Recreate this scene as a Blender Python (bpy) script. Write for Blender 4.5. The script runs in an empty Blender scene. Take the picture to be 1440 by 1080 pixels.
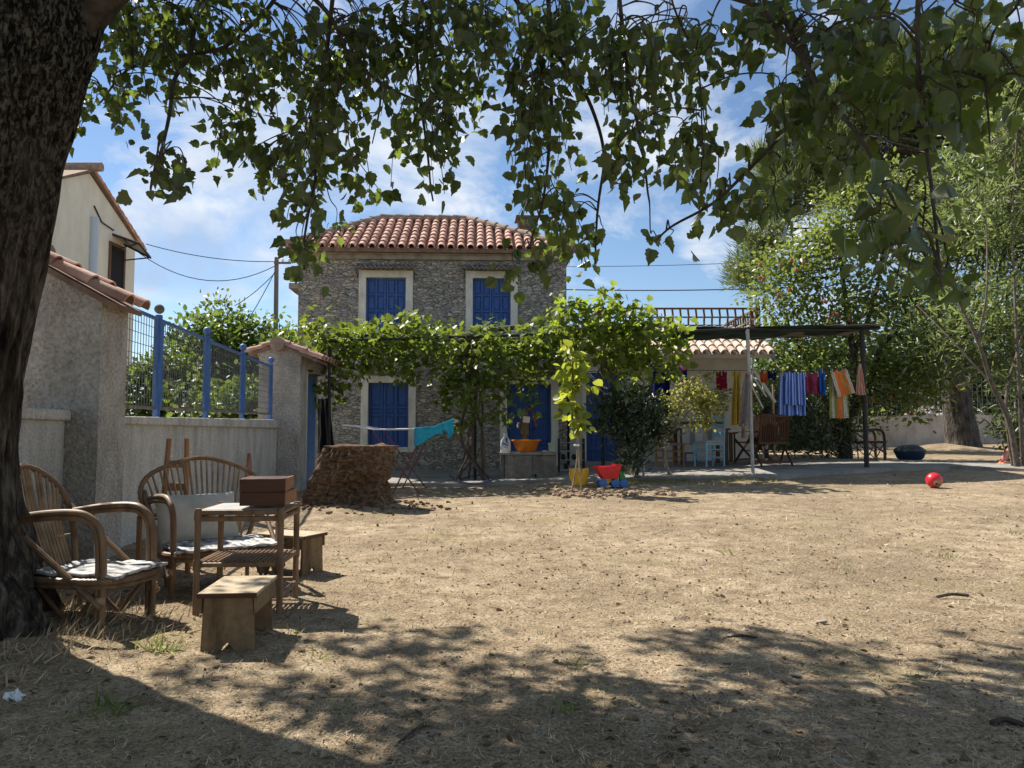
import bpy, bmesh, math, random
import numpy as np
from mathutils import Vector, Matrix, noise
R = math.radians
PI = math.pi
random.seed(7)
rng = np.random.default_rng(7)
C = bpy.context.scene.collection
SC = bpy.context.scene

# ------------------------------------------------------------------ camera, world, sun, exposure
EYE = 1.05
PITCH = R(3.65)
FPX = 1082.0
cam_d = bpy.data.cameras.new('camera')
cam = bpy.data.objects.new('camera', cam_d); C.objects.link(cam)
cam.location = (0, 0, EYE); cam.rotation_euler = (R(90) + PITCH, 0, 0)
cam_d.sensor_fit = 'HORIZONTAL'; cam_d.sensor_width = 36.0; cam_d.lens = 36.0 * FPX / 1440
cam_d.clip_start = 0.05; cam_d.clip_end = 3000
SC.camera = cam

SUN = Vector((-0.53, 0.46, 0.80)).normalized()
w = bpy.data.worlds.new('World'); SC.world = w; w.use_nodes = True
nt = w.node_tree; nd = nt.nodes; lk = nt.links
nd.clear()
out = nd.new('ShaderNodeOutputWorld'); bg = nd.new('ShaderNodeBackground')
sky = nd.new('ShaderNodeTexSky'); sky.sky_type = 'NISHITA'; sky.sun_disc = False
sky.sun_elevation = math.asin(SUN.z); sky.sun_rotation = math.atan2(SUN.x, SUN.y)
sky.air_density = 1.0; sky.dust_density = 0.1; sky.ozone_density = 3.0
bg.inputs['Strength'].default_value = 0.072
# clouds: noise on the sky directions, flattened to a layer overhead
tc = nd.new('ShaderNodeTexCoord'); sep = nd.new('ShaderNodeSeparateXYZ'); lk.new(tc.outputs['Generated'], sep.inputs[0])
def wmath(op, a, b=None, c=None):
    m = nd.new('ShaderNodeMath'); m.operation = op
    for i, x in enumerate((a, b, c)):
        if x is None: continue
        if isinstance(x, (int, float)): m.inputs[i].default_value = x
        else: lk.new(x, m.inputs[i])
    return m.outputs[0]
comb = nd.new('ShaderNodeCombineXYZ')
lk.new(sep.outputs[0], comb.inputs[0]); lk.new(sep.outputs[1], comb.inputs[1]); lk.new(wmath('MULTIPLY', sep.outputs[2], 1.9), comb.inputs[2])
n1 = nd.new('ShaderNodeTexNoise'); n1.inputs['Scale'].default_value = 3.4; n1.inputs['Detail'].default_value = 9; n1.inputs['Roughness'].default_value = 0.62; n1.inputs['Distortion'].default_value = 0.35
mp = nd.new('ShaderNodeMapping'); mp.inputs['Location'].default_value = (0.5, 0.3, 0); lk.new(comb.outputs[0], mp.inputs[0]); lk.new(mp.outputs[0], n1.inputs['Vector'])
rp = nd.new('ShaderNodeValToRGB'); rp.color_ramp.elements[0].position = 0.475; rp.color_ramp.elements[1].position = 0.60
lk.new(n1.outputs[0], rp.inputs[0])
n2 = nd.new('ShaderNodeTexNoise'); n2.inputs['Scale'].default_value = 5.0; n2.inputs['Detail'].default_value = 6
mp2 = nd.new('ShaderNodeMapping'); mp2.inputs['Location'].default_value = (8.0, 2.0, 1); lk.new(comb.outputs[0], mp2.inputs[0]); lk.new(mp2.outputs[0], n2.inputs['Vector'])
crp = nd.new('ShaderNodeValToRGB'); crp.color_ramp.elements[0].position = 0.40; crp.color_ramp.elements[0].color = (3.6, 4.7, 6.6, 1)
crp.color_ramp.elements[1].position = 0.62; crp.color_ramp.elements[1].color = (7.6, 7.8, 8.0, 1)
lk.new(n2.outputs[0], crp.inputs[0])
mx = nd.new('ShaderNodeMixRGB'); mx.blend_type = 'MIX'
lk.new(wmath('MULTIPLY', rp.outputs[0], 0.9), mx.inputs[0]); hs0 = nd.new('ShaderNodeHueSaturation'); hs0.inputs['Saturation'].default_value = 1.02; lk.new(sky.outputs[0], hs0.inputs['Color']); lk.new(hs0.outputs[0], mx.inputs[1]); lk.new(crp.outputs[0], mx.inputs[2])
lk.new(mx.outputs[0], bg.inputs[0]); lk.new(bg.outputs[0], out.inputs[0])

sun_d = bpy.data.lights.new('sun', 'SUN'); sun_d.energy = 5.0; sun_d.angle = R(0.53); sun_d.color = (1.0, 0.93, 0.82)
sun = bpy.data.objects.new('sun', sun_d); C.objects.link(sun); sun.rotation_euler = SUN.to_track_quat('Z', 'Y').to_euler()
sun.location = (-8, 8, 14)
SC.view_settings.view_transform = 'Standard'; SC.view_settings.look = 'None'; SC.view_settings.gamma = 1
SC.view_settings.exposure = 0.86
SC.cycles.max_bounces = 8; SC.cycles.transparent_max_bounces = 8
SC.cycles.diffuse_bounces = 4; SC.cycles.transmission_bounces = 4; SC.cycles.glossy_bounces = 2
SC.cycles.use_adaptive_sampling = True; SC.cycles.adaptive_threshold = 0.01
SC.cycles.use_denoising = True
SC.cycles.sample_clamp_indirect = 4

# ------------------------------------------------------------------ measuring helpers
ca, sa = math.cos(PITCH), math.sin(PITCH)
def ray(px, py):
    u = (px - 720) / FPX; v = (540 - py) / FPX
    d = Vector((u, ca - sa * v, sa + ca * v)); return d / d.y
def P(px, py, Y):
    d = ray(px, py); return Vector((d.x * Y, Y, EYE + d.z * Y))
GY = [-60, 5, 10, 13.5, 17, 22, 30, 400]; GX = [-60, -6, -1, 3, 6.5, 11, 16, 60]
GZ = [[0, 0, 0, 0, .03, .05, .05, .05], [0, 0, 0, 0, .03, .05, .05, .05], [.07, .07, .07, .17, .24, .28, .28, .28],
      [.12, .12, .12, .30, .40, .42, .42, .42], [.17, .17, .17, .34, .42, .46, .50, .5], [.20, .20, .20, .40, .50, .60, .75, .8],
      [.25, .25, .25, .40, .52, .65, .80, .9], [.25, .25, .25, .4, .52, .65, .8, .9]]
MOUNDS = [(-2.85, 3.95, .16, .55), (11.9, 21.2, .16, .9), (-2.2, 9.9, .10, .95), (1.1, 12.2, .05, .5)]
def G(x, y):
    def loc(a, t):
        for i in range(len(a) - 2):
            if t < a[i + 1]: break
        else: i = len(a) - 2
        return i, min(1, max(0, (t - a[i]) / (a[i + 1] - a[i])))
    i, s = loc(GY, y); j, t = loc(GX, x)
    z = (GZ[i][j] * (1 - t) + GZ[i][j + 1] * t) * (1 - s) + (GZ[i + 1][j] * (1 - t) + GZ[i + 1][j + 1] * t) * s
    for mx_, my_, a, r in MOUNDS:
        d2 = ((x - mx_) ** 2 + (y - my_) ** 2) / r ** 2
        if d2 < 9: z += a * math.exp(-d2)
    return z
def gp(px, py, dz=0.0):
    d = ray(px, py); Y = 2.0
    for _ in range(4000):
        if EYE + d.z * Y <= G(d.x * Y, Y) + dz: break
        Y += 0.02
    return Vector((d.x * Y, Y, G(d.x * Y, Y) + dz))

# ------------------------------------------------------------------ building helpers
class MB:
    def __init__(s): s.v = []; s.f = []; s.m = []
    def add(s, verts, faces, mi=0):
        n = len(s.v); s.v += [tuple(p) for p in verts]; s.f += [tuple(i + n for i in f) for f in faces]; s.m += [mi] * len(faces); return s
    def box(s, c, d, rz=0, M=None, mi=0):
        hx, hy, hz = d[0] / 2, d[1] / 2, d[2] / 2
        vs = [Vector((x, y, z)) for x in (-hx, hx) for y in (-hy, hy) for z in (-hz, hz)]
        M = M if M is not None else Matrix.Rotation(rz, 3, 'Z')
        vs = [M @ p + Vector(c) for p in vs]
        return s.add(vs, [(0, 1, 3, 2), (4, 6, 7, 5), (0, 4, 5, 1), (2, 3, 7, 6), (0, 2, 6, 4), (1, 5, 7, 3)], mi)
    def bb(s, x0, x1, y0, y1, z0, z1, mi=0): return s.box(((x0 + x1) / 2, (y0 + y1) / 2, (z0 + z1) / 2), (abs(x1 - x0), abs(y1 - y0), abs(z1 - z0)), mi=mi)
    def bar(s, a, b, wx, wz=None, mi=0):
        a = Vector(a); b = Vector(b); wz = wz or wx; d = b - a; L = d.length
        M = d.to_track_quat('X', 'Z').to_matrix()
        return s.box((a + b) / 2, (L, wx, wz), M=M, mi=mi)
    def tube(s, pts, r, n=8, cap=True, mi=0):
        pts = [Vector(p) for p in pts]; k = len(pts)
        rs = [r] * k if isinstance(r, (int, float)) else list(r)
        vs = []; t0 = (pts[1] - pts[0]).normalized()
        nrm = t0.orthogonal().normalized()
        for i, p in enumerate(pts):
            t = (pts[min(i + 1, k - 1)] - pts[max(i - 1, 0)]).normalized()
            nrm = (nrm - t * nrm.dot(t))
            nrm = nrm.normalized() if nrm.length > 1e-6 else t.orthogonal().normalized()
            b = t.cross(nrm)
            for j in range(n):
                a = 2 * PI * j / n; vs.append(p + (nrm * math.cos(a) + b * math.sin(a)) * rs[i])
        fs = [(i * n + j, i * n + (j + 1) % n, (i + 1) * n + (j + 1) % n, (i + 1) * n + j) for i in range(k - 1) for j in range(n)]
        if cap: fs += [tuple(range(n - 1, -1, -1)), tuple((k - 1) * n + j for j in range(n))]
        return s.add(vs, fs, mi)
    def lathe(s, prof, c=(0, 0, 0), n=20, M=None, mi=0, sx=1, sy=1):
        vs = []; c = Vector(c)
        for (r, z) in prof:
            for j in range(n):
                a = 2 * PI * j / n; p = Vector((r * math.cos(a) * sx, r * math.sin(a) * sy, z))
                if M is not None: p = M @ p
                vs.append(p + c)
        k = len(prof)
        fs = [(i * n + j, i * n + (j + 1) % n, (i + 1) * n + (j + 1) % n, (i + 1) * n + j) for i in range(k - 1) for j in range(n)]
        fs += [tuple(range(n - 1, -1, -1)), tuple((k - 1) * n + j for j in range(n))]
        return s.add(vs, fs, mi)
    def prism(s, poly, d, M, mi=0):           # poly in local XY, extruded along local +Z by d, then M (4x4)
        k = len(poly); vs = [M @ Vector((x, y, 0)) for x, y in poly] + [M @ Vector((x, y, d)) for x, y in poly]
        return s.add(vs, [tuple(range(k - 1, -1, -1)), tuple(range(k, 2 * k))] + [(i, (i + 1) % k, (i + 1) % k + k, i + k) for i in range(k)], mi)
    def grid(s, fn, nu, nv, mi=0, flip=False):
        vs = [fn(i / nu, j / nv) for i in range(nu + 1) for j in range(nv + 1)]; q = nv + 1
        fs = [(i * q + j, (i + 1) * q + j, (i + 1) * q + j + 1, i * q + j + 1) for i in range(nu) for j in range(nv)]
        if flip: fs = [f[::-1] for f in fs]
        return s.add(vs, fs, mi)
    def sphere(s, c, r, nu=16, nv=10, mi=0):
        r = (r, r, r) if isinstance(r, (int, float)) else r
        prof = [(max(1e-4, math.sin(PI * j / nv)), -math.cos(PI * j / nv)) for j in range(nv + 1)]
        return s.lathe(prof, c, nu, M=Matrix.Diagonal((r[0], r[1], r[2])), mi=mi)
    def xf(s, M, start=0):
        s.v = s.v[:start] + [tuple(M @ Vector(p)) for p in s.v[start:]]; return s
    def wob(s, amp, sc, seed=0):
        o = Vector((seed * 7.1, seed * 3.3, seed)); s.v = [tuple(Vector(p) + noise.noise_vector(Vector(p) * sc + o) * amp) for p in s.v]; return s

def spline(pts, k=6):
    pts = [Vector(p) for p in pts]; q = [pts[0] * 2 - pts[1]] + pts + [pts[-1] * 2 - pts[-2]]; o = []
    for i in range(1, len(q) - 2):
        a, b, c, d = q[i - 1:i + 3]
        for j in range(k):
            t = j / k; o.append(0.5 * ((2 * b) + (c - a) * t + (2 * a - 5 * b + 4 * c - d) * t * t + (3 * b - a - 3 * c + d) * t ** 3))
    o.append(pts[-1]); return o

RM = {}
def fin(me, mats, smooth, ang=40):
    for m in (mats if isinstance(mats, (list, tuple)) else [mats]): me.materials.append(m)
    if smooth:
        me.polygons.foreach_set('use_smooth', [True] * len(me.polygons))
        try: me.set_sharp_from_angle(angle=R(ang))
        except Exception: pass
def obj(name, mb, mats, parent=None, smooth=False, bevel=0, solid=0, world=False, ang=40, sub=0, label=None):
    vs = mb.v
    if world and parent is not None:
        Mi = RM[parent].inverted(); vs = [tuple(Mi @ Vector(p)) for p in vs]
    me = bpy.data.meshes.new(name); me.from_pydata(vs, [], mb.f); me.update()
    if any(mb.m): me.polygons.foreach_set('material_index', mb.m)
    fin(me, mats, smooth, ang)
    o = bpy.data.objects.new(name, me); C.objects.link(o)
    if parent is not None: o.parent = parent; RM[o] = RM[parent]
    else: RM[o] = Matrix.Identity(4)
    if sub:
        m = o.modifiers.new('sub', 'SUBSURF'); m.levels = sub; m.render_levels = sub
    if solid:
        m = o.modifiers.new('solid', 'SOLIDIFY'); m.thickness = solid; m.offset = 0
    if bevel:
        m = o.modifiers.new('bevel', 'BEVEL'); m.width = bevel; m.segments = 2; m.limit_method = 'ANGLE'; m.angle_limit = R(40)
    if label: o['label'] = label
    return o
def tag(o, label, cat, group=None):
    o['label'] = label; o['category'] = cat
    if group: o['group'] = group
    return o
def thing(name, label, cat, loc=(0, 0, 0), rz=0, group=None):
    o = bpy.data.objects.new(name, None); C.objects.link(o); o.empty_display_size = 0.1
    o.location = loc; o.rotation_euler = (0, 0, rz)
    RM[o] = Matrix.Translation(Vector(loc)) @ Matrix.Rotation(rz, 4, 'Z')
    return tag(o, label, cat, group)
def kind(o, k): o['kind'] = k; return o
def dup(root, loc, rz, label, group=None):
    r = root.copy(); C.objects.link(r); r.location = loc; r.rotation_euler = (0, 0, rz); r['label'] = label
    if group: r['group'] = group
    for ch in list(root.children):
        c = ch.copy(); C.objects.link(c); c.parent = r
        for g in ch.children:
            d = g.copy(); C.objects.link(d); d.parent = c
    return r

# ------------------------------------------------------------------ materials
def mat(name, c1, c2=None, scale=6, rough=.7, bump=0, bscale=None, stretch=(1, 1, 1), detail=6, spec=.3, metal=0, lo=.35, hi=.65, c3=None, island=0, coat=0, dist=.01):
    m = bpy.data.materials.new(name); m.use_nodes = True; t = m.node_tree; n = t.nodes; L = t.links
    b = n['Principled BSDF']; b.inputs['Roughness'].default_value = rough; b.inputs['Metallic'].default_value = metal
    b.inputs['Specular IOR Level'].default_value = spec
    if coat: b.inputs['Coat Weight'].default_value = coat
    if c2 is None and not bump:
        b.inputs['Base Color'].default_value = (*c1, 1); return m
    tcn = n.new('ShaderNodeTexCoord'); mpn = n.new('ShaderNodeMapping'); mpn.inputs['Scale'].default_value = stretch
    L.new(tcn.outputs['Object'], mpn.inputs[0])
    nz = n.new('ShaderNodeTexNoise'); nz.inputs['Scale'].default_value = scale; nz.inputs['Detail'].default_value = detail; nz.inputs['Roughness'].default_value = .6
    L.new(mpn.outputs[0], nz.inputs['Vector'])
    r = n.new('ShaderNodeValToRGB'); r.color_ramp.elements[0].position = lo; r.color_ramp.elements[1].position = hi
    r.color_ramp.elements[0].color = (*c1, 1); r.color_ramp.elements[1].color = (*(c2 or c1), 1)
    if c3:
        e = r.color_ramp.elements.new((lo + hi) / 2); e.color = (*c3, 1)
    L.new(nz.outputs[0], r.inputs[0]); col = r.outputs[0]
    if island:
        g = n.new('ShaderNodeNewGeometry'); hs = n.new('ShaderNodeHueSaturation')
        mr = n.new('ShaderNodeMapRange'); mr.inputs[3].default_value = 1 - island; mr.inputs[4].default_value = 1 + island
        L.new(g.outputs['Random Per Island'], mr.inputs[0]); L.new(mr.outputs[0], hs.inputs['Value']); L.new(col, hs.inputs['Color']); col = hs.outputs[0]
    L.new(col, b.inputs['Base Color'])
    if bump:
        nb = n.new('ShaderNodeTexNoise'); nb.inputs['Scale'].default_value = bscale or scale * 4; nb.inputs['Detail'].default_value = 5
        L.new(mpn.outputs[0], nb.inputs['Vector'])
        bp = n.new('ShaderNodeBump'); bp.inputs['Strength'].default_value = bump; bp.inputs['Distance'].default_value = dist
        L.new(nb.outputs[0], bp.inputs['Height']); L.new(bp.outputs[0], b.inputs['Normal'])
    return m
def leafmat(name, dark, mid, light, trans, tf=.35, rough=.45, spec=.4, back=None):
    m = bpy.data.materials.new(name); m.use_nodes = True; t = m.node_tree; n = t.nodes; L = t.links
    b = n['Principled BSDF']; b.inputs['Roughness'].default_value = rough; b.inputs['Specular IOR Level'].default_value = spec
    g = n.new('ShaderNodeNewGeometry'); r = n.new('ShaderNodeValToRGB')
    r.color_ramp.elements[0].color = (*dark, 1); r.color_ramp.elements[1].color = (*light, 1)
    e = r.color_ramp.elements.new(.55); e.color = (*mid, 1)
    L.new(g.outputs['Random Per Island'], r.inputs[0])
    if back:
        mb_ = n.new('ShaderNodeMixRGB'); L.new(g.outputs['Backfacing'], mb_.inputs[0]); L.new(r.outputs[0], mb_.inputs[1]); mb_.inputs[2].default_value = (*back, 1); L.new(mb_.outputs[0], b.inputs['Base Color'])
    else: L.new(r.outputs[0], b.inputs['Base Color'])
    tr = n.new('ShaderNodeBsdfTranslucent'); mxc = n.new('ShaderNodeMixRGB'); mxc.blend_type = 'MULTIPLY'; mxc.inputs[0].default_value = .35
    mxc.inputs[1].default_value = (*trans, 1); L.new(r.outputs[0], mxc.inputs[2])
    hs = n.new('ShaderNodeHueSaturation'); hs.inputs['Value'].default_value = 1.0
    mr = n.new('ShaderNodeMapRange'); mr.inputs[3].default_value = .7; mr.inputs[4].default_value = 1.25
    L.new(g.outputs['Random Per Island'], mr.inputs[0]); L.new(mr.outputs[0], hs.inputs['Value']); hs.inputs['Color'].default_value = (*trans, 1)
    L.new(hs.outputs[0], tr.inputs[0])
    ms = n.new('ShaderNodeMixShader'); ms.inputs[0].default_value = tf
    L.new(b.outputs[0], ms.inputs[1]); L.new(tr.outputs[0], ms.inputs[2]); L.new(ms.outputs[0], n['Material Output'].inputs[0])
    return m

# ------------------------------------------------------------------ foliage helper
def half(pts): return pts
def leaf_tpl(half_pts, fold=.15, bend=0):            # half outline, from (0,0) to (0,len)
    inner = half_pts[1:-1]; v = [(0, half_pts[0][1], 0)]
    v += [(x, y, fold * x) for x, y in inner]; v.append((0, half_pts[-1][1], 0)); k = len(inner)
    v += [(-x, y, fold * x) for x, y in inner]
    right = list(range(0, k + 2)); left = [0] + [k + 1 + i for i in range(k, 0, -1)][::-1]
    left = [0, *range(k + 2, 2 * k + 2), k + 1]
    v = np.array(v, float); v[:, 2] -= bend * (v[:, 1] - .3) ** 2; return v, [right, left[::-1]]
TPL = {
 'poplar': leaf_tpl([(0, 0), (.26, .0), (.47, .2), (.40, .36), (.47, .46), (.30, .62), (.30, .74), (.10, .92), (0, 1.14)], .30, .35),
 'poplar_curled': leaf_tpl([(0, 0), (.20, .02), (.42, .16), (.44, .40), (.33, .5), (.36, .66), (.18, .78), (.06, .95), (0, 1.10)], .62, .75),
 'poplar_flat': leaf_tpl([(0, 0), (.34, -.03), (.52, .24), (.42, .34), (.46, .52), (.28, .60), (.22, .8), (0, 1.0)], .10, -.4),
 'grape': leaf_tpl([(0, .05), (.22, -.12), (.52, .08), (.36, .26), (.60, .46), (.30, .56), (.26, .8), (0, 1.0)], .25),
 'oval': leaf_tpl([(0, 0), (.22, .15), (.32, .45), (.2, .8), (0, 1)], .25),
 'lance': leaf_tpl([(0, 0), (.11, .3), (.10, .65), (0, 1)], .3),
 'round': leaf_tpl([(0, 0), (.35, .08), (.48, .4), (.3, .75), (0, 1.0)], .2),
 'needle': (np.array([(-.055, 0, 0), (.055, 0, 0), (0, 1, 0)], float), [[0, 1, 2]]),
 'blade': (np.array([(-.05, 0, 0), (.05, 0, 0), (.04, .55, .06), (-.04, .55, .06), (0, 1, .2)], float), [[0, 1, 2, 3], [3, 2, 4]]),
}
def nrm(a): return a / np.maximum(np.linalg.norm(a, axis=1, keepdims=True), 1e-9)
def leaves(name, m, parent, pos, dirs, size, tpl, up=(0, 0, 1), upw=.6, world=True, smooth=False):
    pos = np.asarray(pos, float); N = len(pos); y = nrm(np.asarray(dirs, float))
    hint = rng.normal(size=(N, 3)) + np.array(up) * upw * 3
    x = nrm(np.cross(y, hint)); z = np.cross(x, y)
    tv, tf = TPL[tpl]; sz = np.asarray(size).reshape(-1, 1, 1) if np.ndim(size) else np.full((N, 1, 1), size)
    V = (tv[None, :, 0:1] * x[:, None, :] + tv[None, :, 1:2] * y[:, None, :] + tv[None, :, 2:3] * z[:, None, :]) * sz + pos[:, None, :]
    k = tv.shape[0]; V = V.reshape(-1, 3)
    if world and parent is not None:
        Mi = np.array(RM[parent].inverted()); V = V @ Mi[:3, :3].T + Mi[:3, 3]
    lens = np.array([len(f) for f in tf]); flat = np.concatenate([np.array(f) for f in tf])
    loops = (flat[None, :] + (np.arange(N) * k)[:, None]).reshape(-1)
    tot = np.tile(lens, N); st = np.concatenate([[0], np.cumsum(tot)[:-1]])
    me = bpy.data.meshes.new(name); me.vertices.add(len(V)); me.vertices.foreach_set('co', V.ravel())
    me.loops.add(len(loops)); me.loops.foreach_set('vertex_index', loops.astype(np.int32))
    me.polygons.add(len(tot)); me.polygons.foreach_set('loop_start', st.astype(np.int32)); me.polygons.foreach_set('loop_total', tot.astype(np.int32))
    me.update(calc_edges=True); me.validate(); me.materials.append(m)
    o = bpy.data.objects.new(name, me); C.objects.link(o)
    if parent is not None: o.parent = parent; RM[o] = RM[parent]
    else: RM[o] = Matrix.Identity(4)
    return o
def blob_points(blobs, n, clump=.3, per=14, shell=.5):
    """points in ellipsoids (c, r), gathered in clumps; weights by volume"""
    wts = np.array([b[1][0] * b[1][1] * b[1][2] for b in blobs]) ** .75; wts /= wts.sum(); pts = []; cen = []
    for b, wq in zip(blobs, wts):
        kk = max(1, int(n * wq / per)); d = nrm(rng.normal(size=(kk, 3))); rad = rng.random(kk) ** (1 / 3) * (1 - shell) + shell * rng.random(kk) ** .2
        cc = np.array(b[0]) + d * np.minimum(rad, 1)[:, None] * np.array(b[1])
        cen.append(cc)
        q = np.repeat(cc, per, 0) + rng.normal(size=(kk * per, 3)) * clump * np.array([1, 1, .75])
        pts.append(q)
    return np.concatenate(pts), np.concatenate(cen)
# ------------------------------------------------------------------ shared materials
def nodes_of(name):
    m = bpy.data.materials.new(name); m.use_nodes = True; t = m.node_tree
    return m, t.nodes, t.links, t.nodes['Principled BSDF']
def ramp(n, stops):
    r = n.new('ShaderNodeValToRGB'); e = r.color_ramp.elements
    e[0].position = stops[0][0]; e[0].color = (*stops[0][1], 1); e[1].position = stops[-1][0]; e[1].color = (*stops[-1][1], 1)
    for p, c in stops[1:-1]:
        q = e.new(p); q.color = (*c, 1)
    return r
def stone_mat(name, scale=(1.7, 1.7, 3.9), tones=None, mortar=(.335, .31, .265)):
    m, n, L, b = nodes_of(name); b.inputs['Roughness'].default_value = .88; b.inputs['Specular IOR Level'].default_value = .15
    tcn = n.new('ShaderNodeTexCoord'); mpn = n.new('ShaderNodeMapping'); mpn.inputs['Scale'].default_value = scale; L.new(tcn.outputs['Object'], mpn.inputs[0])
    nz = n.new('ShaderNodeTexNoise'); nz.inputs['Scale'].default_value = 1.6; nz.inputs['Detail'].default_value = 4; L.new(mpn.outputs[0], nz.inputs['Vector'])
    add = n.new('ShaderNodeVectorMath'); add.operation = 'MULTIPLY_ADD'; add.inputs[1].default_value = (.55, .55, .55); L.new(nz.outputs['Color'], add.inputs[0]); L.new(mpn.outputs[0], add.inputs[2])
    v = n.new('ShaderNodeTexVoronoi'); v.inputs['Randomness'].default_value = .95; L.new(add.outputs[0], v.inputs['Vector'])
    ve = n.new('ShaderNodeTexVoronoi'); ve.feature = 'DISTANCE_TO_EDGE'; ve.inputs['Randomness'].default_value = .95; L.new(add.outputs[0], ve.inputs['Vector'])
    sp = n.new('ShaderNodeSeparateColor'); L.new(v.outputs['Color'], sp.inputs[0])
    r = ramp(n, tones or [(0, (.24, .232, .222)), (.3, (.33, .315, .285)), (.5, (.40, .37, .31)), (.68, (.27, .25, .215)), (.82, (.45, .375, .285)), (1, (.49, .46, .41))]); L.new(sp.outputs[0], r.inputs[0])
    n2 = n.new('ShaderNodeTexNoise'); n2.inputs['Scale'].default_value = 9; n2.inputs['Detail'].default_value = 8; L.new(tcn.outputs['Object'], n2.inputs['Vector'])
    mu = n.new('ShaderNodeMixRGB'); mu.blend_type = 'OVERLAY'; mu.inputs[0].default_value = .4; L.new(r.outputs[0], mu.inputs[1]); L.new(n2.outputs[0], mu.inputs[2])
    er = n.new('ShaderNodeMapRange'); er.inputs[1].default_value = .0; er.inputs[2].default_value = .06; L.new(ve.outputs[0], er.inputs[0])
    mx_ = n.new('ShaderNodeMixRGB'); L.new(er.outputs[0], mx_.inputs[0]); mx_.inputs[1].default_value = (*mortar, 1); L.new(mu.outputs[0], mx_.inputs[2])
    L.new(mx_.outputs[0], b.inputs['Base Color'])
    hh = n.new('ShaderNodeMath'); hh.operation = 'MULTIPLY_ADD'; hh.inputs[1].default_value = .5; L.new(n2.outputs[0], hh.inputs[0]); L.new(er.outputs[0], hh.inputs[2])
    bp = n.new('ShaderNodeBump'); bp.inputs['Strength'].default_value = 1.0; bp.inputs['Distance'].default_value = .06; L.new(hh.outputs[0], bp.inputs['Height']); L.new(bp.outputs[0], b.inputs['Normal'])
    return m
def stain_mat(name, base, dark, blotch, scale=2.0, bump=.5, grain=70, zs=.45, rough=.92, dist=.012, ov_=.35):
    """rough render plaster: grain bump, vertical run marks, blotches"""
    m, n, L, b = nodes_of(name); b.inputs['Roughness'].default_value = rough; b.inputs['Specular IOR Level'].default_value = .12
    tcn = n.new('ShaderNodeTexCoord'); mpn = n.new('ShaderNodeMapping'); mpn.inputs['Scale'].default_value = (1, 1, zs); L.new(tcn.outputs['Object'], mpn.inputs[0])
    a = n.new('ShaderNodeTexNoise'); a.inputs['Scale'].default_value = scale * 2.3; a.inputs['Detail'].default_value = 8; a.inputs['Roughness'].default_value = .65; L.new(mpn.outputs[0], a.inputs['Vector'])
    r = ramp(n, [(.34, dark), (.56, base), (.75, tuple(min(1, c * 1.12) for c in base))]); L.new(a.outputs[0], r.inputs[0])
    c = n.new('ShaderNodeTexNoise'); c.inputs['Scale'].default_value = scale; c.inputs['Detail'].default_value = 5; L.new(tcn.outputs['Object'], c.inputs['Vector'])
    cr = n.new('ShaderNodeMapRange'); cr.inputs[1].default_value = .56; cr.inputs[2].default_value = .66; cr.inputs[4].default_value = .55; L.new(c.outputs[0], cr.inputs[0])
    mx_ = n.new('ShaderNodeMixRGB'); L.new(cr.outputs[0], mx_.inputs[0]); L.new(r.outputs[0], mx_.inputs[1]); mx_.inputs[2].default_value = (*blotch, 1)
    g = n.new('ShaderNodeTexNoise'); g.inputs['Scale'].default_value = grain; g.inputs['Detail'].default_value = 4; L.new(tcn.outputs['Object'], g.inputs['Vector'])
    ov = n.new('ShaderNodeMixRGB'); ov.blend_type = 'OVERLAY'; ov.inputs[0].default_value = ov_; L.new(mx_.outputs[0], ov.inputs[1]); L.new(g.outputs[0], ov.inputs[2])
    L.new(ov.outputs[0], b.inputs['Base Color'])
    bp = n.new('ShaderNodeBump'); bp.inputs['Strength'].default_value = bump; bp.inputs['Distance'].default_value = dist; L.new(g.outputs[0], bp.inputs['Height']); L.new(bp.outputs[0], b.inputs['Normal'])
    return m
def wood_mat(name, c1, c2, axis=0, scale=9, rough=.7, bump=.25, stretch=10, spec=.3):
    st = [1, 1, 1]; st = [1 / stretch if i == axis else 1 for i in range(3)]
    return mat(name, c1, c2, scale=scale * 3, rough=rough, bump=bump, bscale=scale * 6, stretch=tuple(st), spec=spec, lo=.3, hi=.7)

M = {}
M['stone'] = stone_mat('house stone')
M['tile'] = mat('terracotta tile', (.40, .215, .16), (.60, .40, .32), scale=5, rough=.85, bump=.3, bscale=40, island=.28, spec=.15, c3=(.49, .30, .235))
M['tile_bed'] = mat('roof bed', (.16, .10, .075), (.25, .17, .12), scale=8, rough=.9, bump=.3)
M['ridge'] = mat('ridge mortar', (.22, .16, .13), (.36, .28, .22), scale=9, rough=.9, bump=.5, bscale=25, island=.15)
M['surround'] = stain_mat('painted surround', (.72, .70, .62), (.52, .50, .43), (.60, .57, .50), scale=2, bump=.15, grain=40)
M['blue'] = mat('old blue paint', (.03, .085, .28), (.055, .135, .38), scale=7, rough=.6, bump=.25, bscale=30, stretch=(6, 6, .7), c3=(.036, .09, .28), lo=.3, hi=.75)
M['blue_worn'] = mat('weathered blue paint', (.04, .095, .30), (.15, .23, .46), scale=6, rough=.7, bump=.3, bscale=30, stretch=(6, 6, .6), c3=(.055, .12, .33), lo=.35, hi=.8)
M['dark'] = mat('dark void', (.015, .015, .017), rough=.9)
M['slate'] = mat('slate slab', (.12, .115, .11), (.24, .23, .21), scale=10, rough=.9, bump=.4)
M['cornice'] = stain_mat('cornice', (.36, .32, .26), (.22, .19, .155), (.27, .23, .18), scale=2.5, bump=.3)
M['render_grey'] = stain_mat('rough grey render', (.47, .445, .40), (.32, .30, .265), (.27, .25, .22), scale=1.6, bump=1.0, grain=38, dist=.035, ov_=.65)
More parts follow.
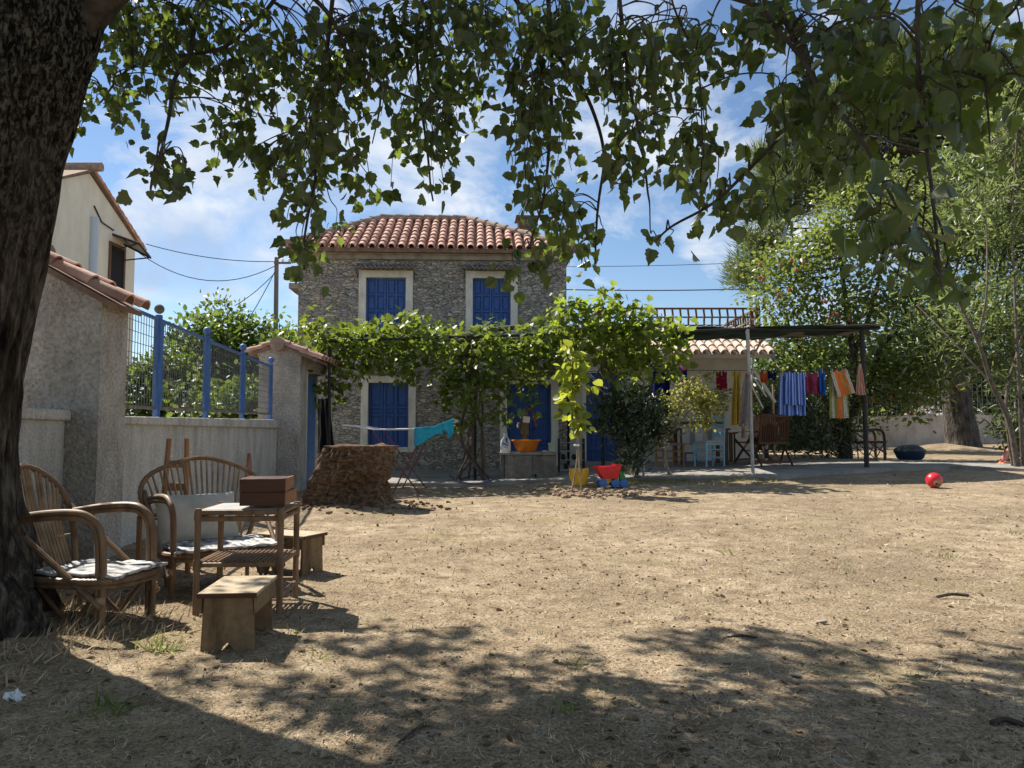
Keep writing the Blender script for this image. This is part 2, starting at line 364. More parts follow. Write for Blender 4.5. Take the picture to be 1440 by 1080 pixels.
M['wall_pale'] = stain_mat('pale render wall', (.55, .53, .485), (.37, .35, .31), (.43, .40, .355), scale=2.2, bump=.9, grain=42, zs=.22, dist=.025, ov_=.5)
M['cream'] = stain_mat('cream plaster', (.72, .69, .58), (.64, .605, .49), (.66, .63, .52), scale=.8, bump=.15, grain=30)
M['white_wall'] = stain_mat('off white annex plaster', (.62, .58, .50), (.50, .465, .40), (.53, .49, .42), scale=1.2, bump=.25, grain=40)
M['concrete'] = stain_mat('patio concrete', (.30, .288, .262), (.21, .20, .18), (.18, .17, .152), scale=1.3, bump=.4, grain=30, zs=1)
M['concrete_dark'] = stain_mat('pebbled concrete', (.26, .235, .20), (.15, .135, .115), (.14, .12, .10), scale=3, bump=1.0, grain=45, zs=1, dist=.02)
M['black_metal'] = mat('black painted steel', (.018, .018, .02), (.035, .032, .03), scale=20, rough=.55)
M['grey_metal'] = mat('galvanised steel', (.33, .34, .34), (.46, .46, .45), scale=14, rough=.5, metal=.3)
M['rust'] = mat('rusty sheet', (.13, .105, .09), (.25, .22, .195), scale=14, rough=.9, bump=.3)
M['fence_blue'] = mat('fence blue paint', (.05, .125, .33), (.10, .20, .43), scale=9, rough=.55, bump=.2, bscale=30, stretch=(3, 3, .6))
M['wire'] = mat('fence wire', (.17, .18, .19), rough=.5, metal=.5)
M['white_plastic'] = mat('white plastic', (.74, .75, .76), rough=.35)
M['cable'] = mat('black cable', (.03, .03, .032), rough=.7)
M['pole_wood'] = wood_mat('pole wood', (.13, .105, .08), (.24, .20, .16), axis=2)
M['brown_wood'] = wood_mat('brown stained wood', (.10, .055, .03), (.19, .11, .06), axis=2)
M['bark_vine'] = mat('vine bark', (.06, .045, .035), (.16, .125, .095), scale=12, rough=.95, bump=.8, bscale=40, stretch=(1, 1, .25))
M['stem'] = mat('grey stems', (.15, .12, .09), (.30, .25, .19), scale=12, rough=.9, bump=.5)

# ------------------------------------------------------------------ ground: one sheet to the horizon
def axis(dense, far):
    a = list(dense); s = abs(a[-1] - a[-2])
    while a[-1] < far: s *= 1.35; a.append(a[-1] + s)
    s = abs(a[1] - a[0])
    while a[0] > -far: s *= 1.35; a.insert(0, a[0] - s)
    return a
gx = axis(np.arange(-9, 13, .11), 900)
gy = []
y = 1.6
while y < 26: gy.append(y); y += .025 + .011 * y
gy = axis(gy, 900)
def ground_z(x, y):
    z = G(x, y)
    if -10 < x < 14 and 1 < y < 27:
        p = Vector((x, y, 0)); z += .022 * noise.noise(p * .9) + .010 * noise.noise(p * 4.1)
        if y < 9: z += .006 * noise.noise(p * 13)
    return z
mb = MB(); q = len(gy)
mb.add([(x, y, ground_z(x, y)) for x in gx for y in gy], [(i * q + j, (i + 1) * q + j, (i + 1) * q + j + 1, i * q + j + 1) for i in range(len(gx) - 1) for j in range(q - 1)])
m, n, L, b = nodes_of('dry yard soil'); b.inputs['Roughness'].default_value = .95; b.inputs['Specular IOR Level'].default_value = .08
tcn = n.new('ShaderNodeTexCoord')
def NZ(s, d=6, rr=.6):
    z = n.new('ShaderNodeTexNoise'); z.inputs['Scale'].default_value = s; z.inputs['Detail'].default_value = d; z.inputs['Roughness'].default_value = rr; L.new(tcn.outputs['Object'], z.inputs['Vector']); return z
big = NZ(.55, 5); mid_ = NZ(5, 7, .7); fine = NZ(60, 4, .7)
r1 = ramp(n, [(.32, (.205, .155, .102)), (.5, (.385, .302, .205)), (.68, (.55, .45, .32))]); L.new(mid_.outputs[0], r1.inputs[0])
r2 = ramp(n, [(.40, (0, 0, 0)), (.62, (1, 1, 1))]); L.new(big.outputs[0], r2.inputs[0])
mxa = n.new('ShaderNodeMixRGB'); mxa.inputs[2].default_value = (.24, .185, .125, 1); L.new(r1.outputs[0], mxa.inputs[1])
mfa = n.new('ShaderNodeMath'); mfa.operation = 'MULTIPLY'; mfa.inputs[1].default_value = .7; L.new(r2.outputs[0], mfa.inputs[0]); L.new(mfa.outputs[0], mxa.inputs[0])
r3 = ramp(n, [(.34, (.25, .23, .21)), (.5, (.85, .85, .85)), (.66, (1.35, 1.3, 1.2))]); L.new(fine.outputs[0], r3.inputs[0])
mxb = n.new('ShaderNodeMixRGB'); mxb.blend_type = 'MULTIPLY'; mxb.inputs[0].default_value = .8; L.new(mxa.outputs[0], mxb.inputs[1]); L.new(r3.outputs[0], mxb.inputs[2])
grn = NZ(.9, 4); r4 = ramp(n, [(.56, (0, 0, 0)), (.72, (.5, .5, .5))]); L.new(grn.outputs[0], r4.inputs[0])
mxg = n.new('ShaderNodeMixRGB'); mxg.inputs[2].default_value = (.26, .235, .11, 1); L.new(r4.outputs[0], mxg.inputs[0]); L.new(mxb.outputs[0], mxg.inputs[1])
L.new(mxg.outputs[0], b.inputs['Base Color'])
bp = n.new('ShaderNodeBump'); bp.inputs['Strength'].default_value = .8; bp.inputs['Distance'].default_value = .02
ad = n.new('ShaderNodeMath'); ad.operation = 'MULTIPLY_ADD'; ad.inputs[1].default_value = .9; L.new(mid_.outputs[0], ad.inputs[0]); L.new(fine.outputs[0], ad.inputs[2])
L.new(ad.outputs[0], bp.inputs['Height']); L.new(bp.outputs[0], b.inputs['Normal'])
M['soil'] = m
kind(obj('ground', mb, m, smooth=True, ang=180), 'structure')

def sheet(name, poly, m, dz, skirt=.14, step=.45):
    bm = bmesh.new(); bm.faces.new([bm.verts.new((x, y, 0)) for x, y in poly])
    xs = [p[0] for p in poly]; ys = [p[1] for p in poly]
    for k in np.arange(min(xs) + step, max(xs), step): bmesh.ops.bisect_plane(bm, geom=bm.verts[:] + bm.edges[:] + bm.faces[:], plane_co=(k, 0, 0), plane_no=(1, 0, 0))
    for k in np.arange(min(ys) + step, max(ys), step): bmesh.ops.bisect_plane(bm, geom=bm.verts[:] + bm.edges[:] + bm.faces[:], plane_co=(0, k, 0), plane_no=(0, 1, 0))
    for v in bm.verts: v.co.z = G(v.co.x, v.co.y) + dz
    ed = [e for e in bm.edges if e.is_boundary]
    r = bmesh.ops.extrude_edge_only(bm, edges=ed)
    for v in [g for g in r['geom'] if isinstance(g, bmesh.types.BMVert)]: v.co.z -= skirt
    bmesh.ops.recalc_face_normals(bm, faces=bm.faces[:])
    me = bpy.data.meshes.new(name); bm.to_mesh(me); bm.free(); me.materials.append(m)
    o = bpy.data.objects.new(name, me); C.objects.link(o); RM[o] = Matrix.Identity(4); return o
PZ = .06
kind(sheet('patio', [(-4.6, 13.55), (-2.6, 13.5), (-1.0, 13.42), (.2, 13.4), (1.0, 13.25), (2.3, 13.05), (4.1, 12.55), (5.4, 12.95), (6.6, 13.35), (7.6, 13.45), (7.6, 16.9), (5.2, 17.4), (5.2, 18), (-4.6, 18)], M['concrete'], PZ), 'structure')
kind(sheet('path', [(7.61, 14.1), (9.0, 12.9), (13.0, 10.6), (15.5, 10.9), (15.5, 12.6), (11.5, 14.3), (9.0, 16.2), (7.61, 16.7)], M['concrete'], PZ - .01), 'structure')

# ------------------------------------------------------------------ stone house (local frame: front plane y=0, x along the front)
HA = R(2.6); HO = Vector((-1.77, 17.12, .14))
def hu(px, py):                        # pixel on the front plane -> local (x, z)
    d = ray(px, py); nx, ny = -math.sin(HA), math.cos(HA)
    Y = (HO.x * nx + HO.y * ny) / (d.x * nx + ny); p = Vector((d.x * Y, Y, EYE + d.z * Y)) - HO
    return p.x * math.cos(HA) + p.y * math.sin(HA), p.z
house = thing('stone_house', 'two storey grey stone house with hipped red tile roof and blue shutters', 'house', HO, HA)
hx0 = hu(418, 500)[0]; hx1 = hu(797, 500)[0]; HT = hu(600, 356)[1]; HD = 3.9
openings = {}
for key, (a, t_, c, bt) in {'ul': (505, 380, 581, 468), 'ur': (655, 381, 728, 468), 'll': (508, 528, 585, 636), 'dr': (703, 530, 785, 652)}.items():
    x0, z1 = hu(a, t_); x1, _ = hu(c, t_); z0 = hu(a, bt)[1]; openings[key] = (x0, x1, z0, z1)
openings['dr'] = (*openings['dr'][:2], .10, openings['dr'][3])
for k_ in ('ul', 'ur'): o_ = openings[k_]; openings[k_] = (o_[0], o_[1], o_[3] - 1.62, o_[3])
IN = .16                               # surround width
def wall_with_holes(x0, x1, z0, z1, holes, y0, y1):
    mb = MB(); xs = sorted({x0, x1, *[h[0] for h in holes], *[h[1] for h in holes]}); zs = sorted({z0, z1, *[h[2] for h in holes], *[h[3] for h in holes]})
    for i in range(len(xs) - 1):
        run = None
        for j in range(len(zs) - 1):
            cx, cz = (xs[i] + xs[i + 1]) / 2, (zs[j] + zs[j + 1]) / 2
            if any(h[0] < cx < h[1] and h[2] < cz < h[3] for h in holes):
                if run: mb.bb(xs[i], xs[i + 1], y0, y1, *run); run = None
            else: run = (run[0], zs[j + 1]) if run else (zs[j], zs[j + 1])
        if run: mb.bb(xs[i], xs[i + 1], y0, y1, *run)
    return mb
holes = [(o[0] + .02, o[1] - .02, max(o[2], -.3) + (.02 if o[2] > 0 else 0), o[3] - .02) for o in openings.values()]
mb = wall_with_holes(hx0, hx1, -.35, HT, holes, 0, .5)
mb.bb(hx0, hx0 + .5, .5, HD, -.35, HT); mb.bb(hx1 - .5, hx1, .5, HD, -.35, HT); mb.bb(hx0 + .5, hx1 - .5, HD - .5, HD, -.35, HT)
obj('wall', mb, M['stone'], house)
mb = MB()
for (a, b_) in ((hx0 - .06, hx1 + .06),): mb.bb(a, b_, -.07, -.003, HT - .16, HT - .02); mb.bb(a, b_, -.11, -.003, HT - .06, HT + .05)
obj('cornice', mb, M['cornice'], house, bevel=.01)
def panel_leaf(mb, x0, x1, y, z0, z1, cols, rows, t=.035):
    """panelled shutter or door leaf: stiles, rails and raised fields"""
    mb.bb(x0, x1, y, y + .02, z0, z1)
    wv = (x1 - x0) / cols; st = min(.055, wv * .2)
    for i in range(cols + 1): 
        xc = min(max(x0 + i * wv, x0 + st / 2), x1 - st / 2); mb.bb(xc - st / 2, xc + st / 2, y - t, y, z0, z1)
    zz_ = [z0] + [z0 + (z1 - z0) * f for f in rows] + [z1]
    for zc in zz_:
        zc = min(max(zc, z0 + st / 2), z1 - st / 2)
        for i in range(cols): mb.bb(x0 + i * wv + st / 2 + (st / 2 if i == 0 else 0), x0 + (i + 1) * wv - st / 2 - (st / 2 if i == cols - 1 else 0), y - t * .9, y, zc - st / 2, zc + st / 2)
    for i in range(cols):
        for a, b_ in zip(zz_[:-1], zz_[1:]): mb.bb(x0 + i * wv + st * 1.2, x0 + (i + 1) * wv - st * 1.2, y - t * .55, y, a + st * 1.1, b_ - st * 1.1)
for key, (x0, x1, z0, z1) in openings.items():
    door = key == 'dr'; zi = z0 if door else z0 + IN * .7
    mb = MB(); yo = -.025
    mb.bb(x0, x0 + IN, yo, .16, z0, z1 - IN); mb.bb(x1 - IN, x1, yo, .16, z0, z1 - IN); mb.bb(x0, x1, yo, .16, z1 - IN, z1)
    if not door: mb.bb(x0 + IN, x1 - IN, yo - .02, .16, z0, zi)
    fr = obj('door_frame' if door else 'window_frame', mb, M['surround'], house, bevel=.006)
    if door:
        xm = x0 + IN + (x1 - x0 - 2 * IN) * .52
        for a, b_ in ((x0 + IN, xm - .004), (xm + .004, x1 - IN)):
            mb = MB(); panel_leaf(mb, a + .002, b_ - .002, .13, z0, z1 - IN - .003, 1, (.30, .62)); dl = obj('door', mb, M['blue'], house, bevel=.004)
        obj('door_handle', MB().tube([(xm + .06, .09, 1.0), (xm + .06, .045, 1.0), (xm + .14, .045, 1.0)], .009), M['black_metal'], dl)
        obj('threshold', MB().bb(x0 + .02, x1 - .02, -.12, .3, -.2, z0 - .002), M['slate'], house, bevel=.01)
    else:
        mt = M['blue_worn'] if key[0] == 'u' else M['blue']; xa, xb = x0 + IN, x1 - IN; xm = (xa + xb) / 2
        if key == 'll': xm = xa + (xb - xa) * .36
        for a, b_ in ((xa, xm - .003), (xm + .003, xb)):
            mb = MB(); panel_leaf(mb, a + .002, b_ - .002, .10, zi + .004, z1 - IN - .003, 1 if key == 'll' and a == xa else 2, (.45, .72) if key[0] == 'u' else (.5, .62), t=.03)
            obj('shutter', mb, mt, house, bevel=.004)
    if key[0] == 'u':
        mb = MB(); xa, xb = x0 - .06, x1 + (.04 if key == 'ur' else .06); k = 13
        mb.add([Vector((xa + (xb - xa) * i / (k * 4), yy, z1 + .02 + (.0 if yy < -.1 else .09) + .026 * math.sin(i * PI / 2))) for i in range(k * 4 + 1) for yy in (-.26, -.005)], [(2 * i, 2 * i + 2, 2 * i + 3, 2 * i + 1) for i in range(k * 4)])
        aw = obj('window_canopy', mb, M['rust'], house, solid=.03)
        for xx in (xa + .03, xb - .03): obj('bracket', MB().tube([(xx, -.006, z1 - .16), (xx, -.24, z1 + .0)], .009, 6), M['black_metal'], aw)
    elif key == 'dr':
        mb = MB(); mb.bb(x0 - .25, x1 + .2, -.42, -.003, z1 + .09, z1 + .13); 
        cn = obj('door_canopy', mb, M['slate'], house, bevel=.008)
        mb = MB()
        for i in range(9):
            xx = x0 - .2 + i * (x1 - x0 + .38) / 8
            a = [Vector((xx + .085 * math.cos(t), yy, z1 + .135 + (.16 if yy > -.1 else 0) + .06 * math.sin(t))) for yy in (-.44, -.02) for t in np.linspace(0, PI, 7)]
            mb.add(a, [(j, j + 1, j + 8, j + 7) for j in range(6)])
        obj('canopy_tile', mb, M['ridge'], cn, smooth=True, solid=.012)
    else:
        obj('lintel', MB().bb(x0 - .03, x1 + .06, -.09, -.003, z1 + .012, z1 + .06), M['slate'], house, bevel=.006)
# roof: hips, barrel tiles, ridge caps
OV = .22; e0 = Vector((hx0 - OV, -OV, HT + .06)); e1 = Vector((hx1 + OV * .6, -OV, HT + .06)); e2 = Vector((hx1 + OV * .6, HD + OV, HT + .06)); e3 = Vector((hx0 - OV, HD + OV, HT + .06))
ry = HD / 2; rz_ = P(600, 311, HO.y + ry).z - HO.z
rl = P(541, 311, HO.y + ry).x - HO.x; rr_ = P(662, 311, HO.y + ry).x - HO.x
r0 = Vector((rl, ry, rz_)); r1_ = Vector((rr_, ry, rz_))
mb = MB(); dn = Vector((0, 0, -.09))
mb.add([e0, e1, e2, e3, r0, r1_], [(0, 1, 5, 4), (1, 2, 5), (2, 3, 4, 5), (3, 0, 4)]); mb.add([e0 + dn, e1 + dn, e2 + dn, e3 + dn, e0, e1, e2, e3], [(3, 2, 1, 0), (0, 1, 5, 4), (1, 2, 6, 5), (2, 3, 7, 6), (3, 0, 4, 7)])
roof = obj('roof', mb, M['tile_bed'], house)
def tile_field(mb, A, B, T0, T1, pitch=.218, row=.30, rad=.085, jit=.006, rise=.0):
    """half-barrel tiles over the slope A-B (eave) / T0-T1 (top edge); local axes u along eave, s up slope"""
    U = (B - A); Lw = U.length; U = U / Lw
    n_ = U.cross(T0 - A); n_ = n_.normalized(); n_ = n_ if n_.z > 0 else -n_
    S = n_.cross(U); S = S if S.z > 0 else -S
    tu0, ts = (T0 - A).dot(U), (T0 - A).dot(S); tu1 = (T1 - A).dot(U)
    nc = int(Lw / pitch)
    for i in range(nc):
        u = (i + .5) * Lw / nc
        smax = ts
        if u < tu0: smax = ts * u / max(tu0, .01)
        if u > tu1: smax = ts * (Lw - u) / max(Lw - tu1, .01)
        k = 0
        while k * row < smax - .02:
            s0 = k * row - .05; s1 = min(s0 + row * 1.28, smax + .05)
            ju = random.uniform(-jit, jit); lift = random.uniform(0, .006); vs = []
            for s_, rd, h in ((s0, rad, .020 + lift), (s1, rad * .84, .0)):
                for a in np.linspace(-.12, PI + .12, 9): vs.append(A + U * (u + ju + rd * math.cos(a)) + S * s_ + n_ * (h + .012 + rd * .95 * math.sin(a)))
            for a in np.linspace(-.12, PI + .12, 9): vs.append(A + U * (u + ju + (rad - .016) * math.cos(a)) + S * s0 + n_ * (.020 + lift + .012 + (rad - .016) * .95 * math.sin(a)))
            mb.add(vs, [(j, j + 1, j + 10, j + 9) for j in range(8)] + [(18 + j, 18 + j + 1, j + 1, j) for j in range(8)])
            k += 1
mb = MB(); tile_field(mb, e0, e1, r0, r1_); tile_field(mb, e1, e2, r1_, r1_); tile_field(mb, e2, e3, r1_, r0); tile_field(mb, e3, e0, r0, r0)
obj('roof_tile', mb, M['tile'], roof, smooth=True, ang=50)
mb = MB()
for a, b_ in ((r0, r1_), (e0, r0), (e1, r1_), (e2, r1_), (e3, r0)):
    n_ = max(2, int((b_ - a).length / .33))
    for i in range(n_):
        p, q_ = a.lerp(b_, i / n_), a.lerp(b_, (i + 1.12) / n_); up = Vector((0, 0, .05)); mb.tube([p + up + Vector((0, 0, .012)), q_ + up], [.112, .095], 10)
obj('ridge_cap', mb, M['ridge'], roof, smooth=True, ang=50)
cx = P(748, 320, HO.y + 2.9).x - HO.x; mb = MB(); zc = P(748, 308, HO.y + 2.9).z - HO.z
mb.bb(cx - .24, cx + .24, 2.7, 3.2, HT + .3, zc); mb.bb(cx - .30, cx + .30, 2.64, 3.26, zc, zc + .06)
obj('chimney', mb, stone_mat('chimney stone', (4, 4, 9), [(0, (.12, .09, .07)), (1, (.26, .19, .14))], (.2, .17, .14)), roof)
# little slab roof sticking out of the left side
mb = MB(); zb = P(400, 404, 17.6).z - HO.z; mb.bb(hx0 - .34, hx0 - .003, .5, 1.3, zb - .05, zb + .08)
ss = obj('side_slab', mb, M['cornice'], house, bevel=.01)
obj('bracket', MB().tube([(hx0 - .004, .8, zb - .30), (hx0 - .3, .8, zb - .05)], .012, 6), M['black_metal'], ss)

# ------------------------------------------------------------------ annex: low white building with tiled eave and roof terrace
AY = 17.35; ax0 = hx1 + HO.x + .06; ax1 = P(1057, 560, AY).x; AZ = .30
annex = thing('annex_building', 'low off white annex with blue plank door and scalloped tile eave', 'building', ((ax0 + ax1) / 2, AY, AZ))
def A_(px, py, Y=None): return P(px, py, Y or AY)
dx0, dx1, dtop = A_(824, 522).x, A_(874, 522).x, A_(840, 522).z
atop = A_(1000, 503).z
mb = wall_with_holes(ax0, ax1, -.1, atop, [(dx0, dx1, .3, dtop)], AY, AY + .3)
mb.bb(ax0, ax0 + .3, AY + .3, AY + 4.6, -.1, atop); mb.bb(ax1 - .3, ax1, AY + .3, AY + 4.6, -.1, atop); mb.bb(ax0 + .3, ax1 - .3, AY + 4.3, AY + 4.6, -.1, atop)
obj('wall', mb, M['white_wall'], annex, world=True)
mb = MB(); nb_ = 7
for i in range(nb_):
    a = dx0 + (dx1 - dx0) * i / nb_; mb.bb(a + .004, a + (dx1 - dx0) / nb_ - .004, AY + .07, AY + .10, AZ + .12, dtop - .02)
mb.bb(dx0 + .02, dx1 - .02, AY + .101, AY + .14, AZ + .12, dtop - .021); 
for z in (.35, 1.05, 1.75): mb.bb(dx0 + .03, dx1 - .03, AY + .045, AY + .069, AZ + z, AZ + z + .10)
dd = obj('door', mb, M['blue'], annex, world=True, bevel=.003)
obj('door_handle', MB().tube([(dx1 - .12, AY + .044, AZ + 1.0), (dx1 - .12, AY + .01, AZ + 1.0), (dx1 - .22, AY + .01, AZ + 1.0)], .01), M['black_metal'], dd, world=True)
mb = MB(); mb.bb(dx0 - .09, dx0 - .001, AY - .02, AY - .002, AZ, dtop + .09); mb.bb(dx1 + .001, dx1 + .09, AY - .02, AY - .002, AZ, dtop + .09); mb.bb(dx0 - .001, dx1 + .001, AY - .02, AY - .002, dtop, dtop + .09)
obj('door_frame', mb, M['surround'], annex, world=True)
obj('threshold', MB().bb(dx0 - .1, dx1 + .1, AY - .18, AY + .06, AZ - .25, AZ + .118), M['concrete'], annex, world=True, bevel=.01)
ez = A_(1000, 496, AY - .35).z; tz = A_(1000, 463, AY + 1.3).z
x0_, x1_ = ax0 - .02, ax1 + .45
mb = MB(); mb.add([(x0_, AY - .33, ez - .12), (x1_, AY - .33, ez - .12), (x1_, AY + 1.3, tz - .05), (x0_, AY + 1.3, tz - .05), (x0_, AY - .33, ez - .03), (x1_, AY - .33, ez - .03), (x1_, AY + 1.3, tz), (x0_, AY + 1.3, tz)],
   [(0, 3, 2, 1), (4, 5, 6, 7), (0, 1, 5, 4), (1, 2, 6, 5), (2, 3, 7, 6), (3, 0, 4, 7)])
mb.bb(x0_ + .05, x1_ - .05, AY + 1.302, AY + 4.7, tz - .25, tz - .06)
ar = obj('roof', mb, M['white_wall'], annex, world=True)
M['tile_sunlit'] = mat('tile in sunlit tone', (.46, .34, .27), (.62, .50, .42), scale=6, rough=.9, bump=.3, island=.2, spec=.1)  # annex tiles: glare of direct sun put into a paler colour
mb = MB(); tile_field(mb, Vector((x0_, AY - .36, ez - .02)), Vector((x1_, AY - .36, ez - .02)), Vector((x0_, AY + 1.28, tz + .01)), Vector((x1_, AY + 1.28, tz + .01)), pitch=.20, row=.36, rad=.088)
obj('roof_tile', mb, M['tile_sunlit'], ar, smooth=True, world=True)
# wooden terrace railing
rx0, rx1 = A_(846, 440, 18.75).x, A_(1066, 440, 18.75).x; rz0, rz1 = A_(900, 461, 18.75).z, A_(900, 434, 18.75).z; RY = 18.75
rail = thing('terrace_railing', 'brown wooden lattice railing around the annex roof terrace', 'railing', ((rx0 + rx1) / 2, RY, rz0))
def rail_run(a, b_, nm):
    a = Vector(a); b_ = Vector(b_); n_ = max(2, int((b_ - a).length / .19)); mb = MB()
    for z in (rz0 + .06, rz0 + (rz1 - rz0) * .55): mb.bar(a + Vector((0, 0, z)), b_ + Vector((0, 0, z)), .03, .035)
    mb.bar(a + Vector((0, 0, rz1)), b_ + Vector((0, 0, rz1)), .07, .04)
    for i in range(n_ + 1):
        p = a.lerp(b_, i / n_) + Vector((0, -.035, 0)); mb.tube([p + Vector((0, 0, rz0)), p + Vector((.012, -.01, rz0 + .3)), p + Vector((0, 0, rz1 - .02))], .024, 6)
    obj(nm, mb, M['brown_wood'], rail, world=True)
rail_run((rx0, RY, 0), (rx1, RY, 0), 'front_panel'); rail_run((rx1, RY + .06, 0), (rx1 - .05, RY + 2.6, 0), 'side_panel'); rail_run((rx0, RY + .06, 0), (rx0 - .25, RY + 2.6, 0), 'side_panel')
for xx in (rx0, rx1 - .02): obj('post', MB().bb(xx - .06, xx + .06, RY - .06, RY + .045, rz0 - .35, rz1 + .05), M['brown_wood'], rail, world=True, bevel=.008)
# railing stands on the terrace slab behind the tiles
obj('terrace_slab', MB().bb(x0_ + .1, x1_ - .1, AY + 1.31, AY + 4.6, tz - .055, rz0 - .01), M['concrete'], annex, world=True)

# ------------------------------------------------------------------ left boundary: wall, gate pillars, fence
VX = -.065
def wl(Y): return -3.81 + VX * (Y - 12.7)       # garden face of the wall
wall = thing('garden_wall', 'low pale stained render wall running from gate pillar to gatehouse', 'wall', (wl(9.8), 9.8, .06))
def wallbox(mb, Ya, Yb, z0, za, zb, t, off=0):
    a, b_ = wl(Ya) + off, wl(Yb) + off
    mb.add([(a, Ya, z0), (b_, Yb, z0), (b_ - t, Yb, z0), (a - t, Ya, z0), (a, Ya, za), (b_, Yb, zb), (b_ - t, Yb, zb), (a - t, Ya, za)], [(3, 2, 1, 0), (4, 5, 6, 7), (0, 1, 5, 4), (1, 2, 6, 5), (2, 3, 7, 6), (3, 0, 4, 7)])
WZ = lambda Y: 1.20 + (Y - 6.88) * (.07 / 5.82)
mb = MB(); wallbox(mb, 6.66, 12.58, -.3, WZ(6.66) - .07, WZ(12.6) - .07, .24, -.035); obj('body', mb, M['wall_pale'], wall, world=True)
mb = MB(); wallbox(mb, 6.66, 12.55, WZ(6.66) - .069, WZ(6.66), WZ(12.6), .34, .015)
obj('coping', mb, M['wall_pale'], wall, world=True, bevel=.015)
w2 = thing('near_wall', 'short stretch of pale render wall between poplar trunk and near pillar', 'wall', (-3.6, 5.4, 0))
mb = MB(); mb.bb(-3.85, -3.60, 3.2, 6.20, -.3, 1.15); obj('body', mb, M['wall_pale'], w2, world=True)
obj('coping', MB().bb(-3.90, -3.545, 3.2, 6.20, 1.151, 1.235), M['wall_pale'], w2, world=True, bevel=.015)
# near gate pillar
pil = thing('gate_pillar', 'tall rough grey render pillar with red tile cap beside the poplar', 'pillar', (-3.6, 6.43, 0))
px1 = -3.335
gm = MB(); zs_ = 2.13; xr = -4.12
gm.prism([(xr - .60, -.3), (px1, -.3), (px1, zs_), (xr - .02, zs_ + .42), (xr - .60, zs_ + .12)], .43, Matrix.Translation((0, 6.635, 0)) @ Matrix.Rotation(R(90), 4, 'X'))
obj('body', gm, M['render_grey'], pil, world=True)
mb = MB(); tile_field(mb, Vector((px1 + .13, 6.66, zs_ - .02)), Vector((px1 + .13, 6.12, zs_ - .02)), Vector((xr, 6.66, zs_ + .46)), Vector((xr, 6.12, zs_ + .46)), pitch=.19, row=.34, rad=.082)
cap = obj('tile_cap', mb, M['tile'], pil, smooth=True, world=True)
mb = MB(); mb.prism([(px1 + .11, zs_ - .07), (px1 + .11, zs_ - .025), (xr, zs_ + .46), (xr, zs_ + .41)], .52, Matrix.Translation((0, 6.65, 0)) @ Matrix.Rotation(R(90), 4, 'X')); obj('cap_bed', mb, M['tile_bed'], cap, world=True)
obj('ridge_cap', MB().tube([(xr, 6.68, zs_ + .50), (xr, 6.09, zs_ + .50)], .11, 10), M['ridge'], cap, smooth=True, world=True)
# gatehouse at the far end
gate = thing('gatehouse', 'narrow gabled render gateway with tile roof and blue door by the house', 'gateway', (-3.8, 13.2, .1))
Yg = 12.6; gx0, gx1 = P(362, 600, Yg).x, P(421, 600, Yg).x; gze = P(421, 512, Yg).z; gzr = P(392, 486, Yg).z; gxm = P(392, 500, Yg).x
mb = MB(); mb.prism([(gx0, -.3), (gx1, -.3), (gx1, gze), (gx1 + .02, gze + .16), (gxm, gzr), (gx0 - .05, gze + .22), (gx0, gze + .1)], .36, Matrix.Translation((0, Yg + .36, 0)) @ Matrix.Rotation(R(90), 4, 'X'))
obj('pillar', mb, M['render_grey'], gate, world=True, bevel=.012)
Yh = 14.35; hxx = P(446, 600, Yh).x; 
mb = MB(); mb.bb(hxx - .30, hxx, Yh - .28, Yh, -.2, gze + .12); obj('pillar', mb, M['render_grey'], gate, world=True, bevel=.012)
mb = MB(); mb.prism([(Yg + .362, gze + .16), (Yg + .362, gze - .06), (Yg + .55, gze + .04), (Yg + .9, gze + .08), (Yh - .5, gze + .04), (Yh - .282, gze - .08), (Yh - .282, gze + .16)], .5, Matrix(((0, 0, 1, gx1 - .42), (1, 0, 0, 0), (0, 1, 0, 0), (0, 0, 0, 1))))
obj('arch_beam', mb, M['render_grey'], gate, world=True)
obj('door', MB().bb(gx1 - .10, gx1 - .05, Yg + .364, Yg + .43, .0, gze - .12).bb(gx1 - .16, gx1 - .11, Yg + .43, Yh - .30, .05, gze - .08), M['fence_blue'], gate, world=True)
obj('jamb', MB().bb(gx1 - .12, gx1 + .012, Yg + .366, Yg + .44, -.1, gze - .07, 0), M['wall_pale'], gate, world=True)
mb = MB()
for sx_, xe in ((1, gx1 + .30), (-1, gx0 - .16)):
    tile_field(mb, Vector((xe, Yg - .10, gze + (.07 if sx_ > 0 else .17))), Vector((xe, Yh + .12, gze + (.07 if sx_ > 0 else .17))), Vector((gxm, Yg - .10, gzr + .03)), Vector((gxm, Yh + .12, gzr + .03)), pitch=.20, row=.30, rad=.082)
gr = obj('roof_tile', mb, M['tile'], gate, smooth=True, world=True)
mb = MB(); mb.prism([(gx1 + .28, gze + .03), (gx1 + .28, gze + .075), (gxm, gzr + .03), (gx0 - .14, gze + .175), (gx0 - .14, gze + .13), (gxm, gzr - .01)], Yh + .1 - Yg + .06, Matrix.Translation((0, Yh + .1, 0)) @ Matrix.Rotation(R(90), 4, 'X')); obj('roof_bed', mb, M['tile_bed'], gr, world=True)
obj('ridge_cap', MB().tube([(gxm, Yg - .12, gzr + .02), (gxm, Yh + .1, gzr + .02)], .12, 10), M['ridge'], gr, smooth=True, world=True)
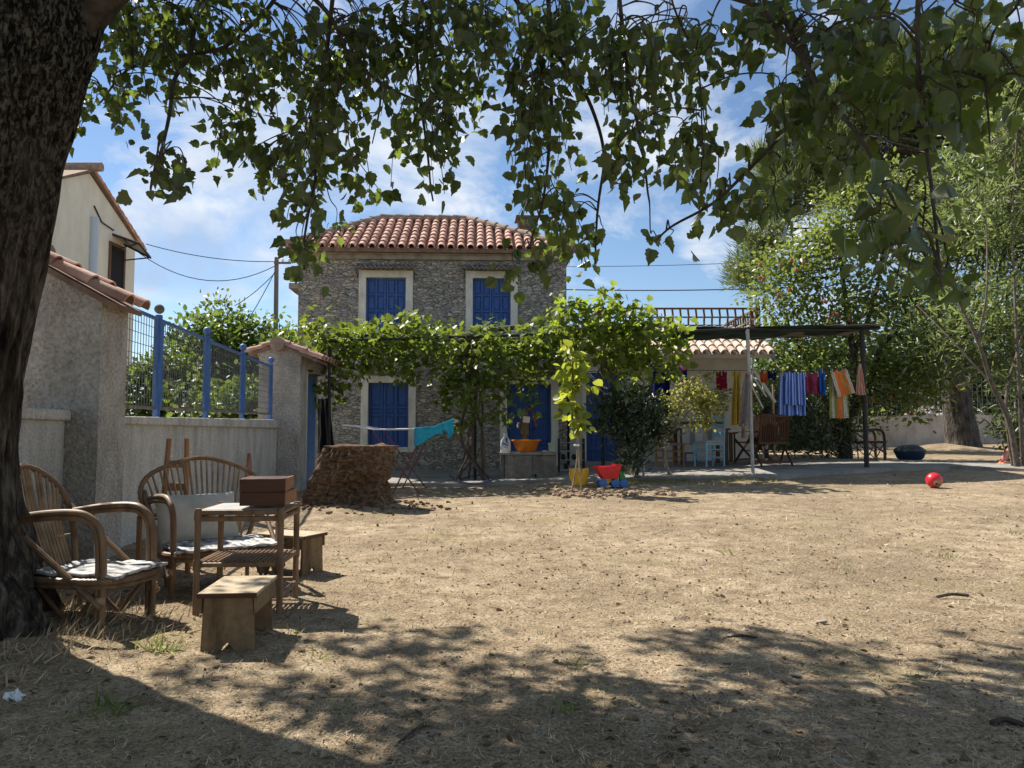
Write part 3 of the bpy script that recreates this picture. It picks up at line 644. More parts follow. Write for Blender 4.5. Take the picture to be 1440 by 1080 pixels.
# blue post and wire fence on the wall
fence = thing('wire_fence', 'blue post and wire mesh fence standing on the garden wall', 'fence', (wl(9), 9, 1.2))
fy = []
for pxx in (220, 289, 340, 380):
    a = (pxx - 720) / FPX; Y = (-3.81 + .065 * 12.7 - .10) / (a + .065) ; fy.append(Y)
def fpt(Y, z): return Vector((wl(Y) - .10, Y, z))
FZ = lambda Y: P(220, 447, fy[0]).z + (Y - fy[0]) * ((P(380, 514, fy[3]).z - P(220, 447, fy[0]).z) / (fy[3] - fy[0]))
for Y in fy:
    pt = MB().bar(fpt(Y, WZ(Y) - .02), fpt(Y, FZ(Y) + .03), .055, .055); po = obj('post', pt, M['fence_blue'], fence, world=True, bevel=.006)
    obj('finial', MB().sphere(fpt(Y, FZ(Y) + .09), .05, 12, 8), M['fence_blue'] if Y != fy[0] else M['slate'], po, smooth=True, world=True)
ends = [6.72] + fy
for a, b_ in zip(ends[:-1], ends[1:]):
    a += .05; b_ -= .05; mb = MB(); za, zb = WZ(a) + .09, WZ(b_) + .09; ta, tb = FZ(a) - .02, FZ(b_) - .02
    mb.bar(fpt(a, ta), fpt(b_, tb), .03, .03); mb.bar(fpt(a, za), fpt(b_, zb), .03, .03, mi=1); mb.bar(fpt(a + .02, za), fpt(a + .02, ta), .06, .03); mb.bar(fpt(b_ - .02, zb), fpt(b_ - .02, tb), .03, .03)
    pn = obj('panel_frame', mb, [M['fence_blue'], M['rust']], fence, world=True); mb = MB(); nv = int((b_ - a) / .06)
    for i in range(1, nv):
        f = i / nv; Y = a + (b_ - a) * f; mb.tube([fpt(Y, za + (zb - za) * f), fpt(Y, ta + (tb - ta) * f)], .0035, 4, cap=False)
    for i in range(1, 9):
        f = i / 9; mb.tube([fpt(a, za + (ta - za) * f) + Vector((.006, 0, 0)), fpt(b_, zb + (tb - zb) * f) + Vector((.006, 0, 0))], .0035, 4, cap=False)
    obj('mesh_panel', mb, M['wire'], pn, world=True)
f2 = thing('fence_post', 'blue steel fence post on the short near wall behind the trunk', 'post', (-3.72, 5.7, 1.23))
mb = MB().bb(-3.75, -3.69, 5.60, 5.66, 1.232, 2.1); obj('post', mb, M['fence_blue'], f2, world=True); obj('rail', MB().bb(-3.74, -3.70, 3.3, 5.598, 1.32, 1.36).bb(-3.74, -3.70, 3.3, 5.598, 2.0, 2.04), M['fence_blue'], f2, world=True)
# terracotta wedge on the wall
wq = P(347, 672, 11.1); wx = wl(11.1) - .02
mb = MB().prism([(-.14, 0), (.12, 0), (.02, .34), (-.02, .36)], .05, Matrix(((0, 0, 1, wx - .01), (1, 0, 0, 10.9), (0, 1, 0, wq.z), (0, 0, 0, 1))))
tag(obj('terracotta_shard', mb, mat('terracotta shard', (.34, .15, .09), (.45, .23, .15), rough=.85), bevel=.006), 'small pointed terracotta shard fixed to the pale garden wall', 'shard')

# ------------------------------------------------------------------ far left: cream house, pole, wires
ch = thing('cream_house', 'cream plastered house with gable roof and sloping window awning', 'house', (-17, 26, .2))
HXc = -14.0; Yp = 25.0
zpk = P(112, 244, Yp).z; Ye = HXc * FPX / (183 - 720); zev = P(196, 352, Ye + .45).z
mb = MB(); mb.prism([(Yp - (Ye - Yp), -.5), (Ye, -.5), (Ye, zev + .22), (Yp, zpk), (Yp - (Ye - Yp), zev + .22)], -7, Matrix(((0, 0, 1, HXc), (1, 0, 0, 0), (0, 1, 0, 0), (0, 0, 0, 1)))); obj('wall', mb, M['cream'], ch, world=True)
mb = MB(); Yo = Ye + .5; up_ = .16
for sgn in (1, -1):
    q0, q1 = Yp, Yp + sgn * (Yo - Yp)
    mb.add([(HXc + .14, q0, zpk + up_), (HXc + .14, q1, zev + up_ - .1), (HXc - 7.2, q1, zev + up_ - .1), (HXc - 7.2, q0, zpk + up_), (HXc + .14, q0, zpk + .06), (HXc + .14, q1, zev - .0), (HXc - 7.2, q1, zev - .04), (HXc - 7.2, q0, zpk + .02)],
       [(0, 1, 2, 3), (7, 6, 5, 4), (0, 4, 5, 1), (1, 5, 6, 2), (2, 6, 7, 3)])
rf = obj('roof', mb, M['tile_bed'], ch, world=True)
mb = MB(); tile_field(mb, Vector((HXc + .15, Yo, zev + up_ - .1)), Vector((HXc - 7.2, Yo, zev + up_ - .1)), Vector((HXc + .15, Yp, zpk + up_)), Vector((HXc - 7.2, Yp, zpk + up_)), pitch=.25, row=.4, rad=.1)
for i in range(12): mb.tube([(HXc + .13, Yp + (Yo - Yp) * i / 12, zpk + up_ + (zev - .1 - zpk) * i / 12), (HXc + .13, Yp + (Yo - Yp) * (i + 1.1) / 12, zpk + up_ + (zev - .1 - zpk) * (i + 1.1) / 12 - .02)], [.07, .055], 8)
obj('roof_tile', mb, M['tile'], rf, smooth=True, world=True)
obj('ridge_cap', MB().tube([(HXc + .4, Yp, zpk + up_ + .06), (HXc - 7.2, Yp, zpk + up_ + .06)], .16, 8), M['ridge'], rf, smooth=True, world=True)
wY = HXc * FPX / (157 - 720); wt, wb = P(157, 348, wY).z, P(157, 405, wY).z
mb = MB().bb(HXc, HXc + .05, wY - .55, wY - .45, wb - .9, wt).bb(HXc, HXc + .05, wY + .45, wY + .55, wb - .9, wt).bb(HXc, HXc + .05, wY - .55, wY + .55, wt, wt + .1)
wf = obj('window', mb, M['brown_wood'], ch, world=True); obj('pane', MB().bb(HXc + .002, HXc + .02, wY - .45, wY + .45, wb - .9, wt), M['dark'], wf, world=True)
sY = HXc * FPX / (121 - 720); mb = MB().tube([(HXc + .06, sY, .2), (HXc + .06, sY, zpk - 1.4)], .14, 10); obj('downpipe', mb, mat('pale blue pipe', (.50, .58, .66), rough=.5), ch, world=True, smooth=True)
mb = MB(); a0, a1 = HXc * FPX / (150 - 720), HXc * FPX / (172 - 720); az = P(152, 326, a0).z; bz = P(208, 357, a1).z
a1 = HXc * FPX / (167 - 720); w4 = [P(150, 325, a0), P(167, 338, a1), P(212, 361, a1), P(196, 341, a0)]; mb.add(w4, [(0, 1, 2, 3)])
aw = obj('awning', mb, mat('grey awning sheet', (.30, .28, .26), (.42, .40, .37), rough=.6), ch, world=True, solid=.03)
mb = MB()
for i_, j_ in ((0, 3), (1, 2)): mb.tube([w4[i_] + Vector((0, 0, -.75)), w4[j_] + Vector((-.05, 0, -.04))], .025, 6); mb.tube([w4[i_] + Vector((0, 0, -.05)), w4[j_] + Vector((0, 0, -.05))], .035, 6)
mb.tube([w4[3] + Vector((0, 0, -.05)), w4[2] + Vector((0, 0, -.05))], .035, 6).tube([w4[0].lerp(w4[3], .5) + Vector((0, 0, -.04)), w4[1].lerp(w4[2], .5) + Vector((0, 0, -.04))], .03, 6)
obj('bracket', mb, M['black_metal'], aw, world=True)
obj('wall_cable', MB().tube([(HXc + .03, Yp + .3, zpk - 1.0), (HXc + .04, (Yp + a0) / 2, (zpk - 1.0 + az) / 2 - .15), (HXc + .04, a0, az + .05)], .025, 5), M['cable'], ch, world=True)
UY = 27.0; up0 = P(389, 470, UY); ut = P(389, 362, UY)
pole = thing('utility_pole', 'wooden utility pole with short crossarm left of the stone house', 'pole', (up0.x, UY, .2))
obj('post', MB().tube([(up0.x, UY, -.3), (ut.x, UY, ut.z)], [.10, .075], 10), M['pole_wood'], pole, world=True, smooth=True)
obj('crossarm', MB().bar(ut + Vector((-.05, -.1, -.22)), ut + Vector((.55, -.1, -.22)), .07, .07), M['pole_wood'], pole, world=True)
for dx in (.25, .48): obj('insulator', MB().lathe([(.02, 0), (.045, .03), (.03, .07), (.045, .1), (.01, .13)], ut + Vector((dx, -.1, -.18)), 8), M['white_plastic'], pole, world=True, smooth=True)
def wire(label, a, b_, sag, r=.014):
    pts = [a.lerp(b_, t / 14) - Vector((0, 0, sag * 4 * (t / 14) * (1 - t / 14))) for t in range(15)]
    tag(obj('overhead_wire', MB().tube(pts, r, 5), M['cable'], smooth=True), label, 'wire', 'overhead wires')
wire('upper overhead wire from cream house roof to utility pole top', P(205, 343, 26.5), ut + Vector((0, 0, -.15)), .18)
wire('lower deeply sagging wire from cream house to utility pole', P(196, 356, 26.5), ut + Vector((0, -.05, -.3)), .75)
wire('thin stay wire dropping left from utility pole behind the tree', ut + Vector((0, 0, -.5)), P(330, 430, 26), .1)
wire('thin stay wire dropping steeply beside the utility pole', ut + Vector((0, 0, -.4)), P(352, 445, 26), .05)
wire('upper thin overhead wire across the sky right of the house', P(700, 374, 30), P(1120, 366, 26), .1, .011)
wire('lower thicker overhead wire above the terrace railing', P(700, 404, 30), P(1120, 404, 27), .12, .02)
# ------------------------------------------------------------------ bamboo furniture
M['bamboo'] = wood_mat('aged bamboo', (.10, .058, .032), (.25, .155, .085), axis=2, scale=5, rough=.5, bump=.15, stretch=3)
M['bamboo_pale'] = mat('pale split cane', (.20, .13, .075), (.36, .26, .155), scale=9, rough=.6, bump=.2, island=.2)
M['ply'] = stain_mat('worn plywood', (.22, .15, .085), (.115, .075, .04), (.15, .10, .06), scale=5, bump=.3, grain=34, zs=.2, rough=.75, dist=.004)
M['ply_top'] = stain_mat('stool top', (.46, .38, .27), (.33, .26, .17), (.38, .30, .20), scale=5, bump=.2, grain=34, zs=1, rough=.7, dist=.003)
M['crate'] = wood_mat('dark red brown wood', (.05, .018, .009), (.095, .036, .017), axis=0, scale=5, rough=.5, stretch=8)
M['crate_light'] = wood_mat('orange brown wood', (.19, .085, .035), (.28, .14, .065), axis=1, scale=5, rough=.6, stretch=8)
M['orange_wood'] = wood_mat('warm orange wood', (.30, .14, .06), (.44, .24, .11), axis=2, scale=4, rough=.55)
M['linen'] = mat('unbleached linen', (.42, .39, .33), (.54, .51, .44), scale=5, rough=.95, bump=.35, bscale=160)
def throw_mat():
    m, n, L, b = nodes_of('black and white woven throw'); b.inputs['Roughness'].default_value = .95
    tcn = n.new('ShaderNodeTexCoord'); mpn = n.new('ShaderNodeMapping'); mpn.inputs['Scale'].default_value = (1, 3.2, 1); L.new(tcn.outputs['Object'], mpn.inputs[0])
    v = n.new('ShaderNodeTexNoise'); v.inputs['Scale'].default_value = 9; v.inputs['Detail'].default_value = 5; L.new(mpn.outputs[0], v.inputs['Vector'])
    r = ramp(n, [(.36, (.10, .10, .11)), (.47, (.30, .30, .30)), (.56, (.50, .49, .47)), (.7, (.60, .59, .57))]); L.new(v.outputs[0], r.inputs[0]); L.new(r.outputs[0], b.inputs['Base Color'])
    return m
M['throw'] = throw_mat()

def bamboo_chair(name, label, cat, loc, rz, hw=.22, top=.86, depth=.5, seat_z=.27, arm_z=.63, nrod=13, throw=True, dark=None):
    bm_ = dark or M['bamboo']; t = thing(name, label, cat, loc, rz)
    # seat: bound rim, cane slats
    rim = []
    for a in np.linspace(0, 2 * PI, 37):
        c, s_ = math.cos(a), math.sin(a); e = .55
        rim.append(Vector((-depth / 2 + .03 + (depth / 2 + .05) * math.copysign(abs(c) ** e, c), (hw + .035) * math.copysign(abs(s_) ** e, s_), seat_z)))
    fine = spline(rim, 4); mb = MB(); mb.tube(fine, [.017 + .0035 * (i % 2) for i in range(len(fine))], 8)
    mb.tube([p + Vector((0, 0, -.028)) for p in rim], .012, 7)
    sf = obj('seat_frame', mb, bm_, t, smooth=True); mb = MB(); k = int(2 * hw / .028)
    for i in range(k + 1):
        yy = -hw + 2 * hw * i / k; mb.tube([(-depth + .02, yy, seat_z + .004), (-depth / 2, yy, seat_z - .004), (.05, yy, seat_z + .006)], .009, 5)
    obj('seat', mb, M['bamboo_pale'], t, smooth=True)
    for s_ in (-1, 1):
        for off in (0, .033):
            path = [(0 - off, s_ * hw, -.01), (-off, s_ * hw, .40 * arm_z / .63), (-.025 - off, s_ * (hw + .005), arm_z - .085), (-.085 - off, s_ * (hw + .012), arm_z - .022 - off * .5), (-.17 - off, s_ * (hw + .02), arm_z - off * .9), (-.36, s_ * (hw + .03), arm_z - .01 - off * .8), (-depth - .12, s_ * (hw + .035), arm_z - .05 - off * .6)]
            obj('armrest', MB().tube(spline(path, 6), .0175 if off == 0 else .015, 9), bm_, t, smooth=True)
        obj('brace', MB().tube([(-depth - .14, s_ * (hw + .05), arm_z + .01), (.015, s_ * (hw + .028), .14)], .017, 8), bm_, t, smooth=True)
        mb = MB(); 
        for z in (.155, .165, .175, .185): mb.lathe([(.023, -.006), (.026, 0), (.023, .006)], (-.005, s_ * (hw + .008), z), 10)
        obj('binding', mb, M['bamboo_pale'], t, smooth=True)
        obj('leg', MB().tube([(-depth + .06, s_ * hw * .8, -.01), (-depth + .04, s_ * hw * .82, seat_z)], .015, 7), bm_, t, smooth=True)
        obj('leg_strut', MB().tube([(-.02, s_ * hw * .96, seat_z - .03), (-.20, s_ * hw * .9, .02)], .012, 6).tube([(-.20, s_ * hw * .9, .02), (-depth + .06, s_ * hw * .82, seat_z - .04)], .012, 6), bm_, t, smooth=True)
    bz = top - .62
    hoop = [(-depth + .03, -hw * .78, seat_z - .02), (-depth - .06, -hw * 1.12, seat_z + .22), (-depth - .13, -hw * 1.22, arm_z + .02), (-depth - .18, -hw * .92, top - .09), (-depth - .20, 0, top), (-depth - .18, hw * .92, top - .09), (-depth - .13, hw * 1.22, arm_z + .02), (-depth - .06, hw * 1.12, seat_z + .22), (-depth + .03, hw * .78, seat_z - .02)]
    hs = spline(hoop, 8); mb = MB(); mb.tube(hs, [.016 + .003 * (i % 2) for i in range(len(hs))], 8)
    bf = obj('back_frame', mb, bm_, t, smooth=True); mb = MB()
    def hoop_at(y):
        c = [p for p in hs if p.z > arm_z - .12]; return min(c, key=lambda p: abs(p.y - y))
    for i in range(nrod):
        f = (i + .5) / nrod * 2 - 1; b0 = Vector((-depth + .02, f * hw * .72, seat_z)); h = hoop_at(f * hw * 1.16)
        m_ = b0.lerp(h, .5) + Vector((-.025, 0, 0)); mb.tube(spline([b0, m_, h], 5), .0085, 6)
    obj('back_rod', mb, M['bamboo_pale'], bf, smooth=True)
    mb = MB(); zt = seat_z + .18; mb.tube(spline([(-depth - .07, -hw * 1.05, zt), (-depth - .075, 0, zt), (-depth - .07, hw * 1.05, zt)], 5), .007, 6)
    obj('back_tie', mb, M['bamboo_pale'], bf, smooth=True)
    if throw:
        def cl(u, v):
            x = -depth + .03 + (depth + .06) * u; yy = (v * 2 - 1) * (hw + .005); z = seat_z + .030 + .014 * noise.noise(Vector((x * 9 + rz, yy * 11, rz))) + .01 * noise.noise(Vector((x * 23, yy * 31, rz)))
            return Vector((x, yy, z))
        th = obj('seat_throw', MB().grid(cl, 22, 22), M['throw'], None, smooth=True, solid=.014)
        th.location = loc; th.rotation_euler = (0, 0, rz)
        return t, th
    return t, None
nc, th = bamboo_chair('bamboo_armchair', 'weathered bamboo armchair closest to the poplar trunk, side on', 'armchair', (-2.11, 4.30, 0), R(-11), hw=.205)
tag(th, 'black and white woven throw on the seat of the nearer bamboo armchair', 'throw')
lv, th = bamboo_chair('bamboo_loveseat', 'wider bamboo seat with fan back and linen pillow against the wall', 'loveseat', (-1.868, 5.124, .005), R(-53), hw=.34, nrod=19, top=.865)
tag(th, 'crumpled black and white throw on the bamboo seat under the linen pillow', 'throw')
# pillow on the loveseat
def pillow(name, label, c, rz, tilt, wd, ht, th_):
    def pt(u, v, s_):
        x, y = u * 2 - 1, v * 2 - 1; e = (1 - abs(x) ** 2.6) * (1 - abs(y) ** 2.6); pin = 1 - .07 * (1 - abs(x) ** 2) * abs(y) - .0
        w_ = noise.noise(Vector((x * 2.2, y * 2.2, s_ * 3))) * .02 * min(1, e * 3)
        return Vector((s_ * (th_ / 2 * max(0, e) ** .5 + w_ * (e > 0)), x * wd / 2 * (1 - .05 * (1 - y * y)), y * ht / 2 * (1 - .06 * (1 - x * x))))
    mb = MB(); mb.grid(lambda u, v: pt(u, v, 1), 20, 16); mb.grid(lambda u, v: pt(u, v, -1), 20, 16, flip=True)
    mb.xf(Matrix.Rotation(-tilt, 4, 'Y')); o = obj(name, mb, M['linen'], smooth=True, ang=120); o.location = c; o.rotation_euler = (0, 0, rz); return tag(o, label, 'pillow')
f_ = Vector((math.cos(R(-53)), math.sin(R(-53)), 0)); l_ = Vector((-f_.y, f_.x, 0)); cc = Vector((-1.88, 5.11, 0)) - f_ * .46 - l_ * .06
pillow('pillow', 'plain off white linen pillow leaning on the bamboo fan back', cc + Vector((0, 0, .465)), R(-50), R(24), .56, .35, .13)
# ladder back chair behind the loveseat
lc = P(246, 700, 6.05); lz = G(lc.x, 6.05); lt = P(246, 617, 6.05).z
lb = thing('ladder_back_chair', 'orange wooden ladder back chair half hidden behind the bamboo seat', 'chair', (lc.x, 6.05, lz), R(12))
H_ = lt - lz
for s_ in (-1, 1):
    obj('leg', MB().tube([(s_ * .13, -.02, 0), (s_ * .085, .0, .45), (s_ * .065, .05, H_)], [.02, .022, .02], 8), M['orange_wood'], lb, smooth=True)
    obj('leg', MB().tube([(s_ * .17, -.34, 0), (s_ * .17, -.33, .43)], .02, 8), M['orange_wood'], lb, smooth=True)
mb = MB(); 
for z in (.62, .80): mb.bb(-.08, .08, .02, .035, H_ * z - .03, H_ * z + .03)
obj('back_slat', mb, M['orange_wood'], lb, bevel=.004)
obj('seat', MB().bb(-.18, .18, -.36, -.02, .42, .45), M['orange_wood'], lb, bevel=.008)
# bamboo side table
A0 = Vector((-1.357, 4.56)); ex = Vector((1, .068)).normalized(); ey = Vector((-.068, 1)).normalized(); TW, TD, TH = .475, .44, .60
tb = thing('bamboo_table', 'small two tier bamboo side table with slatted lower shelf', 'side table', (A0.x, A0.y, 0), math.atan2(ex.y, ex.x))
for x in (-TW, 0):
    for y in (0, TD): obj('leg', MB().tube([(x, y, -.01), (x, y, TH * .5), (x, y, TH + .01)], [.019, .018, .019], 9), M['bamboo'], tb, smooth=True)
mb = MB()
for z in (TH - .012, TH - .05):
    mb.tube([(-TW, 0, z), (0, 0, z)], .015, 8).tube([(-TW, TD, z), (0, TD, z)], .015, 8).tube([(-TW, 0, z), (-TW, TD, z)], .015, 8).tube([(0, 0, z), (0, TD, z)], .015, 8)
obj('top_frame', mb, M['bamboo'], tb, smooth=True)
M['pale_board'] = mat('pale laminate board', (.42, .42, .41), (.55, .55, .54), scale=4, rough=.35)
obj('tabletop', MB().bb(-TW + .012, -.012, .012, TD - .012, TH - .02, TH + .004), M['pale_board'], tb, bevel=.003)
mb = MB(); zs = .285
mb.tube([(-TW, 0, zs), (0, 0, zs)], .015, 8).tube([(-TW, TD, zs), (0, TD, zs)], .015, 8).tube([(-TW, 0, zs + .005), (-TW, TD, zs + .005)], .016, 8).tube([(0, 0, zs + .005), (0, TD, zs + .005)], .016, 8)
for i in range(16): x = -TW + .03 + (TW - .06) * i / 15; mb.tube([(x, .0, zs + .014), (x, TD, zs + .014)], .0085, 6)
obj('shelf', mb, M['bamboo'], tb, smooth=True)
mb = MB().tube([(0, 0, .10), (0, TD, .10)], .014, 8).tube([(-TW, 0, .10), (-TW, TD, .10)], .014, 8).tube([(-TW, TD, .12), (0, TD, .12)], .014, 8); obj('stretcher', mb, M['bamboo'], tb, smooth=True)
for x in (-TW, 0):
    for y in (0, TD):
        for z in (TH - .03, zs): obj('corner_binding', MB().lathe([(.021, -.03), (.0235, -.02), (.0235, .02), (.021, .03)], (x, y, z), 10), M['bamboo'], tb, smooth=True)
def tw(x, y, z): return Vector((A0.x + ex.x * x + ey.x * y, A0.y + ex.y * x + ey.y * y, z))
def crate(label, x, y, z, rz, w=.262, d=.36, h=.078):
    c = thing('wooden_box', label, 'box', tw(x, y, z), math.atan2(ex.y, ex.x) + rz, 'wooden boxes stacked on the bamboo table')
    obj('front_board', MB().bb(-w / 2, w / 2, -d / 2, -d / 2 + .014, 0, h), M['crate'], c, bevel=.002)
    mb = MB().bb(w / 2 - .014, w / 2, -d / 2 + .0142, d / 2, 0, h).bb(-w / 2, -w / 2 + .014, -d / 2 + .0142, d / 2, 0, h); obj('side_board', mb, M['crate_light'], c, bevel=.002)
    obj('back_board', MB().bb(-w / 2 + .0142, w / 2 - .0142, d / 2 - .014, d / 2, 0, h), M['crate'], c)
    obj('bottom_board', MB().bb(-w / 2 + .0142, w / 2 - .0142, -d / 2 + .0142, d / 2 - .0142, .004, .012), M['ply'], c)
    obj('lid', MB().bb(-w / 2 + .0142, w / 2 - .0142, -d / 2 + .0142, d / 2 - .0142, h - .010, h - .003), M['crate'], c)
crate('lower flat dark red brown wooden box resting on the table board', -.118, .20, TH + .022, R(1))
crate('upper dark red brown wooden box with orange side, slightly turned', -.128, .20, TH + .1015, R(4))
# plywood stools
def stool(label, loc, rz, group=None):
    s_ = thing('plywood_stool', label, 'stool', loc, rz, 'low plywood stools beside the bamboo table'); w, d, h = .255, .43, .285
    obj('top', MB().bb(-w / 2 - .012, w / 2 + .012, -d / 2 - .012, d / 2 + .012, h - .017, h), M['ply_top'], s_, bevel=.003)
    for y in (-d / 2 + .012, d / 2 - .03):
        pr = [(-w / 2, 0), (-w * .16, 0), (-w * .1, .03), (0, .055), (w * .1, .03), (w * .16, 0), (w / 2, 0), (w / 2 - .012, h - .0175), (-w / 2 + .012, h - .0175)]
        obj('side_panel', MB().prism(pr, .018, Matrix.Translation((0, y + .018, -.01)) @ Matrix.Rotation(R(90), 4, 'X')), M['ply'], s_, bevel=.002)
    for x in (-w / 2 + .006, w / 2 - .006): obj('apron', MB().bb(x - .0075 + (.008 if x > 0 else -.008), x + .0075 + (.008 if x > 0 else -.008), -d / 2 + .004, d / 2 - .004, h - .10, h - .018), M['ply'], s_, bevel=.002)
    obj('edge_strip', MB().bb(-w / 2 - .012, w / 2 + .012, -d / 2 - .0175, -d / 2 - .0125, h - .024, h - .002), M['crate'], s_)
stool('nearest low plywood stool with pale top in front of the bamboo table', (-1.385, 3.97, 0), R(5))
stool('farther low plywood stool half hidden behind the bamboo table', (-1.66, 5.83, .02), R(68))

# ------------------------------------------------------------------ palm stump
SP = Vector((-2.06, 10.0, G(-2.06, 10.0) - .12)); mb = MB()
def st(u, v):
    a = u * 2 * PI; z = v
    sq = 1 / max(abs(math.cos(a)), abs(math.sin(a))) ** .85; r = (.60 - .10 * z + .30 * max(0, .42 - z) ** 1.2 * 2 * (1 if math.cos(a) < .2 else .45)) * sq * .78
    p = Vector((math.cos(a) * r, math.sin(a) * r * .72, z * .84))
    lay = .014 * math.sin(z * 30 + 9 * noise.noise(p * 2.5)) + .13 * noise.noise(p * 1.9) + .07 * abs(noise.noise(p * 5.5)) + .03 * noise.noise(Vector((p.x * 14, p.y * 14, p.z * 14)))
    p.x += math.cos(a) * lay + .06 * z; p.y += math.sin(a) * lay; return p
mb.grid(st, 150, 70)
def stt(u, v):
    a = u * 2 * PI; p = st(u, 1.0); c = Vector((.06, 0, .84)); q_ = c.lerp(p, v); q_.z = p.z * v + .84 * (1 - v) + .05 * noise.noise(q_ * 7) * (1 - v ** 4) ; return q_
mb.grid(stt, 150, 16, flip=True)
mb.xf(Matrix.Translation(SP) @ Matrix.Rotation(R(-6), 4, 'Z'))
m, n, L, b = nodes_of('palm fibre'); b.inputs['Roughness'].default_value = .95; b.inputs['Specular IOR Level'].default_value = .08
tcn = n.new('ShaderNodeTexCoord'); mpn = n.new('ShaderNodeMapping'); mpn.inputs['Scale'].default_value = (7, 7, 13); L.new(tcn.outputs['Object'], mpn.inputs[0])
z1_ = n.new('ShaderNodeTexNoise'); z1_.inputs['Scale'].default_value = 2.2; z1_.inputs['Detail'].default_value = 8; z1_.inputs['Roughness'].default_value = .7; L.new(mpn.outputs[0], z1_.inputs['Vector'])
r = ramp(n, [(.34, (.06, .036, .023)), (.5, (.155, .098, .062)), (.66, (.31, .22, .145))]); L.new(z1_.outputs[0], r.inputs[0]); L.new(r.outputs[0], b.inputs['Base Color'])
bp = n.new('ShaderNodeBump'); bp.inputs['Strength'].default_value = 1; bp.inputs['Distance'].default_value = .05; L.new(z1_.outputs[0], bp.inputs['Height']); L.new(bp.outputs[0], b.inputs['Normal'])
M['fibre'] = m
stp = thing('palm_stump', 'squat brown fibrous palm stump sawn flat in front of the house', 'stump', SP)
obj('trunk', mb, m, stp, smooth=True, ang=180, world=True)
N = 420; a = rng.random(N) * 2 * PI; zz_ = rng.random(N); pts = np.array([st(u / (2 * PI), v) for u, v in zip(a, zz_)]) ; dr = np.stack([np.cos(a), np.sin(a) * .8, -.5 - rng.random(N)], 1) + rng.normal(size=(N, 3)) * .5
pts = pts @ np.array(Matrix.Rotation(R(-6), 3, 'Z')).T + np.array(SP)
leaves('loose_fibre', mat('loose palm fibre', (.13, .08, .05), (.33, .23, .14), scale=3, rough=.95), stp, pts, dr, .06 + .10 * rng.random(N), 'needle')
# crumbled fibre and soil round it
mb = MB(); 
for i in range(230):
    a_ = random.uniform(0, 2 * PI); rr = .62 + abs(random.gauss(0, .28)); x, y = SP.x + .12 + math.cos(a_) * rr * 1.05, SP.y + math.sin(a_) * rr * .8; s_ = random.uniform(.010, .034)
    mb.sphere((x, y, G(x, y) + s_ * .2), (s_ * random.uniform(.7, 1.5), s_, s_ * .7), 6, 4)
mb.wob(.02, 22); kind(tag(obj('fibre_debris', mb, m), 'crumbled brown fibre and soil heaped round the palm stump', 'debris'), 'stuff')

# ------------------------------------------------------------------ clothes airer with towel
ay = 12.1; air = thing('clothes_airer', 'white wire clothes airer with crossed dark red legs before the house', 'drying rack', (P(570, 640, ay).x, ay, .16))
prof = [(482, 598), (497, 599), (526, 604), (584, 603), (611, 601), (626, 595), (638, 590)]
fr_ = [[P(x, y, Y) for x, y in prof] for Y in (ay - .02, ay + 1.05)]
fr_[1] = [Vector((p.x, ay + 1.05, p.z)) for p in fr_[0]]
mb = MB()
for f in fr_: mb.tube(f, .012, 7)
mb.tube([fr_[0][0], fr_[1][0]], .012, 7).tube([fr_[0][-1], fr_[1][-1]], .012, 7)
obj('frame', mb, M['white_plastic'], air, smooth=True, world=True); mb = MB()
for i in range(13):
    f = .06 + i * .073; tt = f * 6; k = int(tt); s_ = tt - k; mb.tube([fr_[0][k].lerp(fr_[0][k + 1], s_), fr_[1][k].lerp(fr_[1][k + 1], s_)], .003, 4)
obj('line', mb, M['white_plastic'], air, world=True)
M['maroon_metal'] = mat('dark red steel', (.15, .035, .05), (.22, .07, .08), rough=.5)
for (a_, b_) in (((523, 605), (590, 682)), ((594, 610), (552, 676))):
    for dy in (0, 1.03):
        p, q_ = P(*a_, ay), P(*b_, ay); q_.z = G(q_.x, ay) + .0; obj('leg', MB().tube([p + Vector((0, dy + .02, 0)), q_ + Vector((0, dy + .02, .0))], .012, 7), M['maroon_metal'], air, smooth=True, world=True)
def fabric(name, c1, c2=None, rough=.95, b=.25): return mat(name, c1, c2 or tuple(min(1, x * 1.35) for x in c1), scale=14, rough=rough, bump=b, bscale=220, spec=.1)
def hung(name, label, cat, m, top_l, top_r, drop, folds=4, depth=.03, taper=1.0, seed=0, nu=40, nv=30, edge=None, rag=.02, group=None, sway=0, solid=.006, botl=None):
    """cloth pinned along a line from top_l to top_r, hanging drop metres with folds"""
    tl, tr = Vector(top_l), Vector(top_r); ax = (tr - tl); W = ax.length; axn = ax.normalized(); nn = Vector((-axn.y, axn.x, 0)).normalized()
    def fn(u, v):
        uu = .5 + (u - .5) * (1 + (taper - 1) * v); dv = drop * (1 if botl is None else botl + (1 - botl) * u)
        p = tl + ax * uu; sag = .035 * math.sin(u * PI * 2 * 1.5 + seed) ** 2 * (1 - v)
        fo = depth * (.35 + .65 * v) * math.sin(u * folds * 2 * PI + seed + 1.3 * noise.noise(Vector((u * 3, v * 1.5, seed)))) + .02 * noise.noise(Vector((u * 5, v * 4, seed + 5)))
        p = p + nn * fo + axn * sway * v + Vector((0, 0, -sag - v * dv + rag * v * noise.noise(Vector((u * 4, seed, 0)))))
        if edge: p = p + axn * edge(v) * (u - .5) * 2
        return p
    o = tag(obj(name, MB().grid(fn, nu, nv), m, smooth=True, ang=180, solid=solid), label, cat, group)
    if group:
        for u in ((.12, .88) if W > .2 else (.5,)):
            p = fn(u, 0); obj('peg', MB().bb(p.x - .008, p.x + .008, p.y - .022, p.y + .022, p.z - .05, p.z + .035), M['ply_top'], o)
    return o
M['turq'] = fabric('turquoise terry', (.02, .25, .37), (.04, .36, .48))
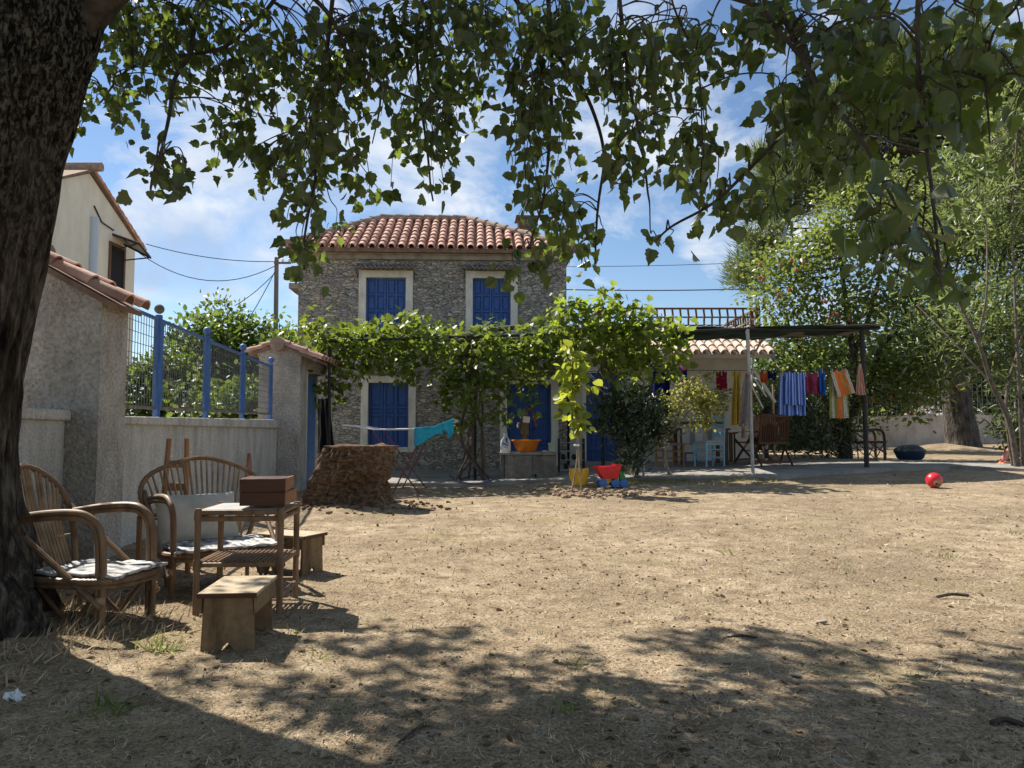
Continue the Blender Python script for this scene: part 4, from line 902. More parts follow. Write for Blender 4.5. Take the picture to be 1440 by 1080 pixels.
def tq(u, v):                         # draped over the raised wing of the airer
    x = u; tt = 2.98 + u * 3.0; k = min(int(tt), 5); a_ = fr_[0][k].lerp(fr_[0][k + 1], tt - k); L_ = .20 + .05 * math.cos(u * 7.5) - .10 * (1 if .62 < u < .78 else 0)
    w_ = (v * 2 - 1); s_ = abs(w_)
    off = .014 + .012 * math.sin(u * 21) * s_
    dz = -L_ * max(0, (s_ - .12)) / .88 * (1 + .12 * math.sin(u * 9 + 1)) ; y = a_.y + w_ * .03 + math.copysign(off, w_) + .25 * (w_ > 0) * s_ * .3
    return Vector((a_.x, y, a_.z + .016 + (dz if s_ > .12 else 0)))
tag(obj('towel', MB().grid(tq, 30, 30), M['turq'], smooth=True, ang=180, solid=.008), 'turquoise towel slung over the raised wing of the clothes airer', 'towel')

# ------------------------------------------------------------------ well plinth, pump, basin, bottle
WY = 14.0; q0, q1 = P(706, 680, WY), P(783, 680, WY); wtop = P(740, 636, WY).z; wz0 = G(.2, WY) + PZ
wp = thing('well_plinth', 'square pebbled concrete well plinth in front of the blue double door', 'plinth', ((q0.x + q1.x) / 2, WY + .45, wz0))
mb = MB().bb(q0.x + .05, q1.x - .45, WY, WY + .9, wz0 - .12, wtop - .05).bb(q1.x - .449, q1.x, WY + .03, WY + .9, wz0 - .12, wtop - .05).bb(q0.x - .03, q0.x + .049, WY + .06, WY + .85, wz0 - .12, wtop - .05)
obj('body', mb, M['concrete_dark'], wp, world=True, bevel=.012)
obj('cover_slab', MB().bb(q0.x - .05, q1.x + .02, WY - .02, WY + .93, wtop - .049, wtop), M['concrete'], wp, world=True, bevel=.01)
obj('tap', MB().tube([(P(753, 676, WY).x, WY, wz0 + .06), (P(753, 676, WY).x, WY - .06, wz0 + .06), (P(753, 676, WY).x, WY - .06, wz0)], .02, 8), M['black_metal'], wp, world=True, smooth=True)
pY = WY + .5; pb = P(738, 625, pY); pt_ = P(740, 582, pY)
pump = thing('hand_pump', 'old green iron hand pump with curved red handle on the plinth', 'pump', (pb.x, pY, wtop))
M['pump'] = mat('old green iron', (.10, .095, .06), (.20, .18, .12), scale=15, rough=.7, bump=.3); M['pump_red'] = mat('rusty red iron', (.20, .05, .035), (.30, .09, .06), rough=.7)
x0 = pb.x
obj('body', MB().lathe([(.10, wtop), (.10, wtop + .03), (.06, wtop + .05), (.055, wtop + .30), (.085, wtop + .32), (.085, wtop + .34), (.075, wtop + .36), (.075, wtop + .60), (.095, wtop + .61), (.095, wtop + .64), (.05, wtop + .67), (.03, wtop + .75)], (x0, pY, 0), 16), M['pump'], pump, world=True, smooth=True)
obj('spout', MB().tube(spline([(x0 - .05, pY, wtop + .50), (x0 - .12, pY - .10, wtop + .52), (x0 - .12, pY - .18, wtop + .44)], 5), .03, 10), M['pump'], pump, world=True, smooth=True)
hp = [P(739, 583, pY), P(742, 577, pY), P(747, 577, pY), P(751, 584, pY), P(751, 590, pY), P(755, 600, pY)]
obj('handle', MB().tube(spline(hp, 5), [.02] * 20 + [.018] * 6, 8), M['pump_red'], pump, world=True, smooth=True)
lab = P(738, 590, pY - .09); tag(obj('paper_notice', MB().box((lab.x + .03, pY - .105, lab.z), (.13, .004, .115), M=Matrix.Rotation(R(6), 3, 'Y')), M['white_plastic']), 'small blank white card fixed to the front of the hand pump', 'card')
bc = P(740, 634, WY + .14); M['orange_pl'] = mat('orange plastic', (.72, .19, .015), (.80, .25, .03), rough=.35, spec=.5)
tag(obj('basin', MB().lathe([(.165, .002), (.178, .02), (.245, .19), (.262, .205), (.275, .205), (.275, .222), (.258, .226), (.240, .21), (.17, .03), (.02, .022)], (bc.x, WY + .26, wtop), 32), M['orange_pl'], smooth=True, ang=50), 'orange plastic wash basin standing on the well plinth', 'basin')
bo = P(711, 634, WY + .15); bt = thing('detergent_bottle', 'white detergent bottle with blue printed label on the well plinth', 'bottle', (bo.x, WY + .16, wtop)); 
mb = MB(); prof_b = []
for t_ in np.linspace(0, 1, 14): prof_b.append((.095 * (1 - .04 * t_) * (1 if t_ < .62 else max(.30, 1 - ((t_ - .62) / .38) ** 1.6 * .72)), .29 * t_))
prof_b = [(.08, 0)] + prof_b; mb.lathe(prof_b, (0, 0, 0), 24, sy=.55); obj('body', mb, M['white_plastic'], bt, smooth=True)
obj('cap', MB().lathe([(.034, .288), (.034, .335), (.028, .345), (.005, .347)], n=16), mat('pale blue cap', (.50, .62, .78), rough=.4), bt, smooth=True)
obj('grip_hole', MB().lathe([(.001, .001), (.030, .004), (.030, .012), (.001, .014)], n=16, M=Matrix.Translation((0.02, -.062, .225)).to_3x3() @ Matrix.Rotation(R(90), 3, 'X'), sx=.7, sy=1.5).xf(Matrix.Translation((.02, -.040, .225))), mat('grip shade', (.10, .12, .16), rough=.5), bt, smooth=True)
mb = MB()
for k, (zc, wd) in enumerate(((.165, .052), (.145, .058), (.128, .05))): mb.grid(lambda u, v, zc=zc, wd=wd: Vector(((u * 2 - 1) * wd, -.055 * math.sqrt(max(.05, 1 - ((u * 2 - 1) * wd / .098) ** 2)) - .0015, zc + (v - .5) * .016 + .012 * math.sin(u * 7 + zc * 90))), 12, 2)
lb_ = obj('label_print', mb, mat('blue label print', (.02, .16, .50), rough=.5), bt)
mb = MB()
for i in range(4): mb.grid(lambda u, v, i=i: Vector((-.026 + i * .016 + u * .011, -.0545, .078 + v * .022)), 1, 1)
obj('label_print', mb, mat('grey label print', (.32, .36, .42), rough=.5), bt)
pp = P(776, 634, WY + .2); pot = thing('tin_pot', 'small pale green square tin on the right end of the plinth', 'tin', (pp.x, WY + .22, wtop))
obj('body', MB().bb(-.065, .065, -.065, .065, 0, .15), mat('pale green tin', (.40, .43, .30), (.52, .55, .42), rough=.6), pot, bevel=.012); obj('rim', MB().bb(-.069, .069, -.069, .069, .1505, .163), mat('tin rim', (.6, .62, .55), rough=.5), pot, bevel=.004)
tag(obj('soap_bar', MB().bb(-.05, .05, -.03, .03, 0, .03).xf(Matrix.Translation((pp.x - .13, WY + .14, wtop))), mat('soap', (.62, .52, .42), rough=.5), bevel=.012), 'small cream bar of soap next to the green tin', 'soap')
# black shelf rack
sy = 14.9; s0, s1 = P(785, 650, sy), P(823, 650, sy); sz0 = G(1.3, sy) + PZ; szt = P(800, 617, sy).z
rk = thing('shoe_rack', 'small black metal shoe rack with grey shelves beside the plinth', 'rack', ((s0.x + s1.x) / 2, sy, sz0))
for x in (s0.x + .02, s1.x - .02): obj('frame', MB().tube([(x, sy, sz0), (x, sy, szt), (x, sy + .28, szt), (x, sy + .28, sz0)], .014, 6), M['black_metal'], rk, world=True, smooth=True)
for f in (.08, .36, .62, .88):
    z = sz0 + (szt - sz0) * f; mb = MB()
    for i in range(6): mb.tube([(s0.x + .02, sy + .0 + i * .056, z), (s1.x - .02, sy + i * .056, z)], .007, 5)
    obj('shelf', mb, M['grey_metal'], rk, world=True)
for k, (f, xx) in enumerate(((.36, .2), (.36, .6), (.08, .3))):
    z = sz0 + (szt - sz0) * f; x = s0.x + (s1.x - s0.x) * xx; lb2 = ['left dark shoe on the upper full shelf of the rack', 'right dark shoe on the upper full shelf of the rack', 'dark shoe on the lowest shelf of the rack'][k]
    mb = MB().sphere((x, sy + .09, z + .045), (.05, .13, .04), 10, 6).sphere((x, sy + .16, z + .065), (.045, .07, .05), 10, 6); tag(obj('shoe', mb, M['black_metal'], smooth=True), lb2, 'shoe', 'shoes on the rack')

# ------------------------------------------------------------------ toys
ty = gp(815, 684); M['yellow_pl'] = mat('yellow plastic', (.72, .42, .02), (.80, .50, .04), rough=.4, spec=.5); M['red_pl'] = mat('red plastic', (.62, .015, .03), (.70, .03, .04), rough=.3, spec=.5); M['blue_pl'] = mat('blue plastic', (.05, .16, .45), rough=.4); M['green_pl'] = mat('green plastic', (.04, .22, .07), rough=.45)
kc = thing('toy_bucket', 'yellow plastic toy bucket with battlement rim behind the sapling stems', 'toy', (ty.x, ty.y + .1, ty.z))
def cr(u, v):
    a_ = u * 2 * PI; k = (u * 5) % 1; h = .215 + .06 * (1 if k < .45 else -.55) * (1); r = .105 + .045 * v; return Vector((math.cos(a_) * r, math.sin(a_) * r, h * v))
obj('wall', MB().grid(cr, 60, 8), M['yellow_pl'], kc, solid=.008, smooth=True, ang=30); obj('base', MB().lathe([(.10, 0), (.104, .006)], n=24), M['yellow_pl'], kc)
tk = gp(858, 686); trk = thing('toy_truck', 'toy dump truck with red tub, yellow chassis and blue wheels', 'toy', (tk.x, tk.y + .05, tk.z), R(4)); trk.scale = (1.02, 1.02, 1.02)
def tub(u, v):
    loop = [(-.15, -.11), (.15, -.11), (.17, 0), (.15, .11), (-.15, .11), (-.19, 0)]; tt = u * 6; k = int(tt) % 6; s_ = tt - int(tt); x, y = [loop[k][i] * (1 - s_) + loop[(k + 1) % 6][i] * s_ for i in (0, 1)]
    sc = .74 + .32 * v; return Vector((x * sc - (.05 * v if x < 0 else 0), y * sc, .14 + .17 * v + (.03 * v if x > 0 else 0)))
obj('tub', MB().grid(tub, 48, 6).add([tub(i / 6, 0) for i in range(6)], [(0, 1, 2, 3, 4, 5)]), M['red_pl'], trk, solid=.01)
obj('tub_rim', MB().tube([tub(i / 24, 1) for i in range(25)], .012, 6), M['red_pl'], trk, smooth=True)
obj('chassis', MB().bb(-.15, .14, -.06, .06, .075, .11).bb(-.13, .02, -.05, .05, .11, .138).bb(.09, .135, -.05, .05, .11, .22), M['yellow_pl'], trk, bevel=.008)
obj('cab', MB().prism([(.14, .10), (.235, .10), (.235, .16), (.20, .235), (.14, .235)], .12, Matrix.Translation((0, .06, 0)) @ Matrix.Rotation(R(90), 4, 'X')), M['green_pl'], trk, bevel=.01)
for x in (-.12, .07, .20):
    for y in (-.085, .085): 
        wlh = obj('wheel', MB().lathe([(.03, -.03), (.06, -.028), (.066, -.015), (.066, .015), (.06, .028), (.03, .03)], n=18, M=Matrix.Rotation(R(90), 3, 'X')).xf(Matrix.Translation((x, y, .066))), M['blue_pl'], trk, smooth=True)
bl = gp(1314, 686); ball = thing('ball', 'shiny red ball with printed patch lying on the dry grass', 'ball', (bl.x, bl.y, bl.z + .106), R(-20))
obj('body', MB().sphere((0, 0, 0), .110, 28, 18), M['red_pl'], ball, smooth=True)
def patch(cx_, cz_, sx, sz, ro, name, m):
    def fn(u, v):
        a_, r = u * 2 * PI, v; x = cx_ + sx * r * math.cos(a_); z = cz_ + sz * r * math.sin(a_); y = -math.sqrt(max(1e-5, ro * ro - x * x - z * z)); return Vector((x, y, z))
    obj(name, MB().grid(fn, 16, 4), m, ball, smooth=True)
patch(.035, -.035, .062, .05, .1108, 'printed_patch', mat('ball print cream', (.55, .42, .28), (.16, .07, .04), scale=22, rough=.4)); patch(.02, -.045, .02, .012, .1116, 'printed_patch', mat('ball print dark', (.03, .03, .03), rough=.4)); patch(.06, -.03, .018, .014, .1116, 'printed_patch', mat('ball print orange', (.6, .22, .06), rough=.4))
vt = gp(1412, 655, .0); M['pink_pl'] = mat('faded coral plastic', (.66, .24, .18), (.72, .34, .26), rough=.5)
tt_ = thing('toy_scoop', 'coral plastic toy scoop leaning upright at the right hand shrub', 'toy', vt)
e_ = P(1424, 626, vt.y) - vt; obj('handle', MB().tube(spline([(-.03, 0, .08), (.06, .02, e_.z * .55), (e_.x, .05, e_.z)], 5), [.05] * 5 + [.035] * 6, 10), M['pink_pl'], tt_, smooth=True)
obj('scoop', MB().grid(lambda u, v: Vector((-.12 + .30 * u, -.10 + .2 * v, .03 + .07 * math.sin(u * PI) * math.sin(v * PI) + .05 * noise.noise(Vector((u * 4, v * 4, 2))))), 14, 10), mat('coral scoop', (.74, .20, .10), (.8, .3, .18), rough=.45), tt_, smooth=True, solid=.012)
# ------------------------------------------------------------------ pergola frames and shade cloth
def pg_z(px, py, Y): return P(px, py, Y).z
FY = 13.3
LZ = P(463, 479, FY).z; lp0 = P(463, 600, FY).x; lp1 = P(668, 600, FY).x
per = thing('vine_pergola', 'thin black steel pipe pergola carrying the grape vine before the house', 'pergola', ((lp0 + lp1) / 2, FY, G(lp0, FY)))
def post(px_top, py_top, px_b, py_b, Y, r, m, root, zt=None):
    a, b_ = P(px_b, py_b, Y), P(px_top, py_top, Y); a.z = G(a.x, Y) - .02
    return obj('post', MB().tube([a, (b_.x, Y, zt if zt is not None else b_.z)], r, 9), m, root, smooth=True, world=True)
post(463, 479, 463, 680, FY, .028, M['black_metal'], per); post(668, 479, 668, 660, FY + .8, .028, M['black_metal'], per, LZ); 
post(846, 470, 848, 650, 15.6, .035, M['black_metal'], per, LZ + .12)
mb = MB(); x9 = P(905, 500, FY).x
mb.tube([(lp0, FY, LZ), (x9, FY, LZ + .16)], .022, 8).tube([(lp0, 16.8, LZ + .15), (x9, 16.8, LZ + .25)], .022, 8)
for f in (0, .22, .45, .68, 1): x = lp0 + (x9 - lp0) * f; mb.tube([(x, FY, LZ + .16 * f + .02), (x, 16.8, LZ + .15 + .1 * f)], .018, 7)
for f in (.2, .4, .6, .8): mb.tube([(lp0 - .2, FY + 3.5 * f, LZ + .06), (x9, FY + 3.5 * f, LZ + .22)], .006, 5)
obj('roof_pipe', mb, M['black_metal'], per, smooth=True, world=True)
SZ = P(1051, 463, 13.0).z
p2 = thing('shade_pergola', 'grey and black pole frame holding the dark shade cloth by the annex', 'pergola', (4.5, 13.3, .4))
post(905, 520, 905, 668, 13.2, .022, M['grey_metal'], p2, SZ - .05)
post(1051, 463, 1059, 663, 13.0, .032, M['grey_metal'], p2, SZ)
post(1212, 462, 1219, 657, 13.6, .042, M['black_metal'], p2, SZ + .06)
xa, xb, xc = P(905, 500, 13.2).x, P(1051, 500, 13.0).x, P(1213, 500, 13.6).x
mb = MB().tube([(xa, 13.2, SZ - .05), (xb, 13.0, SZ + .01), (xc, 13.6, SZ + .07), (xc + .35, 13.65, SZ + .11)], .024, 8).tube([(xb, 13.0, SZ + .0), (xb, 16.6, SZ + .30)], .02, 7).tube([(xc, 13.6, SZ + .07), (xc - .3, 16.6, SZ + .32)], .02, 7).tube([(xb, 16.6, SZ + .30), (xc - .3, 16.6, SZ + .32)], .02, 7)
obj('roof_pipe', mb, M['black_metal'], p2, smooth=True, world=True)
def cloth_mat(name, c1, c2):
    m, n, L, b = nodes_of(name); b.inputs['Roughness'].default_value = .8
    tcn = n.new('ShaderNodeTexCoord'); z = n.new('ShaderNodeTexNoise'); z.inputs['Scale'].default_value = 1.6; L.new(tcn.outputs['Object'], z.inputs['Vector'])
    r = ramp(n, [(.44, c1), (.62, c2)]); L.new(z.outputs[0], r.inputs[0]); L.new(r.outputs[0], b.inputs['Base Color']); return m
M['shade'] = cloth_mat('dark green shade net', (.008, .014, .012), (.018, .075, .052))
x0, x1 = P(945, 470, 13.1).x, xc + .35
def shf(u, v):
    x = x0 + (x1 - x0) * u; Yf = 13.2 - .2 * min(1, u * 2) + .6 * max(0, u - .5) * 2; Yb = 16.5; Y = Yf + (Yb - Yf) * v
    sag = .15 * math.sin(v * PI) * (1 - u * .7) * (.6 + .5 * abs(math.sin(u * 9))) + .07 * v * (1 - u) * abs(math.sin(u * 14))
    return Vector((x, Y - .02, SZ + .035 + .10 * u * u + .30 * v * (1 - .3 * u) - sag + .05 * noise.noise(Vector((x * 2, Y * 2, 0)))))
tag(obj('shade_cloth', MB().grid(shf, 70, 30), M['shade'], smooth=True, ang=180, solid=.004), 'sagging dark green shade netting stretched over the washing lines', 'shade cloth')
def reed(u, v):
    x = xb + .6 + (x1 - xb - .5) * u; Y = 13.25 + .5 * u + v * 1.6; return Vector((x, Y, SZ + .075 + .12 * u + .03 * noise.noise(Vector((x * 5, Y * 5, 1)))))
tag(obj('reed_mat', MB().grid(reed, 40, 10), mat('old reed mat', (.24, .17, .12), (.36, .27, .2), scale=20, rough=.9, stretch=(1, 12, 1)), smooth=True, solid=.012), 'thin weathered reed mat lying on top of the shade netting', 'mat')

# ------------------------------------------------------------------ washing line and laundry
LY = 13.25
lw = tag(obj('washing_line', MB().tube([P(905, 516, 13.2), P(960, 521, LY), P(1054, 521, 13.0)], .005, 5), M['cable']), 'washing line between the thin grey pole and the white pole', 'line')
lw2 = tag(obj('washing_line', MB().tube([P(1054, 520, 13.0), P(1120, 523, LY), P(1214, 519, 13.58)], .005, 5), M['cable']), 'washing line from the white pole to the black pole', 'line')
def hl(px, py, Y=LY): return P(px, py, Y)
def hang(name, label, cat, m, xa, ya, xb, yb, drop_px, Y=LY, **k):
    a, b_ = hl(xa, ya, Y), hl(xb, yb, Y); return hang_(name, label, cat, m, a, b_, drop_px * Y / FPX, **k)
def hang_(name, label, cat, m, a, b_, d, **k): return hung(name, label, cat, m, a, b_, d, group='laundry on the washing lines', **k)
def stripe_mat(name, cols, period, axis=0):
    m, n, L, b = nodes_of(name); b.inputs['Roughness'].default_value = .95; b.inputs['Specular IOR Level'].default_value = .1
    at = n.new('ShaderNodeUVMap'); sp = n.new('ShaderNodeSeparateXYZ'); L.new(at.outputs[0], sp.inputs[0])
    mu = n.new('ShaderNodeMath'); mu.operation = 'MULTIPLY'; mu.inputs[1].default_value = period; L.new(sp.outputs[axis], mu.inputs[0])
    fr = n.new('ShaderNodeMath'); fr.operation = 'FRACT'; L.new(mu.outputs[0], fr.inputs[0])
    r = ramp(n, cols); r.color_ramp.interpolation = 'CONSTANT'; L.new(fr.outputs[0], r.inputs[0]); L.new(r.outputs[0], b.inputs['Base Color']); return m
def uvgrid(o, nu, nv):
    me = o.data; uv = me.uv_layers.new(name='UVMap'); q = nv + 1
    li = np.zeros(len(me.loops), np.int32); me.loops.foreach_get('vertex_index', li); a = np.stack([(li // q) / nu, (li % q) / nv], 1).astype(np.float32); uv.data.foreach_set('uv', a.ravel())
bs = stripe_mat('blue striped terry', [(0, (.03, .09, .36)), (.30, (.10, .22, .58)), (.42, (.52, .60, .80)), (.55, (.08, .18, .52)), (.72, (.45, .54, .76)), (.80, (.03, .08, .34)), (1, (.03, .08, .34))], 7)
o = hang('towel', 'large blue and white striped beach towel folded over the line', 'towel', bs, 1096, 523, 1131, 524, 61, folds=4, depth=.03, taper=1.12, seed=1); uvgrid(o, 40, 30)
a_, b_ = hl(1097, 523), hl(1130, 524); off = Vector((0, -.07, .006)); o2 = hung('towel_flap', '', '', bs, a_ + off + Vector((.06, 0, 0)), b_ + off, 47 * LY / FPX, folds=4, depth=.02, taper=1.08, seed=1.2); uvgrid(o2, 40, 30)
for k_ in ('label', 'category'): del o2[k_]
o2.parent = o; RM[o2] = Matrix.Identity(4)
hang('cloth', 'small dark maroon cloth hanging before the annex wall', 'cloth', fabric('maroon cotton', (.15, .008, .025)), 1007, 522, 1022, 521, 27, Y=13.9, folds=1.5, depth=.012, seed=3)
hang('dress', 'mustard yellow dress hanging left of the grey robe', 'dress', fabric('mustard cotton', (.40, .28, .05), (.52, .38, .09)), 1031, 520, 1041, 520, 78, folds=2.5, depth=.05, taper=1.7, seed=4, sway=-.03, edge=lambda v: .03 * (v < .12))
hang('robe', 'long grey brown robe hanging beside the white pole', 'robe', fabric('grey brown jersey', (.16, .135, .13), (.24, .21, .20)), 1047, 524, 1055, 522, 74, Y=12.92, folds=1.4, depth=.04, taper=1.25, seed=5, sway=-.08, edge=lambda v: -.02 + .05 * min(1, v * 4))
hang('sock', 'narrow grey brown sleeve end hanging below the robe', 'sleeve', fabric('sleeve jersey', (.20, .15, .135), (.28, .22, .2)), 1042, 596, 1048, 596, 20, Y=12.9, folds=1, depth=.03, taper=1.1, seed=6)
hang('swimsuit', 'small orange red swimsuit piece on the far line', 'swimwear', fabric('orange red lycra', (.55, .10, .04)), 1068, 521, 1079, 522, 17, Y=14.2, folds=1.5, depth=.04, taper=.6, seed=7)
hang('swim_trunks', 'small navy swim trunks next to the orange red piece', 'swimwear', fabric('navy lycra', (.012, .018, .06)), 1079, 521, 1092, 522, 11, Y=14.2, folds=1, depth=.03, taper=.8, seed=8)
hang('shorts', 'maroon shorts hanging between striped towel and blue cloth', 'shorts', fabric('wine cotton', (.17, .025, .065), (.24, .045, .10)), 1129, 525, 1153, 523, 33, folds=2, depth=.05, taper=1.0, seed=9, botl=.8)
hang('t_shirt', 'bright blue garment bunched between maroon shorts and patterned towel', 'shirt', fabric('bright blue cotton', (.02, .10, .36)), 1152, 516, 1160, 522, 36, folds=1.6, depth=.06, taper=1.4, seed=10)
def pat(name, base, mid_c):
    m, n, L, b = nodes_of(name); b.inputs['Roughness'].default_value = .95
    at = n.new('ShaderNodeUVMap'); sp = n.new('ShaderNodeSeparateXYZ'); L.new(at.outputs[0], sp.inputs[0])
    r = ramp(n, base); r.color_ramp.interpolation = 'CONSTANT'; L.new(sp.outputs[0], r.inputs[0])
    mpn = n.new('ShaderNodeMapping'); mpn.inputs['Scale'].default_value = (14, 22, 1); L.new(at.outputs[0], mpn.inputs[0]); v = n.new('ShaderNodeTexVoronoi'); v.inputs['Scale'].default_value = 1; v.inputs['Randomness'].default_value = .2; L.new(mpn.outputs[0], v.inputs['Vector'])
    lt = n.new('ShaderNodeMath'); lt.operation = 'LESS_THAN'; lt.inputs[1].default_value = .36; L.new(v.outputs['Distance'], lt.inputs[0])
    r2 = ramp(n, mid_c); r2.color_ramp.interpolation = 'CONSTANT'; L.new(sp.outputs[0], r2.inputs[0]); mu = n.new('ShaderNodeMath'); mu.operation = 'MULTIPLY'; L.new(lt.outputs[0], mu.inputs[0]); L.new(r2.outputs[0], mu.inputs[1])
    mx_ = n.new('ShaderNodeMixRGB'); L.new(mu.outputs[0], mx_.inputs[0]); L.new(r.outputs[0], mx_.inputs[1]); mx_.inputs[2].default_value = (.10, .115, .06, 1); L.new(mx_.outputs[0], b.inputs['Base Color']); return m
ol, wh, og = (.20, .20, .055), (.52, .52, .44), (.58, .16, .035)
K0, K1 = (0, 0, 0), (1, 1, 1)
t1 = pat('olive orange towel', [(0, ol), (.13, wh), (.30, ol), (.45, og), (.68, ol), (.72, wh), (.9, ol), (1, ol)], [(0, K0), (.13, K1), (.30, K0), (.72, K1), (.9, K0), (1, K0)])
o = hang('towel', 'long olive and orange towel with patterned white bands', 'towel', t1, 1166, 523, 1190, 522, 67, folds=1.3, depth=.03, taper=1.2, seed=11, botl=.97); uvgrid(o, 40, 30)
t2 = pat('orange bordered towel', [(0, wh), (.22, og), (.62, ol), (.72, og), (.84, wh), (1, wh)], [(0, K1), (.2, K0), (.86, K1), (1, K1)])
a_, b_ = hl(1167, 521, 13.15), hl(1191, 518, 13.15); o = hang_('towel', 'small orange towel with white border draped askew over the olive towel', 'towel', t2, a_, b_, 36 * 13.15 / FPX, folds=1, depth=.03, taper=1.0, seed=12, sway=.12, botl=1.1); uvgrid(o, 40, 30)
ps = stripe_mat('peach striped terry', [(0, (.56, .33, .24)), (.4, (.50, .26, .17)), (.7, (.62, .42, .33)), (1, (.62, .42, .33))], 8)
o = hang('towel', 'peach towel gathered to a point beside the black pole', 'towel', ps, 1207, 512, 1211, 512, 44, Y=13.5, folds=2.5, depth=.03, taper=3.4, seed=13); uvgrid(o, 40, 30)
hang('sheet', 'deep royal blue sheet hanging behind the leafy grape tree', 'sheet', fabric('royal blue cotton', (.008, .012, .10), (.014, .02, .16)), 914, 510, 940, 512, 72, Y=14.45, folds=2.5, depth=.06, seed=14, sway=.03)
hang('shirt', 'royal blue shirt with pink trim half hidden by the yellow shrub', 'shirt', fabric('royal blue shirt', (.015, .015, .17), (.02, .02, .24)), 955, 516, 966, 514, 24, Y=13.5, folds=1.5, depth=.05, seed=15, taper=.8)
hang('scarf', 'small bright pink scrap of cloth on the line above the shrub', 'cloth', fabric('pink cloth', (.70, .08, .26)), 957, 513, 965, 512, 9, Y=13.4, folds=1, depth=.03, seed=16, taper=.4)
# white tube garden frame behind
wf = thing('swing_frame', 'white tubular frame with arch and slanting bars behind the white pole', 'frame', (5.2, 16.2, .4)); WT = M['white_plastic']
arc = [P(1057, 545, 16.0), P(1059, 510, 16.0), P(1066, 488, 16.0), P(1078, 474, 16.0), P(1092, 466, 16.0)]
obj('arch', MB().tube(spline(arc, 6), .022, 8), WT, wf, smooth=True, world=True)
for a, b_, r in (((1058, 517), (1090, 566), .035), ((1058, 528), (1078, 558), .018), ((1058, 545), (1074, 576), .018), ((1073, 540), (1073, 551), .015)):
    obj('bar', MB().tube([P(*a, 16.1), P(*b_, 16.1)], r, 8), WT, wf, smooth=True, world=True)
obj('leg', MB().tube([P(1087, 540, 16.3), (P(1087, 540, 16.3).x, 16.3, G(5.4, 16.3))], .022, 8).tube([P(1057, 545, 16.0), (P(1057, 540, 16).x, 16.0, G(5.0, 16) + .05)], .022, 8), wood_mat('weathered stake', (.3, .22, .12), (.42, .33, .2), axis=2), wf, smooth=True, world=True)

# ------------------------------------------------------------------ patio furniture on the right
M['lightblue'] = mat('light blue paint', (.21, .42, .58), (.30, .52, .68), scale=10, rough=.5, bump=.1)
def seatc(px, py, dz=PZ): return gp(px, py, dz)
def rush_chair(name, label, loc, rz, m, seat_m, W=.42, D=.40, H=.98, sz=.45, lean=.05):
    t = thing(name, label, 'chair', loc, rz)           # local: faces -y; back at +y
    for s_ in (-1, 1):
        obj('leg', MB().lathe([(.016, 0), (.022, .02), (.017, .1), (.024, .14), (.017, .2), (.025, .26), (.018, .32), (.026, .38), (.022, sz + .02)], (s_ * W / 2, -D / 2, 0), 10), m, t, smooth=True)
        obj('leg', MB().tube([(s_ * W / 2 * .92, D / 2, 0), (s_ * W / 2 * .92, D / 2, sz), (s_ * W / 2 * .9, D / 2 + lean, H)], [.019, .021, .018], 9), m, t, smooth=True)
    mb = MB()
    for z in (sz * .35, sz * .68):
        mb.tube([(-W / 2, -D / 2, z), (W / 2, -D / 2, z)], .011, 7).tube([(-W / 2, -D / 2, z + .03), (-W / 2 * .92, D / 2, z + .03)], .011, 7).tube([(W / 2, -D / 2, z + .03), (W / 2 * .92, D / 2, z + .03)], .011, 7).tube([(-W / 2 * .92, D / 2, z), (W / 2 * .92, D / 2, z)], .011, 7)
    obj('stretcher', mb, m, t, smooth=True); mb = MB()
    for f in (.30, .58, .86):
        z = sz + (H - sz) * f; y = D / 2 + lean * f; hgt = .035
        mb.add([(x * W / 2 * .9, y + .012 * (1 - x * x) + q, z + s2 * hgt + (.018 * (1 - x * x) if s2 > 0 else 0)) for q in (0, .016) for s2 in (-1, 1) for x in (-1, -.5, 0, .5, 1)],
               [(i, i + 1, i + 6, i + 5) for i in range(4)] + [(10 + i, 15 + i, 16 + i, 11 + i) for i in range(4)] + [(5 + i, 6 + i, 16 + i, 15 + i) for i in range(4)] + [(i, 10 + i, 11 + i, i + 1) for i in range(4)])
    obj('back_slat', mb, m, t)
    obj('seat', MB().bb(-W / 2 + .0, W / 2 - .0, -D / 2, D / 2, sz - .03, sz + .012), seat_m, t, bevel=.014); return t
M['rush'] = mat('rush seat', (.30, .24, .14), (.44, .36, .23), scale=20, rough=.9, bump=.5)
c_ = seatc(1004, 657); rush_chair('blue_chair', 'light blue painted ladder back chair with pale seat pad', (c_.x - .02, c_.y + .25, c_.z), R(-72), M['lightblue'], M['lightblue'], H=1.02)
def padf(u, v): return Vector(((u - .5) * .40, (v - .5) * .38, .02 * math.sin(u * PI) * math.sin(v * PI) + .008))
pd = obj('seat_pad', MB().grid(padf, 12, 12), M['linen'], smooth=True, solid=.03); pd.location = (c_.x - .02, c_.y + .25, c_.z + .475); pd.rotation_euler = (0, 0, R(-72)); tag(pd, 'pale flat seat pad lying on the light blue chair', 'cushion')
c_ = seatc(946, 657); rush_chair('rush_chair', 'brown wooden rush seat chair standing left of the patio table', (c_.x, c_.y + .3, c_.z), R(15), M['orange_wood'], M['rust'], H=.80)
